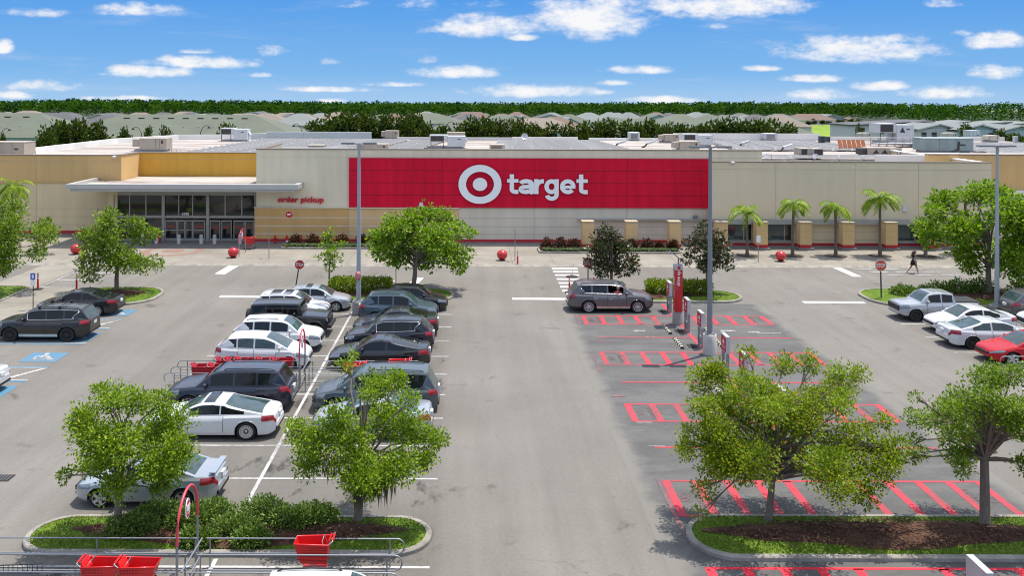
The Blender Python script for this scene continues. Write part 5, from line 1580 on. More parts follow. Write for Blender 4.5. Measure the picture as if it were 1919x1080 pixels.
# red balls
B0 = None
BL = ['half behind the small oak near the left path', 'beside the arched cart sign by the doors', 'on the sidewalk below the big red wall', 'between two palms on the right sidewalk']
for i, (px, py) in enumerate(((142, 479), (437, 485.5), (941, 490.5), (1463, 492.5))):
    g = gnd(px, py); loc = (g.x, g.y, .1)
    lab = 'big glossy red ball bollard ' + BL[i]
    if B0 is None:
        B0 = empty('ball_bollard', loc, 0, lab, 'ball bollard', 'red ball bollards along the sidewalk')
        b = MB(); b.lathe([(.40 * math.sin(PI * k / 16) + .0005, .40 - .37 - .0 - .37 * math.cos(PI * k / 16) + .38) for k in range(17)], 26); b.build('ball', REDG, B0)
        b = MB(); b.lathe([(.22, -.02), (.22, .04), (.1, .06)], 16); b.build('footing', RUB, B0)
    else:
        copy_tree(B0, loc, label=lab)
B0 = None
PLB = ['leftmost, half hidden by the small oak', 'second from the left, beside the red extinguisher box', 'left of the sliding doors', 'between the two door bays', 'in front of the right doors', 'rightmost, behind the arched cart sign']
for i, px in enumerate((267, 294, 336, 378, 403, 450.5)):
    loc = (px_(px, 74.0), 74.0, .1); lab = 'pale banded bollard, ' + PLB[i]
    if B0 is None:
        B0 = empty('bollard', loc, 0, lab, 'bollard', 'pale bollards before the store doors')
        b = MB(); b.lathe([(.15, -.05), (.15, .72), (.12, .76), (.01, .77)], 16); b.build('post', mat('bollard_sleeve', (.5, .49, .46), .6), B0)
        for z in (.5, .62):
            b = MB(); b.lathe([(.152, z), (.155, z + .01), (.155, z + .04), (.152, z + .05)], 16); b.build('band', mat('bollard_band', (.24, .2, .17), .6), B0)
    else: copy_tree(B0, loc, label=lab)
B0 = None
SPL = ['leftmost of the three', 'middle of the three with a white tag', 'rightmost of the three, above the red shrub']
for i, px in enumerate((516.5, 538, 562)):
    loc = (px_(px, 74.2), 74.2, .1); lab = 'red fire standpipe against the tan wall, ' + SPL[i]
    if B0 is None:
        B0 = empty('standpipe', loc, 0, lab, 'standpipe', 'red standpipes by the store wall')
        b = MB(); b.cyl((0, 0, -.05), (0, 0, .62), .085, n=10); b.lathe([(.085, .6), (.1, .62), (.1, .66), (.03, .7), (.03, .78), (.001, .79)], 10); b.build('riser', REDG, B0)
        for s in (-1, 1):
            b = MB(); b.cyl((s * .06, -.02, .42), (s * .2, -.06, .42), .05, n=8); b.build('outlet', REDG, B0)
    else: copy_tree(B0, loc, label=lab)
b = MB(); b.bb(px_(538, 73.8) - .09, px_(538, 73.8) + .09, 73.95, 73.98, .1, .42); tag(b.build('notice_board', WHT), 'small white notice propped before the middle red standpipe', 'notice')
e_ = empty('extinguisher_box', (px_(297.5, 74.7), 74.7, .1), 0, 'red box on the ground beside the second pale bollard', 'box')
b = MB(); b.bb(-.16, .16, -.14, .14, 0, .56, 0); b.build('body', REDPL, e_); b = MB(); b.bb(-.18, .18, -.16, .16, .56, .61); b.build('lid', REDPL, e_)
# delineator posts
B0 = None
DLB = ['on the left side of the path', 'by the black sedan and the small oak', 'at the sidewalk edge right of the red ball', 'behind the grey SUV tail', 'peeking over the grey SUV roof']
for i, (px, py) in enumerate(((71, 545), (143.5, 547), (970, 497.5), (1067, 549), (1113, 551))):
    g = gnd(px, py); loc = (g.x, g.y, .085 if i < 2 else 0.004)
    lab = 'red striped delineator post ' + DLB[i]
    if B0 is None:
        B0 = empty('delineator_post', loc, 0, lab, 'traffic post', 'red delineator posts')
        b = MB(); b.lathe([(.065, .03), (.06, .6), (.052, .95), (.03, .98), (.03, 1.05), (.001, 1.06)], 10); b.build('post', REDPL, B0)
        for z in (.68, .82): b = MB(); b.lathe([(.0605, z), (.063, z + .01), (.062, z + .07), (.058, z + .08)], 10); b.build('reflective_band', WHT, B0)
        b = MB(); b.box((0, 0, .02), (.55, .5, .045), top=(.85, .85)); b.build('rubber_base', RUB, B0)
    else: copy_tree(B0, loc, label=lab)
g = gnd(1072, 519.5); o = empty('leaning_marker', (g.x, g.y, 0.004), 0, 'thin white marker leaning in a round black base on the crosswalk', 'marker')
b = MB(); b.lathe([(.42, 0), (.42, .04), (.3, .09), (.06, .13)], 20); b.build('rubber_base', RUB, o); b = MB(); b.cyl((0, 0, .1), (.1, 0, .95), .025, n=6); b.build('post', WHT, o)
# thin posts with edge-on signs
for px, y0, y1, D, lab, kind in ((504, 427, 485, 67.6, 'thin grey sign post on the sidewalk left of the left planting bed', 0), (965, 430, 489, 66.9, 'thin grey sign post beside the red ball below the red wall', 0), (742, 503, 536, 59, 'thin post in the crown shade of the round full tree', 0),
                          (1421, 441, 491, 66.5, 'thin post with small white sign before the palms', 1), (62, 512, 587, 51.4, 'post with blue accessible parking sign by the path', 2)):
    r0 = at(px, y1, D); o = empty('sign_post', (r0.x, D, .08), 0, lab, 'sign post')
    h = at(px, y0, D).z - .08
    b = MB(); b.cyl((0, 0, -.1), (0, 0, h), .03, n=6); b.build('post', BRONZE if kind == 2 else GALV, o)
    if kind == 2:
        b = MB(); b.bb(-.14, .14, -.05, -.032, h - .38, h); pl_ = b.build('sign_plate', BLUES, o)
        b = MB(); b.bb(-.05, .05, -.056, -.051, h - .3, h - .08); b.build('sign_symbol', WHT, pl_)
        b = MB(); b.bb(-.14, .14, -.05, -.032, h - .72, h - .42); b.build('sign_plate', WHT, o)
    else:
        b = MB(); b.box((0, -.04, h - .28), (.3 if kind else .03, .02 if kind else .3, .5)); b.build('sign_plate', WHT if kind else GALV, o)
# stop signs
def stop(c, D, r, label, yaw=0.0, lean=0.0, face=SIGNR, pole=BRONZE):
    P_ = at(c[0], c[1], D)
    o = empty('stop_sign', (P_.x - lean * P_.z, D, 0.02), yaw, label, 'stop sign', 'stop signs')
    o.rotation_euler = (0, math.atan(lean), yaw)
    z = P_.z
    b = MB(); b.bb(-.035, .035, -.03, .03, -.1, z + r * .8); b.build('pole', pole, o)
    oc = [(r * 1.05 * math.cos(PI / 8 + k * PI / 4), r * 1.05 * math.sin(PI / 8 + k * PI / 4)) for k in range(8)]
    M = Matrix.Translation((0, -.05, z)) @ FACE_CAM
    b = MB(); b.prism(oc, -.008, .0, 0, M); b.prism([(x * .92, y * .92) for x, y in oc], .0, .004, 1, M); pl_ = b.build('sign_plate', [WHT, face], o)
    text_mesh('STOP', 'sign_lettering', WHT, pl_, off=.02, ext=.003, M=Matrix.Translation((0, -.06, z - r * .33)) @ FACE_CAM, width=r * 1.5, height=r * .66)
    return o
stop((561, 496.5), 56.8, .31, 'tilted stop sign behind the white crossover row, by the sapling', .35, .16)
stop((1102, 493), 58.5, .36, 'stop sign half behind the bronze magnolia', 0)
stop((1650, 498), 54.9, .36, 'orange faded stop sign on the right grass island', 0, -.03, SIGNO)
# hydrant
g = gnd(1688, 550.5); o = empty('fire_hydrant', (g.x, g.y, .1), 0, 'drab olive fire hydrant on the right island behind the stop sign', 'hydrant'); HY = mat('hydrant_olive', (.16, .145, .09), .6)
b = MB(); b.lathe([(.19, -.02), (.19, .04), (.12, .06), (.12, .42), (.17, .43), (.17, .48), (.13, .55), (.05, .6), (.04, .66), (.001, .67)], 14); b.build('barrel', HY, o)
for s in (-1, 1): b = MB(); b.cyl((s * .1, 0, .36), (s * .24, 0, .36), .06, .07, 8); b.build('nozzle_cap', HY, o)
# drive-up pillar
g = Vector((px_(1271.5, 48.9), 48.9, 0)); o = empty('drive_up_pillar', (g.x, g.y, 0), 0, 'tall red drive up pillar with small solar panel on a concrete drum', 'sign pillar')
b = MB(); b.lathe([(.29, -.05), (.29, .66), (.26, .69), (.01, .69)], 22); b.build('concrete_base', CYLD, o)
b = MB(); b.bb(-.21, .21, -.21, .21, .69, 2.98, 0); pc = b.build('column', REDG, o)
b = MB(); b.bb(-.215, .215, -.215, .215, 2.985, 3.26, 0); b.bb(-.08, .09, -.222, -.2155, 3.03, 3.17, 1); b.bb(-.05, .06, -.224, -.222, 3.17, 3.2, 1); b.build('cap', [mat('cap_silver', (.5, .5, .5), .4, .3), SIGNR], o)
text_mesh('drive up', 'column_lettering', WHT, pc, off=.02, ext=.003, M=Matrix.Translation((.13, -.214, 2.53)) @ FACE_CAM @ Matrix.Rotation(PI / 2, 4, 'Z'), width=.82, height=.26)
text_mesh('drive up', 'column_lettering', WHT, pc, off=.02, ext=.003, M=Matrix.Translation((-.214, -.02, 2.53)) @ Matrix.Rotation(-PI / 2, 4, 'Z') @ FACE_CAM @ Matrix.Rotation(PI / 2, 4, 'Z'), width=.82, height=.22)
b = MB(); b.cyl((.02, 0, 3.26), (.02, 0, 3.62), .035, n=8); b.build('panel_mast', GALV, o)
b = MB(); b.box((.1, 0, 3.55), (1.25, .75, .04), 0, ry=R(40)); b.build('solar_panel', mat('solar_blue', (.02, .025, .04), .2, coat=.5), o)
# drive-up bay signs
B0 = None
DS = [(51.65, 'farthest, left of the tall red pillar'), (47.35, 'just right of the tall red pillar'), (44.5, 'left of the concrete lamp drum'), (40.2, 'right of the concrete lamp drum'), (37.5, 'nearest one still clear of the oak'), (33.0, 'hidden behind the spreading oak'), (30.2, 'white top edge showing through the spreading oak'), (20.55, 'only its pale top in the bottom right corner')]
for i, (D, lab) in enumerate(DS):
    loc = (11.42 if D > 21 else 11.7, D, 0.006); lab = 'silver frame drive up bay sign, ' + lab
    if B0 is None:
        B0 = empty('bay_sign', loc, 0, lab, 'bay sign', 'drive up bay signs along the centre line')
        b = MB(); b.bb(-.085, .085, -.42, .42, .98, 1.74, 0); bx_ = b.build('cabinet', mat('sign_silver', (.52, .53, .54), .4, .35), B0)
        for s in (-1, 1):
            b = MB(); b.bb(s * .088, s * .084, -.38, .38, 1.02, 1.68, 0); f = b.build('sign_face', mat('bay_sign_red', (.44, .012, .025), .45), bx_)
            b = MB(); b.bb(s * .0885, s * .091, -.1, .12, 1.36, 1.46, 0); b.bb(s * .0885, s * .091, -.06, .08, 1.46, 1.53, 0); b.build('car_icon', WHT, f)
            text_mesh('drive up', 'sign_lettering', WHT, f, off=.01, ext=.001, M=Matrix.Translation((s * .0905, 0, 1.16)) @ Matrix.Rotation(s * PI / 2, 4, 'Z') @ FACE_CAM, width=.5, height=.12)
        b = MB(); b.bb(-.087, -.083, .2, .42, 1.0, 1.2)
        for y in (-.34, .34):
            b = MB(); b.bb(-.06, .06, y - .05, y + .05, 0, .98); b.bb(-.14, .14, y - .1, y + .1, 0, .02); b.build('leg', GALV, B0)
        b = MB(); b.bb(-.03, .03, -.29, .29, .12, .5); b.build('lower_plate', GALV, B0)
        b = MB(); b.box((-.42, 0, .02), (.42, .55, .03)); b.box((-.42, 0, .05), (.1, .5, .04)); b.build('ballast_mat', RUB, B0)
    else:
        o = copy_tree(B0, loc, label=lab)
        if i == 7:
            for cb in kids(o):
                for ff in kids(cb):
                    if ff.name.startswith('sign_face'):
                        for t_ in kids(ff): bpy.data.objects.remove(t_)
                        bpy.data.objects.remove(ff)
# wheel stops
B0 = None
WS = [(10.4, 47.6, 'left of centre below the red pillar'), (10.4, 44.9, 'left of centre, second from the red pillar'), (10.4, 40.5, 'left of centre below the lamp drum shadow'), (12.45, 47.6, 'right of centre behind the lamp pole'), (12.45, 44.9, 'right of centre beside the lamp drum'), (10.4, 37.5, 'left of centre at the oak crown edge'), (12.45, 37.5, 'right of centre at the oak crown edge')]
for i, (x, y, lab) in enumerate(WS):
    lab = 'black and white rubber wheel stop ' + lab
    if B0 is None:
        B0 = empty('wheel_stop', (x, y, .005), 0, lab, 'wheel stop', 'wheel stops in the drive up bays')
        b = MB(); b.box((0, 0, .05), (.2, 1.8, .1), 0, top=(.55, .97)); b.build('body', RUB, B0)
        for k in range(5):
            b = MB(); b.box((0, -.66 + .33 * k, .052), (.204, .13, .102), 0, top=(.56, 1)); b.build('marker', mat('cream_marker', (.62, .58, .42), .6), B0)
    else: copy_tree(B0, (x, y, .005), label=lab)
# ---------------------------------------------------------------- carts and corrals
def make_cart(loc, rz, label, red=REDPL, group='red shopping carts'):
    """handle at -x, front at +x"""
    o = empty('shopping_cart', loc, rz, label, 'shopping cart', group)
    o.scale = (.95, .95, 1.0)
    def prof(z0, z1, s=0):
        f0, f1 = (z0 - .42) / .52, (z1 - .42) / .52
        def ring(f): 
            xb, xf = -.36 - .06 * f + s, .36 + .16 * f - s; wb, wf = .22 + .07 * f - s, .17 + .06 * f - s
            return [(xb, -wb), (xf, -wf), (xf, wf), (xb, wb)]
        return ring(f0), ring(f1)
    b = MB()
    for (z0, z1, s) in ((.42, .94, 0), (.45, .94, .018)):
        r0, r1 = prof(z0, z1, s)
        vs = [(x, y, z0) for x, y in r0] + [(x, y, z1) for x, y in r1]
        fs = [(k, (k + 1) % 4, 4 + (k + 1) % 4, 4 + k) for k in range(4)]
        b.add(vs, fs if s == 0 else [f[::-1] for f in fs], 0); b.add(vs, [(0, 3, 2, 1)], 0)
    r0, r1 = prof(.42, .94)
    rim_ = [(x, y, .94) for x, y in r1]
    b.tube(rim_, .022, 6, closed=True)
    h = b                                   # rows of slots moulded in the sides
    for side in (1, -1):
        for zr_ in (.52, .62, .72, .80, .87):
            f = (zr_ - .42) / .52
            for k in range(11):
                x = -.34 + .075 * k; w = .22 + .07 * f - (.05 + .01 * f) * (x + .36) / .72 + .002
                h.box((x, side * w, zr_), (.05, .006, .035), 1, rz=-side * .07)
    b.build('basket', [red, mat('slot_dark_red', (.22, .005, .008), .6)], o)
    b = MB(); b.tube([(-.40, -.28, .93), (-.52, -.27, 1.02), (-.52, .27, 1.02), (-.40, .28, .93)], .018, 6); b.build('handle', GALV, o)
    b = MB(); b.cyl((-.52, -.2, 1.02), (-.52, .2, 1.02), .03, n=8); b.build('grip', red, o)
    b = MB(); b.box((-.37, 0, .9), (.03, .44, .3), 0, ry=-.45); b.build('child_seat', red, o)
    b = MB(); b.tube([(-.33, -.2, .74), (-.24, -.2, 1.0), (-.24, .2, 1.0), (-.33, .2, .74)], .01, 5); b.build('seat_frame', GALV, o)
    b = MB()
    for s in (-1, 1):
        b.tube([(-.4, s * .24, .45), (-.44, s * .25, .2), (.34, s * .2, .16), (.36, s * .19, .12)], .017, 6); b.tube([(.1, s * .2, .43), (-.2, s * .22, .2)], .014, 6)
    b.build('chassis', GALV, o)
    b = MB(); b.box((.0, 0, .2), (.66, .38, .035)); b.build('lower_tray', red, o)
    for x, y in ((-.42, .25), (-.42, -.25), (.36, .2), (.36, -.2)):
        b = MB(); b.cyl((x, y - .015, .065), (x, y + .015, .065), .062, n=10); b.build('caster', RUB, o)
    return o
def rail_loop(x0, x1, y, z0, z1, xp, r=.019):
    rr = (z1 - z0) / 2; zc = (z0 + z1) / 2; pts = []
    d = 1 if x1 > x0 else -1
    for k in range(9):
        a = PI / 2 - PI * k / 8
        pts.append((x1 - d * rr + d * rr * math.cos(a), y, zc + rr * math.sin(a)))
    b = MB(); b.tube([(x0, y, z1)] + pts + [(x0, y, z0)], r, 7)
    return b
def corral(label, cx, ys, xl, xr, z=.62):
    o = empty('cart_corral', (cx, (ys[0] + ys[-1]) / 2, 0), 0, label, 'cart corral')
    m0 = (ys[0] + ys[-1]) / 2
    for y in ys:
        for x1 in ((xl, xr) if xl is not None else (xr,)):
            s = 1 if x1 > cx else -1
            if abs(x1 - cx) < .5: continue
            rail_loop(s * .12, x1 - cx, y - m0, z * .48, z, 0).build('rail', GALV, o)
            n = max(2, int(abs(x1 - cx) / 1.9))
            for k in range(n):
                x = s * .12 + (x1 - cx - s * .6) * (k + .02) / max(1, n - 1) if n > 1 else 0
                b = MB(); b.cyl((x, y - m0, -.02), (x, y - m0, z), .021, n=7); b.build('post', GALV, o)
    b = MB(); b.tube([(0, ys[-1] - m0, z), (0, ys[0] - m0, z)], .024, 7); b.tube([(0, ys[-1] - m0, z * .48), (0, ys[0] - m0, z * .48)], .024, 7); b.build('cross_rail', GALV, o)
    return o
corral('galvanised cart corral rails across the bottom left foreground', -7.1, (21.9, 22.75, 23.6), -12.9, -1.75, .76)
corral('double cart corral with red carts beyond the dark navy SUV', -7.2, (37.65, 38.5, 39.4), -12.95, -2.2, .74)
corral('cart corral rail cut by the right picture edge', 29.2, (38.6, 39.5, 40.4), 23.9, 34, .74)
def arch(label, x, y0, y1, h, fr, r=.03):
    o = empty('cart_sign', (x, (y0 + y1) / 2, 0), 0, label, 'cart sign', 'arched red cart return signs')
    w = (y1 - y0) / 2; pts = [(0, -w, .0), (0, -w, h * .55)]
    for k in range(1, 12):
        a = PI - PI * k / 12
        pts.append((0, w * math.cos(a) , h * .62 + (h * .38) * math.sin(a)))
    pts += [(0, w, h * .55), (0, w, 0)]
    b = MB(); b.tube(pts[1:-1], r, 8); b.build('arch', mat('faded_red_tube', (.55, .05, .075), .4), o)
    for s in (-1, 1): b = MB(); b.cyl((0, s * w, -.02), (0, s * w, h * .55), r * .95, n=8); b.build('leg', GALV, o)
    M = Matrix.Translation((0, 0, h * .78)) @ Matrix.Rotation(R(-90), 4, 'Z')
    b = MB(); b.prism([(fr * .72 * math.cos(2 * PI * k / 24), fr * 1.08 * math.sin(2 * PI * k / 24)) for k in range(24)], -.012, .012, 0, M @ FACE_CAM); b.prism([(fr * .62 * math.cos(2 * PI * k / 24), fr * .96 * math.sin(2 * PI * k / 24)) for k in range(24)], -.016, .016, 1, M @ FACE_CAM); f = b.build('sign_face', [WHT, mat('pink_sign_red', (.5, .03, .09), .45)], o)
    b = MB()
    for p in ([(-.13, .12), (.14, .12), (.10, -.02), (-.08, -.02)], [(-.2, .18), (-.13, .18), (-.06, -.07), (-.09, -.07)], [(-.09, -.07), (.12, -.07), (.12, -.04), (-.08, -.04)], [(-.06, -.15), (-.01, -.15), (-.01, -.1), (-.06, -.1)], [(.05, -.15), (.1, -.15), (.1, -.1), (.05, -.1)]):
        for sg in (1, -1):
            pp = [(x * fr / .27 * sg, y * fr / .27) for x, y in p]
            b.prism(pp, .017 if sg > 0 else -.021, .021 if sg > 0 else -.017, 0, M @ FACE_CAM)
    b.build('cart_icon', WHT, f)
    return o
arch('tall arched red cart sign in the near foreground before the oak', -7.25, 22.05, 23.7, 2.42, .235, .036)
arch('arched red cart sign beside the white hybrid wagon', -7.3, 37.9, 39.2, 2.35, .28, .035)
arch('small arched red cart sign near the store doors', px_(454.5, 69.2), 68.3, 70.2, 2.05, .27, .035)
CT = [((-8.2, 22.02, 0), 0, 'red cart with handle left, front of the two in the near corral', REDPL), ((-9.12, 22.04, 0), 0, 'red cart nested behind the front one in the near corral', REDPL), ((-4.05, 23.15, 0), PI, 'lone bright red cart inside the right half of the near corral', REDPL),
      ((-11.45, 38.05, 0), 0, 'dull red cart at the outer end of the front lane, far corral', REDK), ((-10.7, 38.05, 0), 0, 'dull red cart second in the front lane, far corral', REDK), ((-10.65, 38.95, 0), 0, 'dull red cart outermost in the back lane, far corral', REDK), ((-10.25, 38.95, 0), 0, 'dull red cart second in the back lane, far corral', REDK), ((-9.8, 38.95, 0), 0, 'dull red cart third in the back lane, far corral', REDK), ((-8.9, 38.95, 0), 0, 'dull red cart innermost in the back lane, beside hybrid wagon wheel', REDK),
      ((-8.25, 38.95, 0), 0, 'dull red cart right behind the roof of the dark navy SUV', REDK), ((-9.9, 38.05, 0), 0, 'dull red cart third in the front lane, far corral', REDK), ((-5.0, 38.3, 0), PI, 'red cart behind the mossy oak top sprig, right half of far corral', REDPL), ((-3.1, 38.8, 0), PI, 'red cart near the outer right end of the far corral', REDPL), ((px_(468, 71.6), 71.6, .1), PI, 'bright red cart parked by the store doors', REDPL)]
for loc, rz, lab, red in CT:
    make_cart(loc, rz, lab, red)
# dark cart at the bottom left
o = empty('flatbed_cart', (-11.05, 21.7, 0), 0, 'dark wire framed cart with black seat pad at the bottom left', 'cart')
b = MB()
for s in (-1, 1): b.tube([(-.75, s * .3, .86), (.5, s * .3, .92)], .016, 6); b.tube([(-.7, s * .3, .7), (.5, s * .3, .72)], .012, 6)
for k in range(11): b.cyl((-.7 + .12 * k, .3, .7), (-.7 + .12 * k, .3, .87), .009, n=5)
b.build('frame', mat('dark_wire', (.05, .05, .05), .5, .5), o)
b = MB(); b.box((.0, 0, .66), (1.3, .55, .07)); b.build('seat_pad', mat('dark_vinyl', (.03, .03, .034), .6), o)
b = MB(); b.bb(-.6, .6, -.26, .26, .12, .18); b.build('deck', GALV, o)
for x, y in ((-.5, .25), (-.5, -.25), (.5, .25), (.5, -.25)):
    b = MB(); b.cyl((x, y - .02, .065), (x, y + .02, .065), .065, n=10); b.build('caster', RUB, o)
    b = MB(); b.cyl((x, y, .15), (x, y, .64), .016, n=6); b.build('upright', GALV, o)
# ---------------------------------------------------------------- roof plant
BEIGE_M = mat('beige_sheet_metal', (.40, .345, .27), .6, .1, var=.1)
GREY_M = mat('white_sheet_metal', (.56, .57, .56), .55, .1, var=.08)
TEAL_M = mat('teal_sheet_metal', (.24, .30, .29), .5, .2, var=.22, vs=.6)
LOUV = mat('louvre_dark', (.05, .045, .04), .7)
DUCT = mat('grey_duct', (.30, .305, .30), .5, .3)
RUST = mat('rust_orange', (.34, .095, .025), .7, var=.25, vs=1.5)
SILV = mat('bright_duct', (.6, .6, .58), .5, .2)
ZR = 6.5
def unit(box, label, style='box', m=None, D=None, depth=1.8, zr=ZR, cat='rooftop unit', name='rooftop_unit'):
    x0, y0, x1, y1 = box
    m = m or BEIGE_M
    if D is None:
        D = at(0, 0, 1).y * 0 + F * (H - zr) / (ideal((x0 + x1) / 2, y1)[1])
    A, B = at(x0, y0, D), at(x1, y1, D)
    w = B.x - A.x; h = A.z - zr
    o = empty(name, ((A.x + B.x) / 2, D + depth / 2, zr - .0), 0, label, cat, 'air handling plant on the store roof')
    b = MB(); b.bb(-w * .45, w * .45, -depth * .42, depth * .42, 0, .22); b.build('curb', DUCT, o)
    if style == 'box':
        b = MB(); b.bb(-w / 2, w / 2, -depth / 2, depth / 2, .22, h); b.build('cabinet', m, o)
        b = MB()
        for f in (-.2, .16): b.bb(w * f, w * f + .02, -depth / 2 - .012, -depth / 2, .25, h - .03)
        b.bb(w * .22, w * .34, -depth / 2 - .014, -depth / 2, h * .5, h * .62); b.build('service_panel', LOUV, o)
        b = MB(); b.bb(-w / 2 - .03, w / 2 + .03, -depth / 2 - .03, depth / 2 + .03, h, h + .05); b.build('lid', m, o)
    elif style == 'hood_left':
        b = MB(); b.bb(-w * .28, w / 2, -depth / 2, depth / 2, .22, h); b.build('cabinet', m, o)
        b = MB(); b.bb(-w / 2, -w * .285, -depth * .4, depth * .4, h * .35, h * .92); b.build('intake_hood', m, o)
        b = MB()
        for f in (.18, .3): b.bb(w * f, w * f + .02, -depth / 2 - .012, -depth / 2, .3, h - .05)
        b.bb(w * .34, w * .4, -depth / 2 - .014, -depth / 2, h * .6, h * .85); b.build('service_panel', LOUV, o)
    elif style == 'legs':
        b = MB(); b.bb(-w * .0, w * .5, -depth / 2, depth / 2, .2, h * .92); b.build('cabinet', m, o)
        b = MB(); b.bb(-w / 2, -w * .005, -depth / 2, depth / 2, h * .5, h); hd = b.build('intake_hood', m, o)
        b = MB(); b.bb(-w * .47, -w * .1, -depth / 2 - .015, -depth / 2, h * .54, h * .93); b.build('louvre', LOUV, hd)
        for x in (-w * .47, -w * .12):
            b = MB(); b.bb(x, x + .07, -depth / 2, -depth / 2 + .07, 0, h * .5); b.build('leg', LOUV, o)
        b = MB(); b.prism([(w * .5, h * .75), (w * .58, h * .5), (w * .5, h * .45)], -.4, .4, 0, FACE_CAM); b.build('outlet_hood', m, o)
        b = MB(); b.bb(w * .28, w * .38, -depth / 2 - .012, -depth / 2, h * .66, h * .72); b.build('service_panel', LOUV, o)
    elif style == 'grille':
        b = MB(); b.bb(-w / 2, w / 2, -depth / 2, depth / 2, .22, h); b.build('cabinet', m, o)
        b = MB()
        for k in range(5): b.bb(-w * .4, w * .3, -depth / 2 - .015, -depth / 2, .3 + (h - .4) * k / 5, .3 + (h - .4) * (k + .5) / 5)
        b.build('louvre', LOUV, o)
    elif style == 'tri':
        b = MB(); b.bb(-w * .38, w / 2, -depth / 2, depth / 2, .1, h); b.build('cabinet', m, o)
        b = MB(); b.bb(-w / 2, -w * .385, -depth * .45, depth * .45, .1, h * .85); b.build('louvre', LOUV, o)
        for f in (-.25, -.03):
            b = MB(); M = Matrix.Translation((0, -depth / 2 - .006, 0)) @ FACE_CAM
            b.prism([(w * f, .2), (w * (f + .17), .2), (w * (f + .10), h * .8)], -.005, .005, 0, M); b.build('intake_hood', LOUV, o)
    elif style == 'dark_front':
        b = MB(); b.bb(-w / 2, w * .0, -depth / 2, depth / 2, .1, h); b.bb(w * .02, w / 2, -depth / 2 + .02, depth / 2, .1, h * .95); b.build('cabinet', BEIGE_M, o)
        b = MB(); b.bb(w * .1, w * .47, -depth / 2 - .0, -depth / 2 + .015, .2, h * .88); b.bb(-w * .45, -w * .2, -depth / 2 - .015, -depth / 2, .3, h * .9); b.build('louvre', LOUV, o)
        b = MB(); b.bb(w * .02, w * .2, -depth / 2 - .3, -depth / 2 - .02, 0, h * .42); b.build('control_box', GREY_M, o)
    return o
unit((-22, 267, 45, 292), 'big beige rooftop unit at the far left roof corner', 'box', D=84, depth=2.2)
unit((247, 259, 312, 284), 'beige rooftop unit with boxy hood left of the solar array', 'hood_left')
unit((413, 240, 463, 265), 'white rooftop unit on legs by the back left parapet', 'legs', GREY_M)
unit((714, 245, 746, 262), 'beige unit behind the roof edge near the left lamp post', 'hood_left')
unit((805, 253, 872, 281), 'largest white rooftop unit on legs above the red wall', 'legs', GREY_M, D=100)
unit((838, 249, 871, 266), 'small beige unit behind the largest white unit', 'box')
unit((1180, 248, 1199, 264), 'small grilled unit on the back parapet line at centre right', 'grille', GREY_M)
unit((1238, 252, 1273, 268), 'beige unit behind the other beige one near the middle lamp', 'hood_left')
unit((1264, 265, 1311, 285), 'beige unit with dark side grille just left of the middle lamp top', 'hood_left')
unit((1281, 251, 1336, 275), 'white unit on legs behind the middle lamp top', 'legs', GREY_M)
unit((1434, 250, 1457, 264), 'small grilled unit near the right back parapet', 'grille', GREY_M)
unit((1500, 278, 1543, 303), 'condenser with dark front behind the beige wing edge', 'dark_front', D=87)
unit((1617, 277, 1690, 303), 'beige unit with two black triangular vents', 'tri', D=90)
unit((1538, 256, 1546, 271), 'slim dark condenser, left of the pair beside the rusty panels', 'box', mat('dark_sheet', (.07, .075, .085), .5, .3), depth=.8)
unit((1549, 257, 1556, 270), 'slim dark condenser, right of the pair beside the rusty panels', 'box', MATS['dark_sheet'], depth=.8)
unit((577, 273, 606, 282), 'low tan roof curb behind the left end of the front parapet', 'box', D=92)
unit((668, 270, 727, 283), 'low tan unit behind the left lamp head', 'hood_left', D=92)
unit((918, 271, 946, 283), 'low dark fronted unit behind the parapet above the emblem', 'grille', D=92)
for i, (x0, y0, x1, y1, lab) in enumerate(((1613, 249, 1632, 262, 'left of the white chiller'), (1773, 249, 1794, 262, 'behind the teal container'), (1852, 254, 1873, 267, 'right of the teal container'))):
    o = unit((x0, y0, x1, y1), 'cream gable hooded vent ' + lab, 'hood_left', mat('cream_sheet', (.55, .5, .4), .6))
unit((1818, 245, 1837, 263), 'pale flared exhaust box behind the teal container', 'box', mat('pale_teal_sheet', (.45, .5, .5), .6))
unit((1902, 256, 1908, 271), 'thin pale vent stack at the far right of the roof', 'box', GREY_M, depth=.5)
# long container-like unit, chiller, platform, duct, rusty panels
o = unit((1733, 260, 1824, 285), 'long weathered teal container unit at the right of the roof', 'box', TEAL_M, D=95, depth=2.6)
b = MB(); b.tube([(1.0, -1.34, .3), (1.0, -1.34, .9), (1.05, -1.36, 1.2)], .1, 7); b.tube([(.4, -1.4, .1), (1.0, -1.36, .45)], .07, 6); b.build('conduit', LOUV, o)
o = unit((1648, 231, 1713, 262), 'big white chiller with dark openings above the right roof', 'legs', GREY_M, D=116, depth=3)
b = MB(); b.prism([(.4, 1.3), (1.1, 1.3), (.75, 2.0)], -1.53, -1.51, 0, Matrix.Rotation(PI / 2, 4, 'X') @ Matrix.Scale(-1, 4, Vector((0, 0, 1)))); b.build('louvre', LOUV, o)
A = at(1640, 258, 106); B = at(1730, 270, 106)
o = empty('roof_platform', ((A.x + B.x) / 2, 106, ZR), 0, 'grey railed equipment platform left of the teal container', 'platform')
w = (B.x - A.x) / 2
b = MB(); b.bb(-w, w, -1.2, 1.2, .35, .45); b.build('deck', DUCT, o)
for z in (.75, 1.05):
    b = MB()
    for y in (-1.2, 1.2): b.cyl((-w, y, z), (w, y, z), .03, n=5)
    b.build('rail', DUCT, o)
for k in range(7):
    for y in (-1.2, 1.2):
        b = MB(); x = -w + 2 * w * k / 6; b.cyl((x, y, 0), (x, y, 1.05), .035, n=5); b.build('post', DUCT, o)
A = at(1683, 288, 88); B = at(1797, 290, 88)
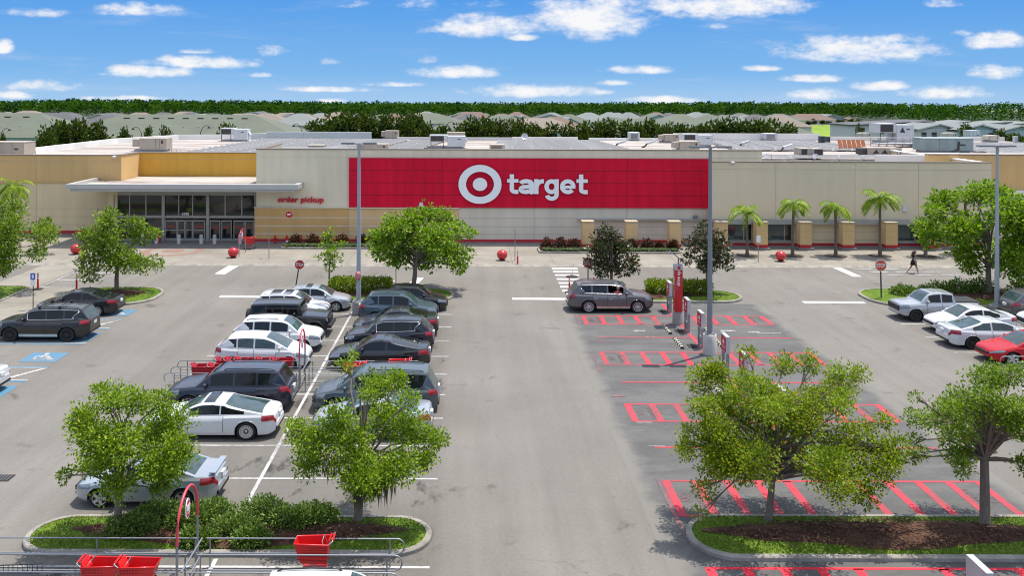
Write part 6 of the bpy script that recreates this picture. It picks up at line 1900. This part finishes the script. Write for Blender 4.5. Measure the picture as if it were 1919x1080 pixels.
o = empty('roof_duct', ((A.x + B.x) / 2, 88, ZR + .25), 0, 'long grey round duct lying along the right roof', 'duct')
b = MB(); w = (B.x - A.x) / 2; b.cyl((-w, 0, 0), (w, 0, 0), .22, n=12)
for k in range(6): b.cyl((-w + w * 2 * k / 5 - .03, 0, 0), (-w + w * 2 * k / 5 + .03, 0, 0), .245, n=12)
b.build('duct', DUCT, o); b = MB(); [b.bb(x - .06, x + .06, -.2, .2, -.27, -.15) for x in (-w * .7, w * .7)]; b.build('support', LOUV, o)
A = at(1570, 263, 98); B = at(1622, 279, 98)
o = empty('collector_row', ((A.x + B.x) / 2, 98, ZR), 0, 'row of tilted rust orange panels on the roof', 'panel row')
w = (B.x - A.x) / 2
for k in range(6):
    x = -w + 2 * w * (k + .5) / 6
    b = MB(); b.box((x, 0, .75), (2 * w / 6 - .1, .05, 1.0), 0, rx=R(-28)); b.build('panel', RUST, o)
b = MB(); b.bb(-w, w, -.1, .1, .12, .25)
for k in range(4): b.bb(-w + 2 * w * k / 3 - .03, -w + 2 * w * k / 3 + .03, -.05, .05, 0, .2)
b.build('frame', SILV, o)
b = MB()
for x, y, lab in ((1162, 268, 'left of the grilled unit'), (1217, 267, 'right of the grilled unit'), (1394, 266, 'on the array right of the middle lamp'), (1473, 275, 'on the array left of the dark fronted condenser')):
    c = at(x, y + 5, 103 if y < 270 else 96)
    o = empty('access_duct', (c.x, c.y, ZR), 0, 'slanted bright duct crossing a solar array, ' + lab, 'duct', 'slanted ducts on the roof')
    b = MB(); b.box((.2, 0, .62), (1.0, .5, .22), 0, ry=R(-18)); b.build('duct', SILV, o); b = MB(); b.tube([(-.3, 0, .42), (-.55, 0, .12), (-.9, 0, .03)], .1, 6); b.build('hose', LOUV, o)
c = at(983, 262, 114)
o = empty('satellite_dish', (c.x, c.y, ZR), 0, 'small white satellite dish behind the solar array', 'dish')
b = MB(); b.lathe([(.001, .0), (.18, .03), (.32, .09), (.42, .17)], 18, M=Matrix.Translation((0, -.1, .72)) @ Matrix.Rotation(R(70), 4, 'X')); b.build('dish', SILV, o); b = MB(); b.cyl((0, 0, 0), (0, 0, .7), .04, n=6); b.bb(-.6, .6, -.2, .2, 0, .06); b.build('mast', LOUV, o)
# solar arrays: one rack per row of modules
def solar_mat():
    m, N, p = newmat('solar_module')
    tc = N.n('ShaderNodeTexCoord').outputs['Object']
    n1 = N.noise(tc, .4, 3)
    c = N.mix(N.ramp(n1, .3, .7), (.145, .14, .132), (.20, .195, .185))
    N.l(c, p.inputs['Base Color']); p.inputs['Roughness'].default_value = .6; p.inputs['Specular IOR Level'].default_value = .2
    return m
SOL = solar_mat(); CLIP = mat('array_clip', (.72, .72, .7), .5)
def array_row(x0, x1, y, label, dy=1.65, tilt=.10):
    o = empty('solar_rack', ((x0 + x1) / 2, y, ZR), 0, label, 'solar rack', 'racks of grey solar panels on the store roof')
    w = (x1 - x0) / 2; b = MB(); n = max(1, int(2 * w / 2.05)); pw = 2 * w / n
    for k in range(n):
        x = -w + pw * k
        b.add([(x + .03, -dy * .43, .18), (x + pw - .03, -dy * .43, .18), (x + pw - .03, dy * .43, .18 + tilt), (x + .03, dy * .43, .18 + tilt)], [(0, 1, 2, 3)])
        b.box((x, -dy * .47, .24), (.24, .2, .24), 1)
    b.build('module_row', [SOL, CLIP], o)
    return o
ORD = ['first', 'second', 'third', 'fourth', 'fifth', 'sixth', 'seventh', 'eighth', 'ninth', 'tenth', 'eleventh', 'twelfth', 'thirteenth', 'fourteenth', 'fifteenth', 'sixteenth', 'seventeenth', 'eighteenth', 'nineteenth', 'twentieth']
def array_block(xa0, xb0, xa1, xb1, y0, y1, where, dy=1.9):
    n = int((y1 - y0) / dy)
    for k in range(n):
        f = k / max(1, n - 1)
        array_row(xa0 + (xa1 - xa0) * f, xb0 + (xb1 - xb0) * f, y0 + dy * k, 'grey solar rack, %s from the front in the %s' % (ORD[k], where), dy * .92)
array_block(-28.5, -11, -27.0, -8, 89, 118, 'left roof array')
array_block(-9.8, -5.5, -7.5, -3.5, 95, 117, 'sparse array behind the left lamp post', 2.6)
array_block(2.2, 17, 3.5, 16, 97, 116, 'array behind the emblem')
array_block(28.5, 45, 30, 44, 97, 116, 'array right of the middle lamp post')
array_block(54, 72, 52, 72, 92, 114, 'array at the right end')
array_block(27.5, 41, 27.8, 40, 84.4, 88.5, 'low array behind the beige wing edge', 2.0)
# roof hatch hoops and antenna
for i, (x, y, D, h, lab) in enumerate(((62, 291, 88, .4, 'near the left roof edge'), (326, 284, 90, .5, 'left of the left solar array'), (1441, 301, 84, .5, 'by the end of the raised front wall'), (573, 257, 118, 1.0, 'before the back parapet'))):
    c = at(x, y, D); o = empty('roof_hoop', (c.x, D, ZR), 0, 'thin grey roof pipe hoop ' + lab, 'pipe')
    b = MB(); b.tube([(-.25, 0, 0), (-.25, 0, h), (.25, 0, h), (.25, 0, 0)], .03, 5); b.build('pipe', DUCT, o)
# ---------------------------------------------------------------- the neighbourhood behind
SHG = mat('grey_green_shingle', (.112, .125, .09), .9, var=.14, vs=.25, var2=.08); SHB = mat('brown_shingle', (.155, .105, .08), .9, var=.14, vs=.25); SHT = mat('tan_shingle', (.20, .165, .13), .9, var=.12, vs=.25); SHK = mat('dark_grey_shingle', (.09, .09, .092), .9, var=.12, vs=.25)
SHL = mat('light_grey_shingle', (.175, .19, .178), .9, var=.12, vs=.25)
WLB = mat('pale_blue_siding', (.36, .46, .47), .8); WLC = mat('cream_siding', (.46, .42, .33), .8); WLW = mat('white_siding', (.52, .52, .50), .8)
WDARK = mat('far_window', (.03, .035, .04), .2)
ROOFS = {'grey green': SHG, 'brown': SHB, 'tan': SHT, 'dark grey': SHK, 'light grey': SHL}
WALLS = {'pale blue': WLB, 'cream': WLC, 'white': WLW}
def house(loc, w, d, h, rh, roof, wall, label, style='hip', wins=3, group=None, rz=0.0, vents=0, name='house', cat='house', z0=-.05):
    o = empty(name, (loc[0], loc[1], z0), rz, label, cat, group)
    b = MB(); b.bb(-w / 2, w / 2, -d / 2, d / 2, 0, h); b.build('wall', WALLS[wall], o)
    e = .5; b = MB()
    if style == 'hip':
        rl = max(w - d, w * .15) / 2
        vs = [(-w / 2 - e, -d / 2 - e, h - .1), (w / 2 + e, -d / 2 - e, h - .1), (w / 2 + e, d / 2 + e, h - .1), (-w / 2 - e, d / 2 + e, h - .1), (-rl, 0, h + rh), (rl, 0, h + rh)]
        b.add(vs, [(0, 1, 5, 4), (1, 2, 5), (2, 3, 4, 5), (3, 0, 4), (3, 2, 1, 0)])
    elif style == 'gable':                 # gable faces the viewer
        vs = [(-w / 2 - e, -d / 2 - e, h - .1), (0, -d / 2 - e, h + rh), (w / 2 + e, -d / 2 - e, h - .1), (-w / 2 - e, d / 2 + e, h - .1), (0, d / 2 + e, h + rh), (w / 2 + e, d / 2 + e, h - .1)]
        b.add(vs, [(0, 1, 4, 3), (1, 2, 5, 4)])
        b.add([(x, y, z - .22) for x, y, z in vs], [(3, 4, 1, 0), (4, 5, 2, 1)])
        for i, j in ((0, 1), (1, 2), (3, 4), (4, 5)):
            p, q = vs[i], vs[j]; b.add([p, q, (q[0], q[1], q[2] - .22), (p[0], p[1], p[2] - .22)], [(0, 1, 2, 3)], 1)
        g = MB(); g.prism([(-w / 2, h - .02), (w / 2, h - .02), (0, h + rh - .3)], d / 2 - .25, d / 2 - .2, 0, FACE_CAM); g.build('gable', WALLS[wall], o)
    else:                                  # mono pitch
        vs = [(-w / 2 - e, -d / 2 - e, h), (w / 2 + e, -d / 2 - e, h + rh), (w / 2 + e, d / 2 + e, h + rh), (-w / 2 - e, d / 2 + e, h)]
        b.add(vs + [(x, y, z - .25) for x, y, z in vs], [(0, 1, 2, 3), (7, 6, 5, 4), (0, 4, 5, 1), (1, 5, 6, 2), (2, 6, 7, 3), (3, 7, 4, 0)])
    b.build('roof', [ROOFS[roof], WLW], o)
    for k in range(wins):
        x = -w / 2 + w * (k + .5) / wins
        b = MB(); b.bb(x - .62, x + .62, -d / 2 - .05, -d / 2 + .02, h - 2.1, h - .55, 0); f = b.build('window', WLW, o)
        b = MB(); b.bb(x - .5, x + .5, -d / 2 - .06, -d / 2 - .052, h - 1.98, h - 1.36, 0); b.bb(x - .5, x + .5, -d / 2 - .06, -d / 2 - .052, h - 1.28, h - .67, 0); b.build('pane', WDARK, f)
    if vents:
        rl = max(w - d, w * .15) / 2
        for row, fz in ((0, .82), (1, .45)):
            n_ = vents
            for k in range(n_):
                x = -rl * 1.0 + 2 * rl * (k + .5) / n_ + (.8 if row else 0)
                y = -(1 - fz) * (d / 2 + e); z = h - .1 + fz * (rh + .1)
                v_ = MB(); v_.box((x, y - .05, z + .05), (1.0 if row == 0 else .4, .2, .16)); v_.build('roof_vent', LOUV if row == 0 else SILV, o)
    return o
house((-84, 146), 44, 17, 5.9, 3.5, 'grey green', 'pale blue', 'leftmost long townhouse with huge grey green roof and pale blue wall', wins=11, vents=9, group='long townhouses behind the store', name='townhouse')
house((-47.5, 150), 40, 18, 5.7, 3.45, 'grey green', 'cream', 'middle long townhouse with grey green roof behind the back left parapet', wins=9, vents=9, group='long townhouses behind the store', name='townhouse')
house((-22, 160), 18, 18, 5.4, 3.3, 'grey green', 'white', 'right end townhouse with grey green roof behind the tree row', wins=4, vents=3, group='long townhouses behind the store', name='townhouse')
rn = random.Random(77)
ROWS = [(170, -12, 52, 8.0, 'nearest row'), (200, -20, 66, 8.2, 'second row'), (232, -125, 78, 7.5, 'third row'), (268, -150, 88, 7.2, 'fourth row'), (306, -175, 98, 6.5, 'fifth row'), (345, -195, 110, 5.9, 'back row')]
for ri, (D, xa, xb, top, where) in enumerate(ROWS):
    x = xa + rn.uniform(0, 4); k = 0
    while x < xb:
        w = rn.uniform(10, 16) if ri else rn.uniform(11, 20)
        if D > 225 and x < -70 and rn.random() < .25: x += 10
        rc = rn.choice(['grey green', 'grey green', 'light grey', 'light grey', 'tan', 'brown', 'dark grey'] if x > -60 else ['dark grey', 'light grey', 'dark grey', 'tan', 'brown'])
        wc = rn.choice(['pale blue', 'cream', 'white', 'white'])
        st_ = 'gable' if rn.random() < .28 else 'hip'
        rh = rn.uniform(2.0, 2.9); tp = top + rn.uniform(-.7, .35)
        nm = '%d%s' % (k + 1, {1: 'st', 2: 'nd', 3: 'rd'}.get((k + 1) % 10 if (k + 1) not in (11, 12, 13) else 0, 'th'))
        house((x + w / 2, D + rn.uniform(-5, 5)), w, rn.uniform(10, 13), tp - rh, rh, rc, wc, '%s house, %s %s roof, %s from left in %s of estate' % (wc, rc, st_ if st_ == 'hip' else 'gabled', nm, where), st_, wins=2 if D < 210 else (2 if D < 240 else 1), group='houses of the estate behind the store')
        x += w + rn.uniform(-1.5, 2.0) + (1.0 if ri > 2 else 0); k += 1
# houses and apartments at the right
RH = [(1760, 231, 1795, 259, 172, 'light grey', 'white', 'white flat gabled house with four dark windows left of the dark tree'), (1838, 232, 1875, 259, 168, 'light grey', 'pale blue', 'pale gabled house right of the dark tree'), (1912, 234, 1945, 259, 166, 'light grey', 'pale blue', 'pale house cut by the right edge')]
for i, (xc, yt, xr, yb, D, rc, wc, lab) in enumerate(RH):
    c = at(xc, yt, D); w = (76 if i < 2 else 70) * D / F
    house((c.x, D + 5), w, 10, c.z - 1.0, 1.0, rc, wc, lab, 'gable', wins=4 if i == 0 else 2, group='white houses at the right')
for i, (xc, yt, D, w, lab) in enumerate(((1790, 226, 186, 6.5, 'behind the four window house'), (1855, 227, 184, 9, 'behind the pale gabled house'), (1905, 228, 182, 7, 'at the right edge'))):
    c = at(xc, yt, D); house((c.x, D + 5), w, 8, c.z - .9, .9, 'light grey', 'cream', 'mono pitch roofed house ' + lab, 'mono', wins=1, group='white houses at the right')
c = at(1680, 226, 190)
ap = house((c.x, 198), 17, 12, c.z - .9, .9, 'dark grey', 'white', 'grey and white apartment block behind the big chiller', 'mono', wins=4, name='apartment_block', cat='apartments')
for i, (xc, yt, D, w, rc, wc, lab) in enumerate(((1462, 215, 392, 14, 'light grey', 'cream', 'left of three beyond the meadow'), (1515, 213, 398, 21, 'brown', 'white', 'largest of three beyond the meadow'), (1550, 213.5, 405, 17, 'light grey', 'pale blue', 'pale blue gabled one beyond the meadow'), (1589, 219, 402, 11, 'brown', 'cream', 'small one at the meadow end'))):
    c = at(xc, yt, D); house((c.x, D), w, 11, c.z - 2.6, 2.6, rc, wc, 'detached house ' + lab, 'hip' if i != 2 else 'gable', wins=3, group='houses beyond the meadow')
# trees between store and houses
PROT = []
def crown_tree(seed, r, h, lm, ll, n):
    rn = random.Random(seed)
    root = empty('background_tree', (0, 0, 0))
    t = MB(); t.tube([(0, 0, -.2), (0, 0, h * .35), (.1, 0, h * .7)], .18, 7, rads=[.26, .18, .08])
    cs = []
    for k in range(11):
        a = rn.uniform(0, 2 * PI); q = r * rn.uniform(.1, .8)
        cs.append((Vector((q * math.cos(a), q * math.sin(a), h * rn.uniform(.22, .86))), r * rn.uniform(.32, .5)))
    cs.append((Vector((0, 0, h * .88)), r * .35))
    for c, rr in cs: t.tube([(0, 0, h * .3), c * .6 + Vector((0, 0, .1)), c], .05, 4, rads=[.09, .06, .03])
    t.build('trunk', BARK_D, root)
    b = MB()
    for c, rr in cs: clump(b, rn, c, rr, n // 12, ll, lw=ll * .3, flat=.9)
    b.build('crown', lm, root)
    return root
for s in range(4): PROT.append((crown_tree(200 + s, 3.0, 8.0, FARL, .55, 3400), [False]))
def bg_tree(x, D, top_y, label, k, wpx=None, group='trees behind the store'):
    c = at(x, top_y, D)
    pr, used = PROT[k % 4]
    h = c.z + .05
    if used[0]: o = copy_tree(pr)
    else: o = pr; used[0] = True
    o.location = (c.x, D, -.05)
    sx = (wpx * 1.45 * D / F / 6.4) if wpx else h / 8
    o.scale = (sx, sx, h / 8.0); o.rotation_euler = (0, 0, k * 1.7)
    o['label'] = label; o['category'] = 'tree'; o['group'] = group
    return o
TR = [(590, 228, 50), (620, 222, 60), (652, 214, 66), (690, 213, 62), (722, 216, 52), (750, 218, 44), (777, 217, 46), (800, 232, 40), (830, 237, 44), (862, 236, 42), (885, 224, 46), (912, 221, 48), (935, 226, 40), (955, 229, 44), (975, 228, 46), (1000, 232, 44), (1035, 234, 48), (1065, 235, 44), (1095, 233, 46), (1122, 228, 50), (1145, 227, 54), (1175, 230, 50), (1216, 225, 46), (1255, 235, 36), (1275, 236, 38), (1295, 238, 36), (1335, 231, 46), (1360, 226, 54), (1390, 227, 50), (1422, 226, 56), (1450, 228, 54), (1478, 236, 46), (1240, 240, 30), (1315, 237, 32), (1195, 234, 40)]
rn = random.Random(9)
for i, (x, yt, wp) in enumerate(sorted(TR)):
    D = 131 + rn.uniform(0, 5)
    lab = 'dark green roofline tree, %s from the left in the row behind the store' % ('number ' + str(i + 1) if i >= 20 else ORD[i])
    bg_tree(x, D, yt, lab, i, wp)
for i, (x, yt, wp, D, lab) in enumerate(((115, 232, 60, 118, 'sparse branching tree behind the left parapet'), (150, 226, 60, 120, 'tall sparse tree beside the left townhouse'), (182, 231, 44, 121, 'leaning sparse tree right of the tall sparse one'), (85, 243, 44, 112, 'low bush tree at the left parapet corner'), (5, 255, 16, 110, 'small tree against the pale blue wall at left edge'), (234, 241, 24, 128, 'round bright bush behind the left parapet'), (278, 240, 22, 128, 'left of two bright bushes behind the parapet'), (306, 240, 22, 129, 'right of two bright bushes behind the parapet'), (425, 236, 40, 130, 'tree behind the white unit on legs'), (1810, 233, 32, 150, 'dark tree between two white houses at right'), (1700, 222, 26, 210, 'tree behind the apartment block'), (1608, 236, 14, 150, 'small dark tree left of the chiller'), (1876, 245, 24, 150, 'bush between the pale houses at right'), (1900, 250, 40, 148, 'hedge like tree at the right edge'))):
    bg_tree(x, D, yt, lab, i + 2, wp, 'scattered trees behind the store')
for i in range(14):
    x = 1487 + i * 9.2; bg_tree(x, 388 + (i % 3) * 5, 222 + (i % 4) * 1.6, 'young street tree, %s from the left beyond the meadow' % ORD[i], i, 10, 'young trees beyond the meadow')
# street lamps behind the store
L0 = None
for i, (x, y, s, lab) in enumerate(((265, 239, -1, 'right of the round bright bush'), (376, 236, 1, 'left of the white unit on legs'), (566, 233, -1, 'at the left end of the tree row'), (835, 229, 1, 'over the grey green roof at centre'), (950, 228, -1, 'beside the roofline trees at centre'), (2, 241, 1, 'at the left edge'))):
    c = at(x, y, 134)
    if L0 is None:
        L0 = empty('street_lamp', (c.x, 134, 0), 0, '', 'street lamp', 'gooseneck street lamps behind the store')
        b = MB(); b.cyl((0, 0, 0), (0, 0, 6.6), .09, .06, 6); b.build('pole', BRONZE, L0); b = MB(); b.tube([(0, 0, 6.5), (.3, 0, 7.2), (.8, 0, 7.5), (1.25, 0, 7.35)], .05, 5); b.build('arm', BRONZE, L0); b = MB(); b.lathe([(.05, .1), (.16, .0), (.26, -.22), (.0, -.22)], 10, (1.25, 0, 7.3)); b.build('lamp_head', BRONZE, L0); o = L0
    else: o = copy_tree(L0, (c.x, 134, 0))
    o.scale = (s, 1, (c.z + .1) / 7.5); o['label'] = 'dark gooseneck street lamp ' + lab
# ---------------------------------------------------------------- the forest
def forest():
    rn = random.Random(4)
    b = MB()
    FT = [(0, 186.5), (200, 186.5), (330, 187.5), (640, 191.5), (960, 193), (1290, 192.5), (1345, 191), (1460, 192.5), (1700, 194), (1800, 192.5), (1870, 188), (1960, 186)]
    def topy(px): return lerp_tab(FT, px)
    step = 4.2
    for layer in range(9):
        D0 = 430 + layer * 26
        x = -300.0
        while x < 320:
            D = D0 + rn.uniform(-11, 11)
            px = VX + x * F / D
            if -120 < px < 2060:
                near = px > 1690
                if near: D = D * .72
                X = (px - VX) * D / F
                yt = topy(px) + rn.uniform(-1.8, 1.8) + (8 - layer) * 1.1
                zt = at(px, yt, D).z
                if zt > 2:
                    r = rn.uniform(2.6, 4.4) * (D / 500)
                    n = 60
                    tone = rn.random()
                    for k in range(n):
                        f = rn.random() ** .7
                        rr = r * (1.05 - f * .75)
                        a = rn.uniform(0, 2 * PI)
                        c = Vector((X + rr * math.cos(a) * rn.random() ** .4, D + rr * math.sin(a) * .9, zt * (.25 + .75 * f) - rn.uniform(0, .6)))
                        d = (Vector((math.cos(a), math.sin(a), rn.uniform(-.2, .9)))).normalized()
                        leaf(b, c, d, (Vector((0, 0, 1)) + rvec(rn) * .7).normalized(), rn.uniform(1.0, 1.8) * D / 500, .5 * D / 500, 0 if tone < .5 else (1 if tone < .85 else 2))
            x += step * rn.uniform(.6, 1.15)
    return b.build('forest', [leaf_mat('pine_leaf', (.013, .040, .007), (.032, .082, .009), None, .25, .9, spec=0), leaf_mat('pine_leaf_light', (.026, .068, .007), (.055, .118, .011), None, .3, .9, spec=0), leaf_mat('pine_leaf_dark', (.012, .035, .012), (.03, .07, .012), None, .2, .9, spec=0)])
tag(forest(), 'dense green forest wall along the horizon', 'forest', kind='stuff')
b = MB()
for k in range(40):
    pass
sheet('forest_floor', -420, 420, 400, 760, .03, mat('forest_soil', (.03, .04, .018), .95))
# ---------------------------------------------------------------- people
SKIN = mat('skin', (.42, .24, .17), .6, var=.05); SKIN2 = mat('leg_skin', (.38, .2, .145), .6, var=.05); CLB = mat('black_cloth', (.012, .011, .013), .85); HAIRB = mat('brown_hair', (.06, .03, .018), .6, var=.3, vs=8); PINKC = mat('coral_cloth', (.5, .12, .12), .85)
def skin_body(name, joints, edges, mats_fn, parent, root=0, levels=2):
    me = bpy.data.meshes.new(name)
    me.from_pydata([j[0] for j in joints], edges, [])
    o = bpy.data.objects.new(name, me); COL.objects.link(o)
    md = o.modifiers.new('s', 'SKIN'); md.use_smooth_shade = True
    for i, j in enumerate(joints):
        sv = me.skin_vertices[0].data[i]; r = j[1]
        sv.radius = r if isinstance(r, tuple) else (r, r)
        sv.use_root = (i == root)
    s2 = o.modifiers.new('b', 'SUBSURF'); s2.levels = levels; s2.render_levels = levels
    dg = bpy.context.evaluated_depsgraph_get()
    m2 = bpy.data.meshes.new_from_object(o.evaluated_get(dg))
    bpy.data.objects.remove(o)
    m2.materials.clear()
    for m_ in mats_fn[0]: m2.materials.append(m_)
    for p in m2.polygons:
        p.material_index = mats_fn[1](p.center); p.use_smooth = True
    o = bpy.data.objects.new(name, m2); COL.objects.link(o); o.parent = parent
    return o
def head_mesh(c, hs, yaw, hair, parent, long_hair=True, shades=False, hairm=None):
    M = Matrix.Translation(c) @ Matrix.Rotation(yaw, 4, 'Z')
    b = MB()                     # face looks along local +x
    prof = []
    for i in range(15):
        t = PI * i / 14; z = -math.cos(t)
        r = math.sin(t) ** .8 * (.80 + .12 * z)
        prof.append((r * hs * .5 + .0004, z * hs * .62))
    b.lathe(prof, 18, M=M @ Matrix.Scale(1.12, 4, Vector((1, 0, 0))))
    b.add([M @ Vector(p) for p in ((hs * .50, -hs * .05, -hs * .12), (hs * .50, hs * .05, -hs * .12), (hs * .46, 0, hs * .14), (hs * .62, 0, -hs * .1))], [(0, 1, 3), (1, 2, 3), (2, 0, 3)], 0, True)
    for s in (1, -1):
        b.cyl(M @ Vector((.02 * hs, s * hs * .46, -.02 * hs)), M @ Vector((.0, s * hs * .50, .02 * hs)), hs * .12, hs * .09, 8)
    b.build('head', SKIN, parent)
    e = MB()
    for s in (1, -1):
        if shades: e.box(M @ Vector((hs * .50, s * hs * .17, hs * .06)), (.02, hs * .26, hs * .17), 0, rz=yaw)
        else: e.lathe([(.001, -.02), (.02, 0), (.001, .02)], 8, M=M @ Matrix.Translation((hs * .47, s * hs * .17, hs * .05)))
    e.box(M @ Vector((hs * .47, 0, -hs * .27)), (.02, hs * .2, .012), 0, rz=yaw)
    e.build('face_detail', mat('dark_detail', (.02, .012, .012), .4), parent)
    h = MB()
    for i in range(13):
        pass
    prof = []
    for i in range(10):
        t = PI * .5 * i / 9 + .12
        prof.append((math.sin(min(t, PI / 2 + .05)) * hs * .53 + .0004, math.cos(min(t, PI * .56)) * hs * .66))
    h.lathe(prof, 18, M=M @ Matrix.Translation((-hs * .09, 0, hs * .06)) @ Matrix.Scale(1.1, 4, Vector((1, 0, 0))))
    if long_hair:
        pts = [(-hs * .3, 0, hs * .3), (-hs * .55, 0, -hs * .1), (-hs * .72, 0, -hs * .7), (-hs * .95, 0, -hs * 1.3), (-hs * 1.05, 0, -hs * 1.7)]
        h.tube([M @ Vector(p) for p in pts], .1, 10, rads=[hs * .36, hs * .46, hs * .44, hs * .36, hs * .08])
    h.build('hair', hairm or HAIRB, parent)
Pm = gnd(1712, 512.5)
w = empty('person', (Pm.x, Pm.y, .006), 0, 'woman with long brown hair in black dress striding right across the road', 'person')
w.scale = (1, 1, .9)
J = [((0, 0, .93), (.15, .13)), ((.02, 0, 1.12), (.125, .115)), ((.04, 0, 1.32), (.15, .12)), ((.05, 0, 1.43), (.075, .07)), ((.07, 0, 1.52), .05),
     ((.01, -.10, .86), .095), ((.17, -.10, .47), .062), ((.26, -.10, .10), .04), ((.37, -.10, .035), .033),
     ((-.01, .10, .86), .095), ((-.12, .10, .48), .062), ((-.42, .10, .14), .04), ((-.36, .10, .04), .033),
     ((.04, -.19, 1.38), .055), ((-.06, -.24, 1.1), .042), ((.02, -.23, .86), .032),
     ((.04, .19, 1.38), .055), ((.09, .24, 1.12), .042), ((.27, .2, .98), .032)]
E = [(0, 1), (1, 2), (2, 3), (3, 4), (0, 5), (5, 6), (6, 7), (7, 8), (0, 9), (9, 10), (10, 11), (11, 12), (2, 13), (13, 14), (14, 15), (2, 16), (16, 17), (17, 18)]
def wm(c):
    if c.z < .075 and True: return 2
    if c.z < .70: return 1
    if abs(c.y) > .185 and c.z < 1.33: return 1
    if c.z > 1.42: return 1
    return 0
skin_body('body', J, E, ([CLB, SKIN2, WHT], wm), w)
sk = MB(); sk.lathe([(.165, .98), (.20, .82), (.225, .66), (.215, .665), (.19, .82), (.155, .98)], 18, M=Matrix.Scale(.95, 4, Vector((0, 1, 0)))); sk.build('dress_skirt', CLB, w)
hd = MB()
for (x, y, z, sgn) in ((.03, -.23, .84, 1), (.29, .2, .965, 1)):
    hd.box((x, y, z - .05), (.035, .075, .09)); 
    for k in range(4): hd.tube([(x, y - .03 + .02 * k, z - .09), (x + .008, y - .03 + .02 * k, z - .125 - (.01 if k in (1, 2) else 0)), (x + .018, y - .03 + .02 * k, z - .15 - (.012 if k in (1, 2) else 0))], .008, 5)
    hd.tube([(x + .01, y - .035, z - .03), (x + .03, y - .055, z - .065), (x + .035, y - .06, z - .09)], .009, 5)
hd.build('hand', SKIN2, w)
sh = MB()
sh.box((.33, -.10, .035), (.25, .085, .07), 0, top=(.85, .8)); sh.box((-.40, .10, .085), (.24, .085, .07), 0, ry=R(38), top=(.85, .8)); sh.build('shoe', mat('shoe_white', (.6, .58, .56), .6), w)
bg_ = MB(); bg_.tube([(.0, .17, 1.40), (.13, 0, 1.22), (.08, -.2, .99)], .014, 5); bg_.tube([(.0, .17, 1.40), (-.12, -.02, 1.22), (.0, -.2, .99)], .014, 5); bg_.build('bag_strap', mat('pale_strap', (.6, .55, .5), .7), w)
head_mesh(Vector((.09, 0, 1.64)), .21, 0.0, 1, w)
# passenger at the open window of the grey SUV
q = empty('person', (8.42, 51.62, .0), 0, 'passenger in coral top and sunglasses leaning at the open SUV window', 'person')
q.scale = (1, 1, .93)
J = [((0, 0, .72), (.16, .15)), ((0, -.02, .95), (.14, .13)), ((0, -.05, 1.2), (.17, .12)), ((0, -.07, 1.30), (.085, .075)), ((.01, -.09, 1.37), .05),
     ((-.19, -.07, 1.22), .06), ((-.2, -.22, 1.06), .05), ((.0, -.27, 1.10), .036), ((.19, -.07, 1.22), .06), ((.24, -.22, 1.06), .05), ((.08, -.29, 1.10), .036),
     ((.1, 0, .72), .09), ((.45, 0, .78), .075), ((.5, 0, .42), .05), ((-.05, .1, .72), .09), ((.4, .14, .78), .075), ((.46, .14, .42), .05)]
E = [(0, 1), (1, 2), (2, 3), (3, 4), (2, 5), (5, 6), (6, 7), (2, 8), (8, 9), (9, 10), (0, 11), (11, 12), (12, 13), (0, 14), (14, 15), (15, 16)]
skin_body('body', J, E, ([PINKC, SKIN, CLB], lambda c: 2 if c.z < .8 else (1 if (c.y < -.18 or c.z > 1.31) else 0)), q)
hd = MB()
for x in (-.02, .06):
    hd.box((x, -.31, 1.11), (.06, .07, .035))
    for k in range(4): hd.tube([(x - .024 + .016 * k, -.34, 1.115), (x - .024 + .016 * k, -.37 - (.008 if k in (1, 2) else 0), 1.105), (x - .024 + .016 * k, -.375, 1.085)], .008, 5)
    hd.tube([(x + .03, -.30, 1.12), (x + .045, -.33, 1.12), (x + .045, -.35, 1.115)], .009, 5)
hd.build('hand', SKIN, q)
head_mesh(Vector((.02, -.13, 1.49)), .21, -PI / 2 + .25, 1, q, long_hair=False, shades=True, hairm=mat('light_hair', (.3, .2, .12), .6, var=.3, vs=8))
# worker in a yellow vest behind the small oak
g = gnd(155, 505)
q = empty('person', (g.x, g.y, .012), 0, 'person in yellow safety vest mostly hidden by the small oak', 'person')
q.scale = (1, 1, .9)
J = [((0, 0, .93), (.15, .12)), ((0, 0, 1.12), (.15, .12)), ((0, 0, 1.34), (.18, .12)), ((0, 0, 1.46), (.08, .07)), ((0, 0, 1.54), .05), ((-.1, .05, .86), .1), ((-.1, .08, .47), .07), ((-.1, .12, .08), .05), ((-.1, .02, .04), .04), ((.1, -.05, .86), .1), ((.1, -.1, .47), .07), ((.1, -.12, .08), .05), ((.1, -.22, .04), .04),
     ((-.22, 0, 1.38), .06), ((-.28, .05, 1.1), .05), ((-.27, -.08, .88), .035), ((.22, 0, 1.38), .06), ((.28, .05, 1.1), .05), ((.27, -.1, .9), .035)]
E = [(0, 1), (1, 2), (2, 3), (3, 4), (0, 5), (5, 6), (6, 7), (7, 8), (0, 9), (9, 10), (10, 11), (11, 12), (2, 13), (13, 14), (14, 15), (2, 16), (16, 17), (17, 18)]
skin_body('body', J, E, ([mat('hi_vis_yellow', (.55, .62, .03), .7), SKIN, mat('dark_trousers', (.04, .035, .03), .8)], lambda c: 2 if c.z < .92 else (1 if (abs(c.x) > .24 and c.z < 1.25) or c.z > 1.46 else 0)), q)
head_mesh(Vector((0, -.02, 1.65)), .21, -PI / 2, 1, q, long_hair=False)
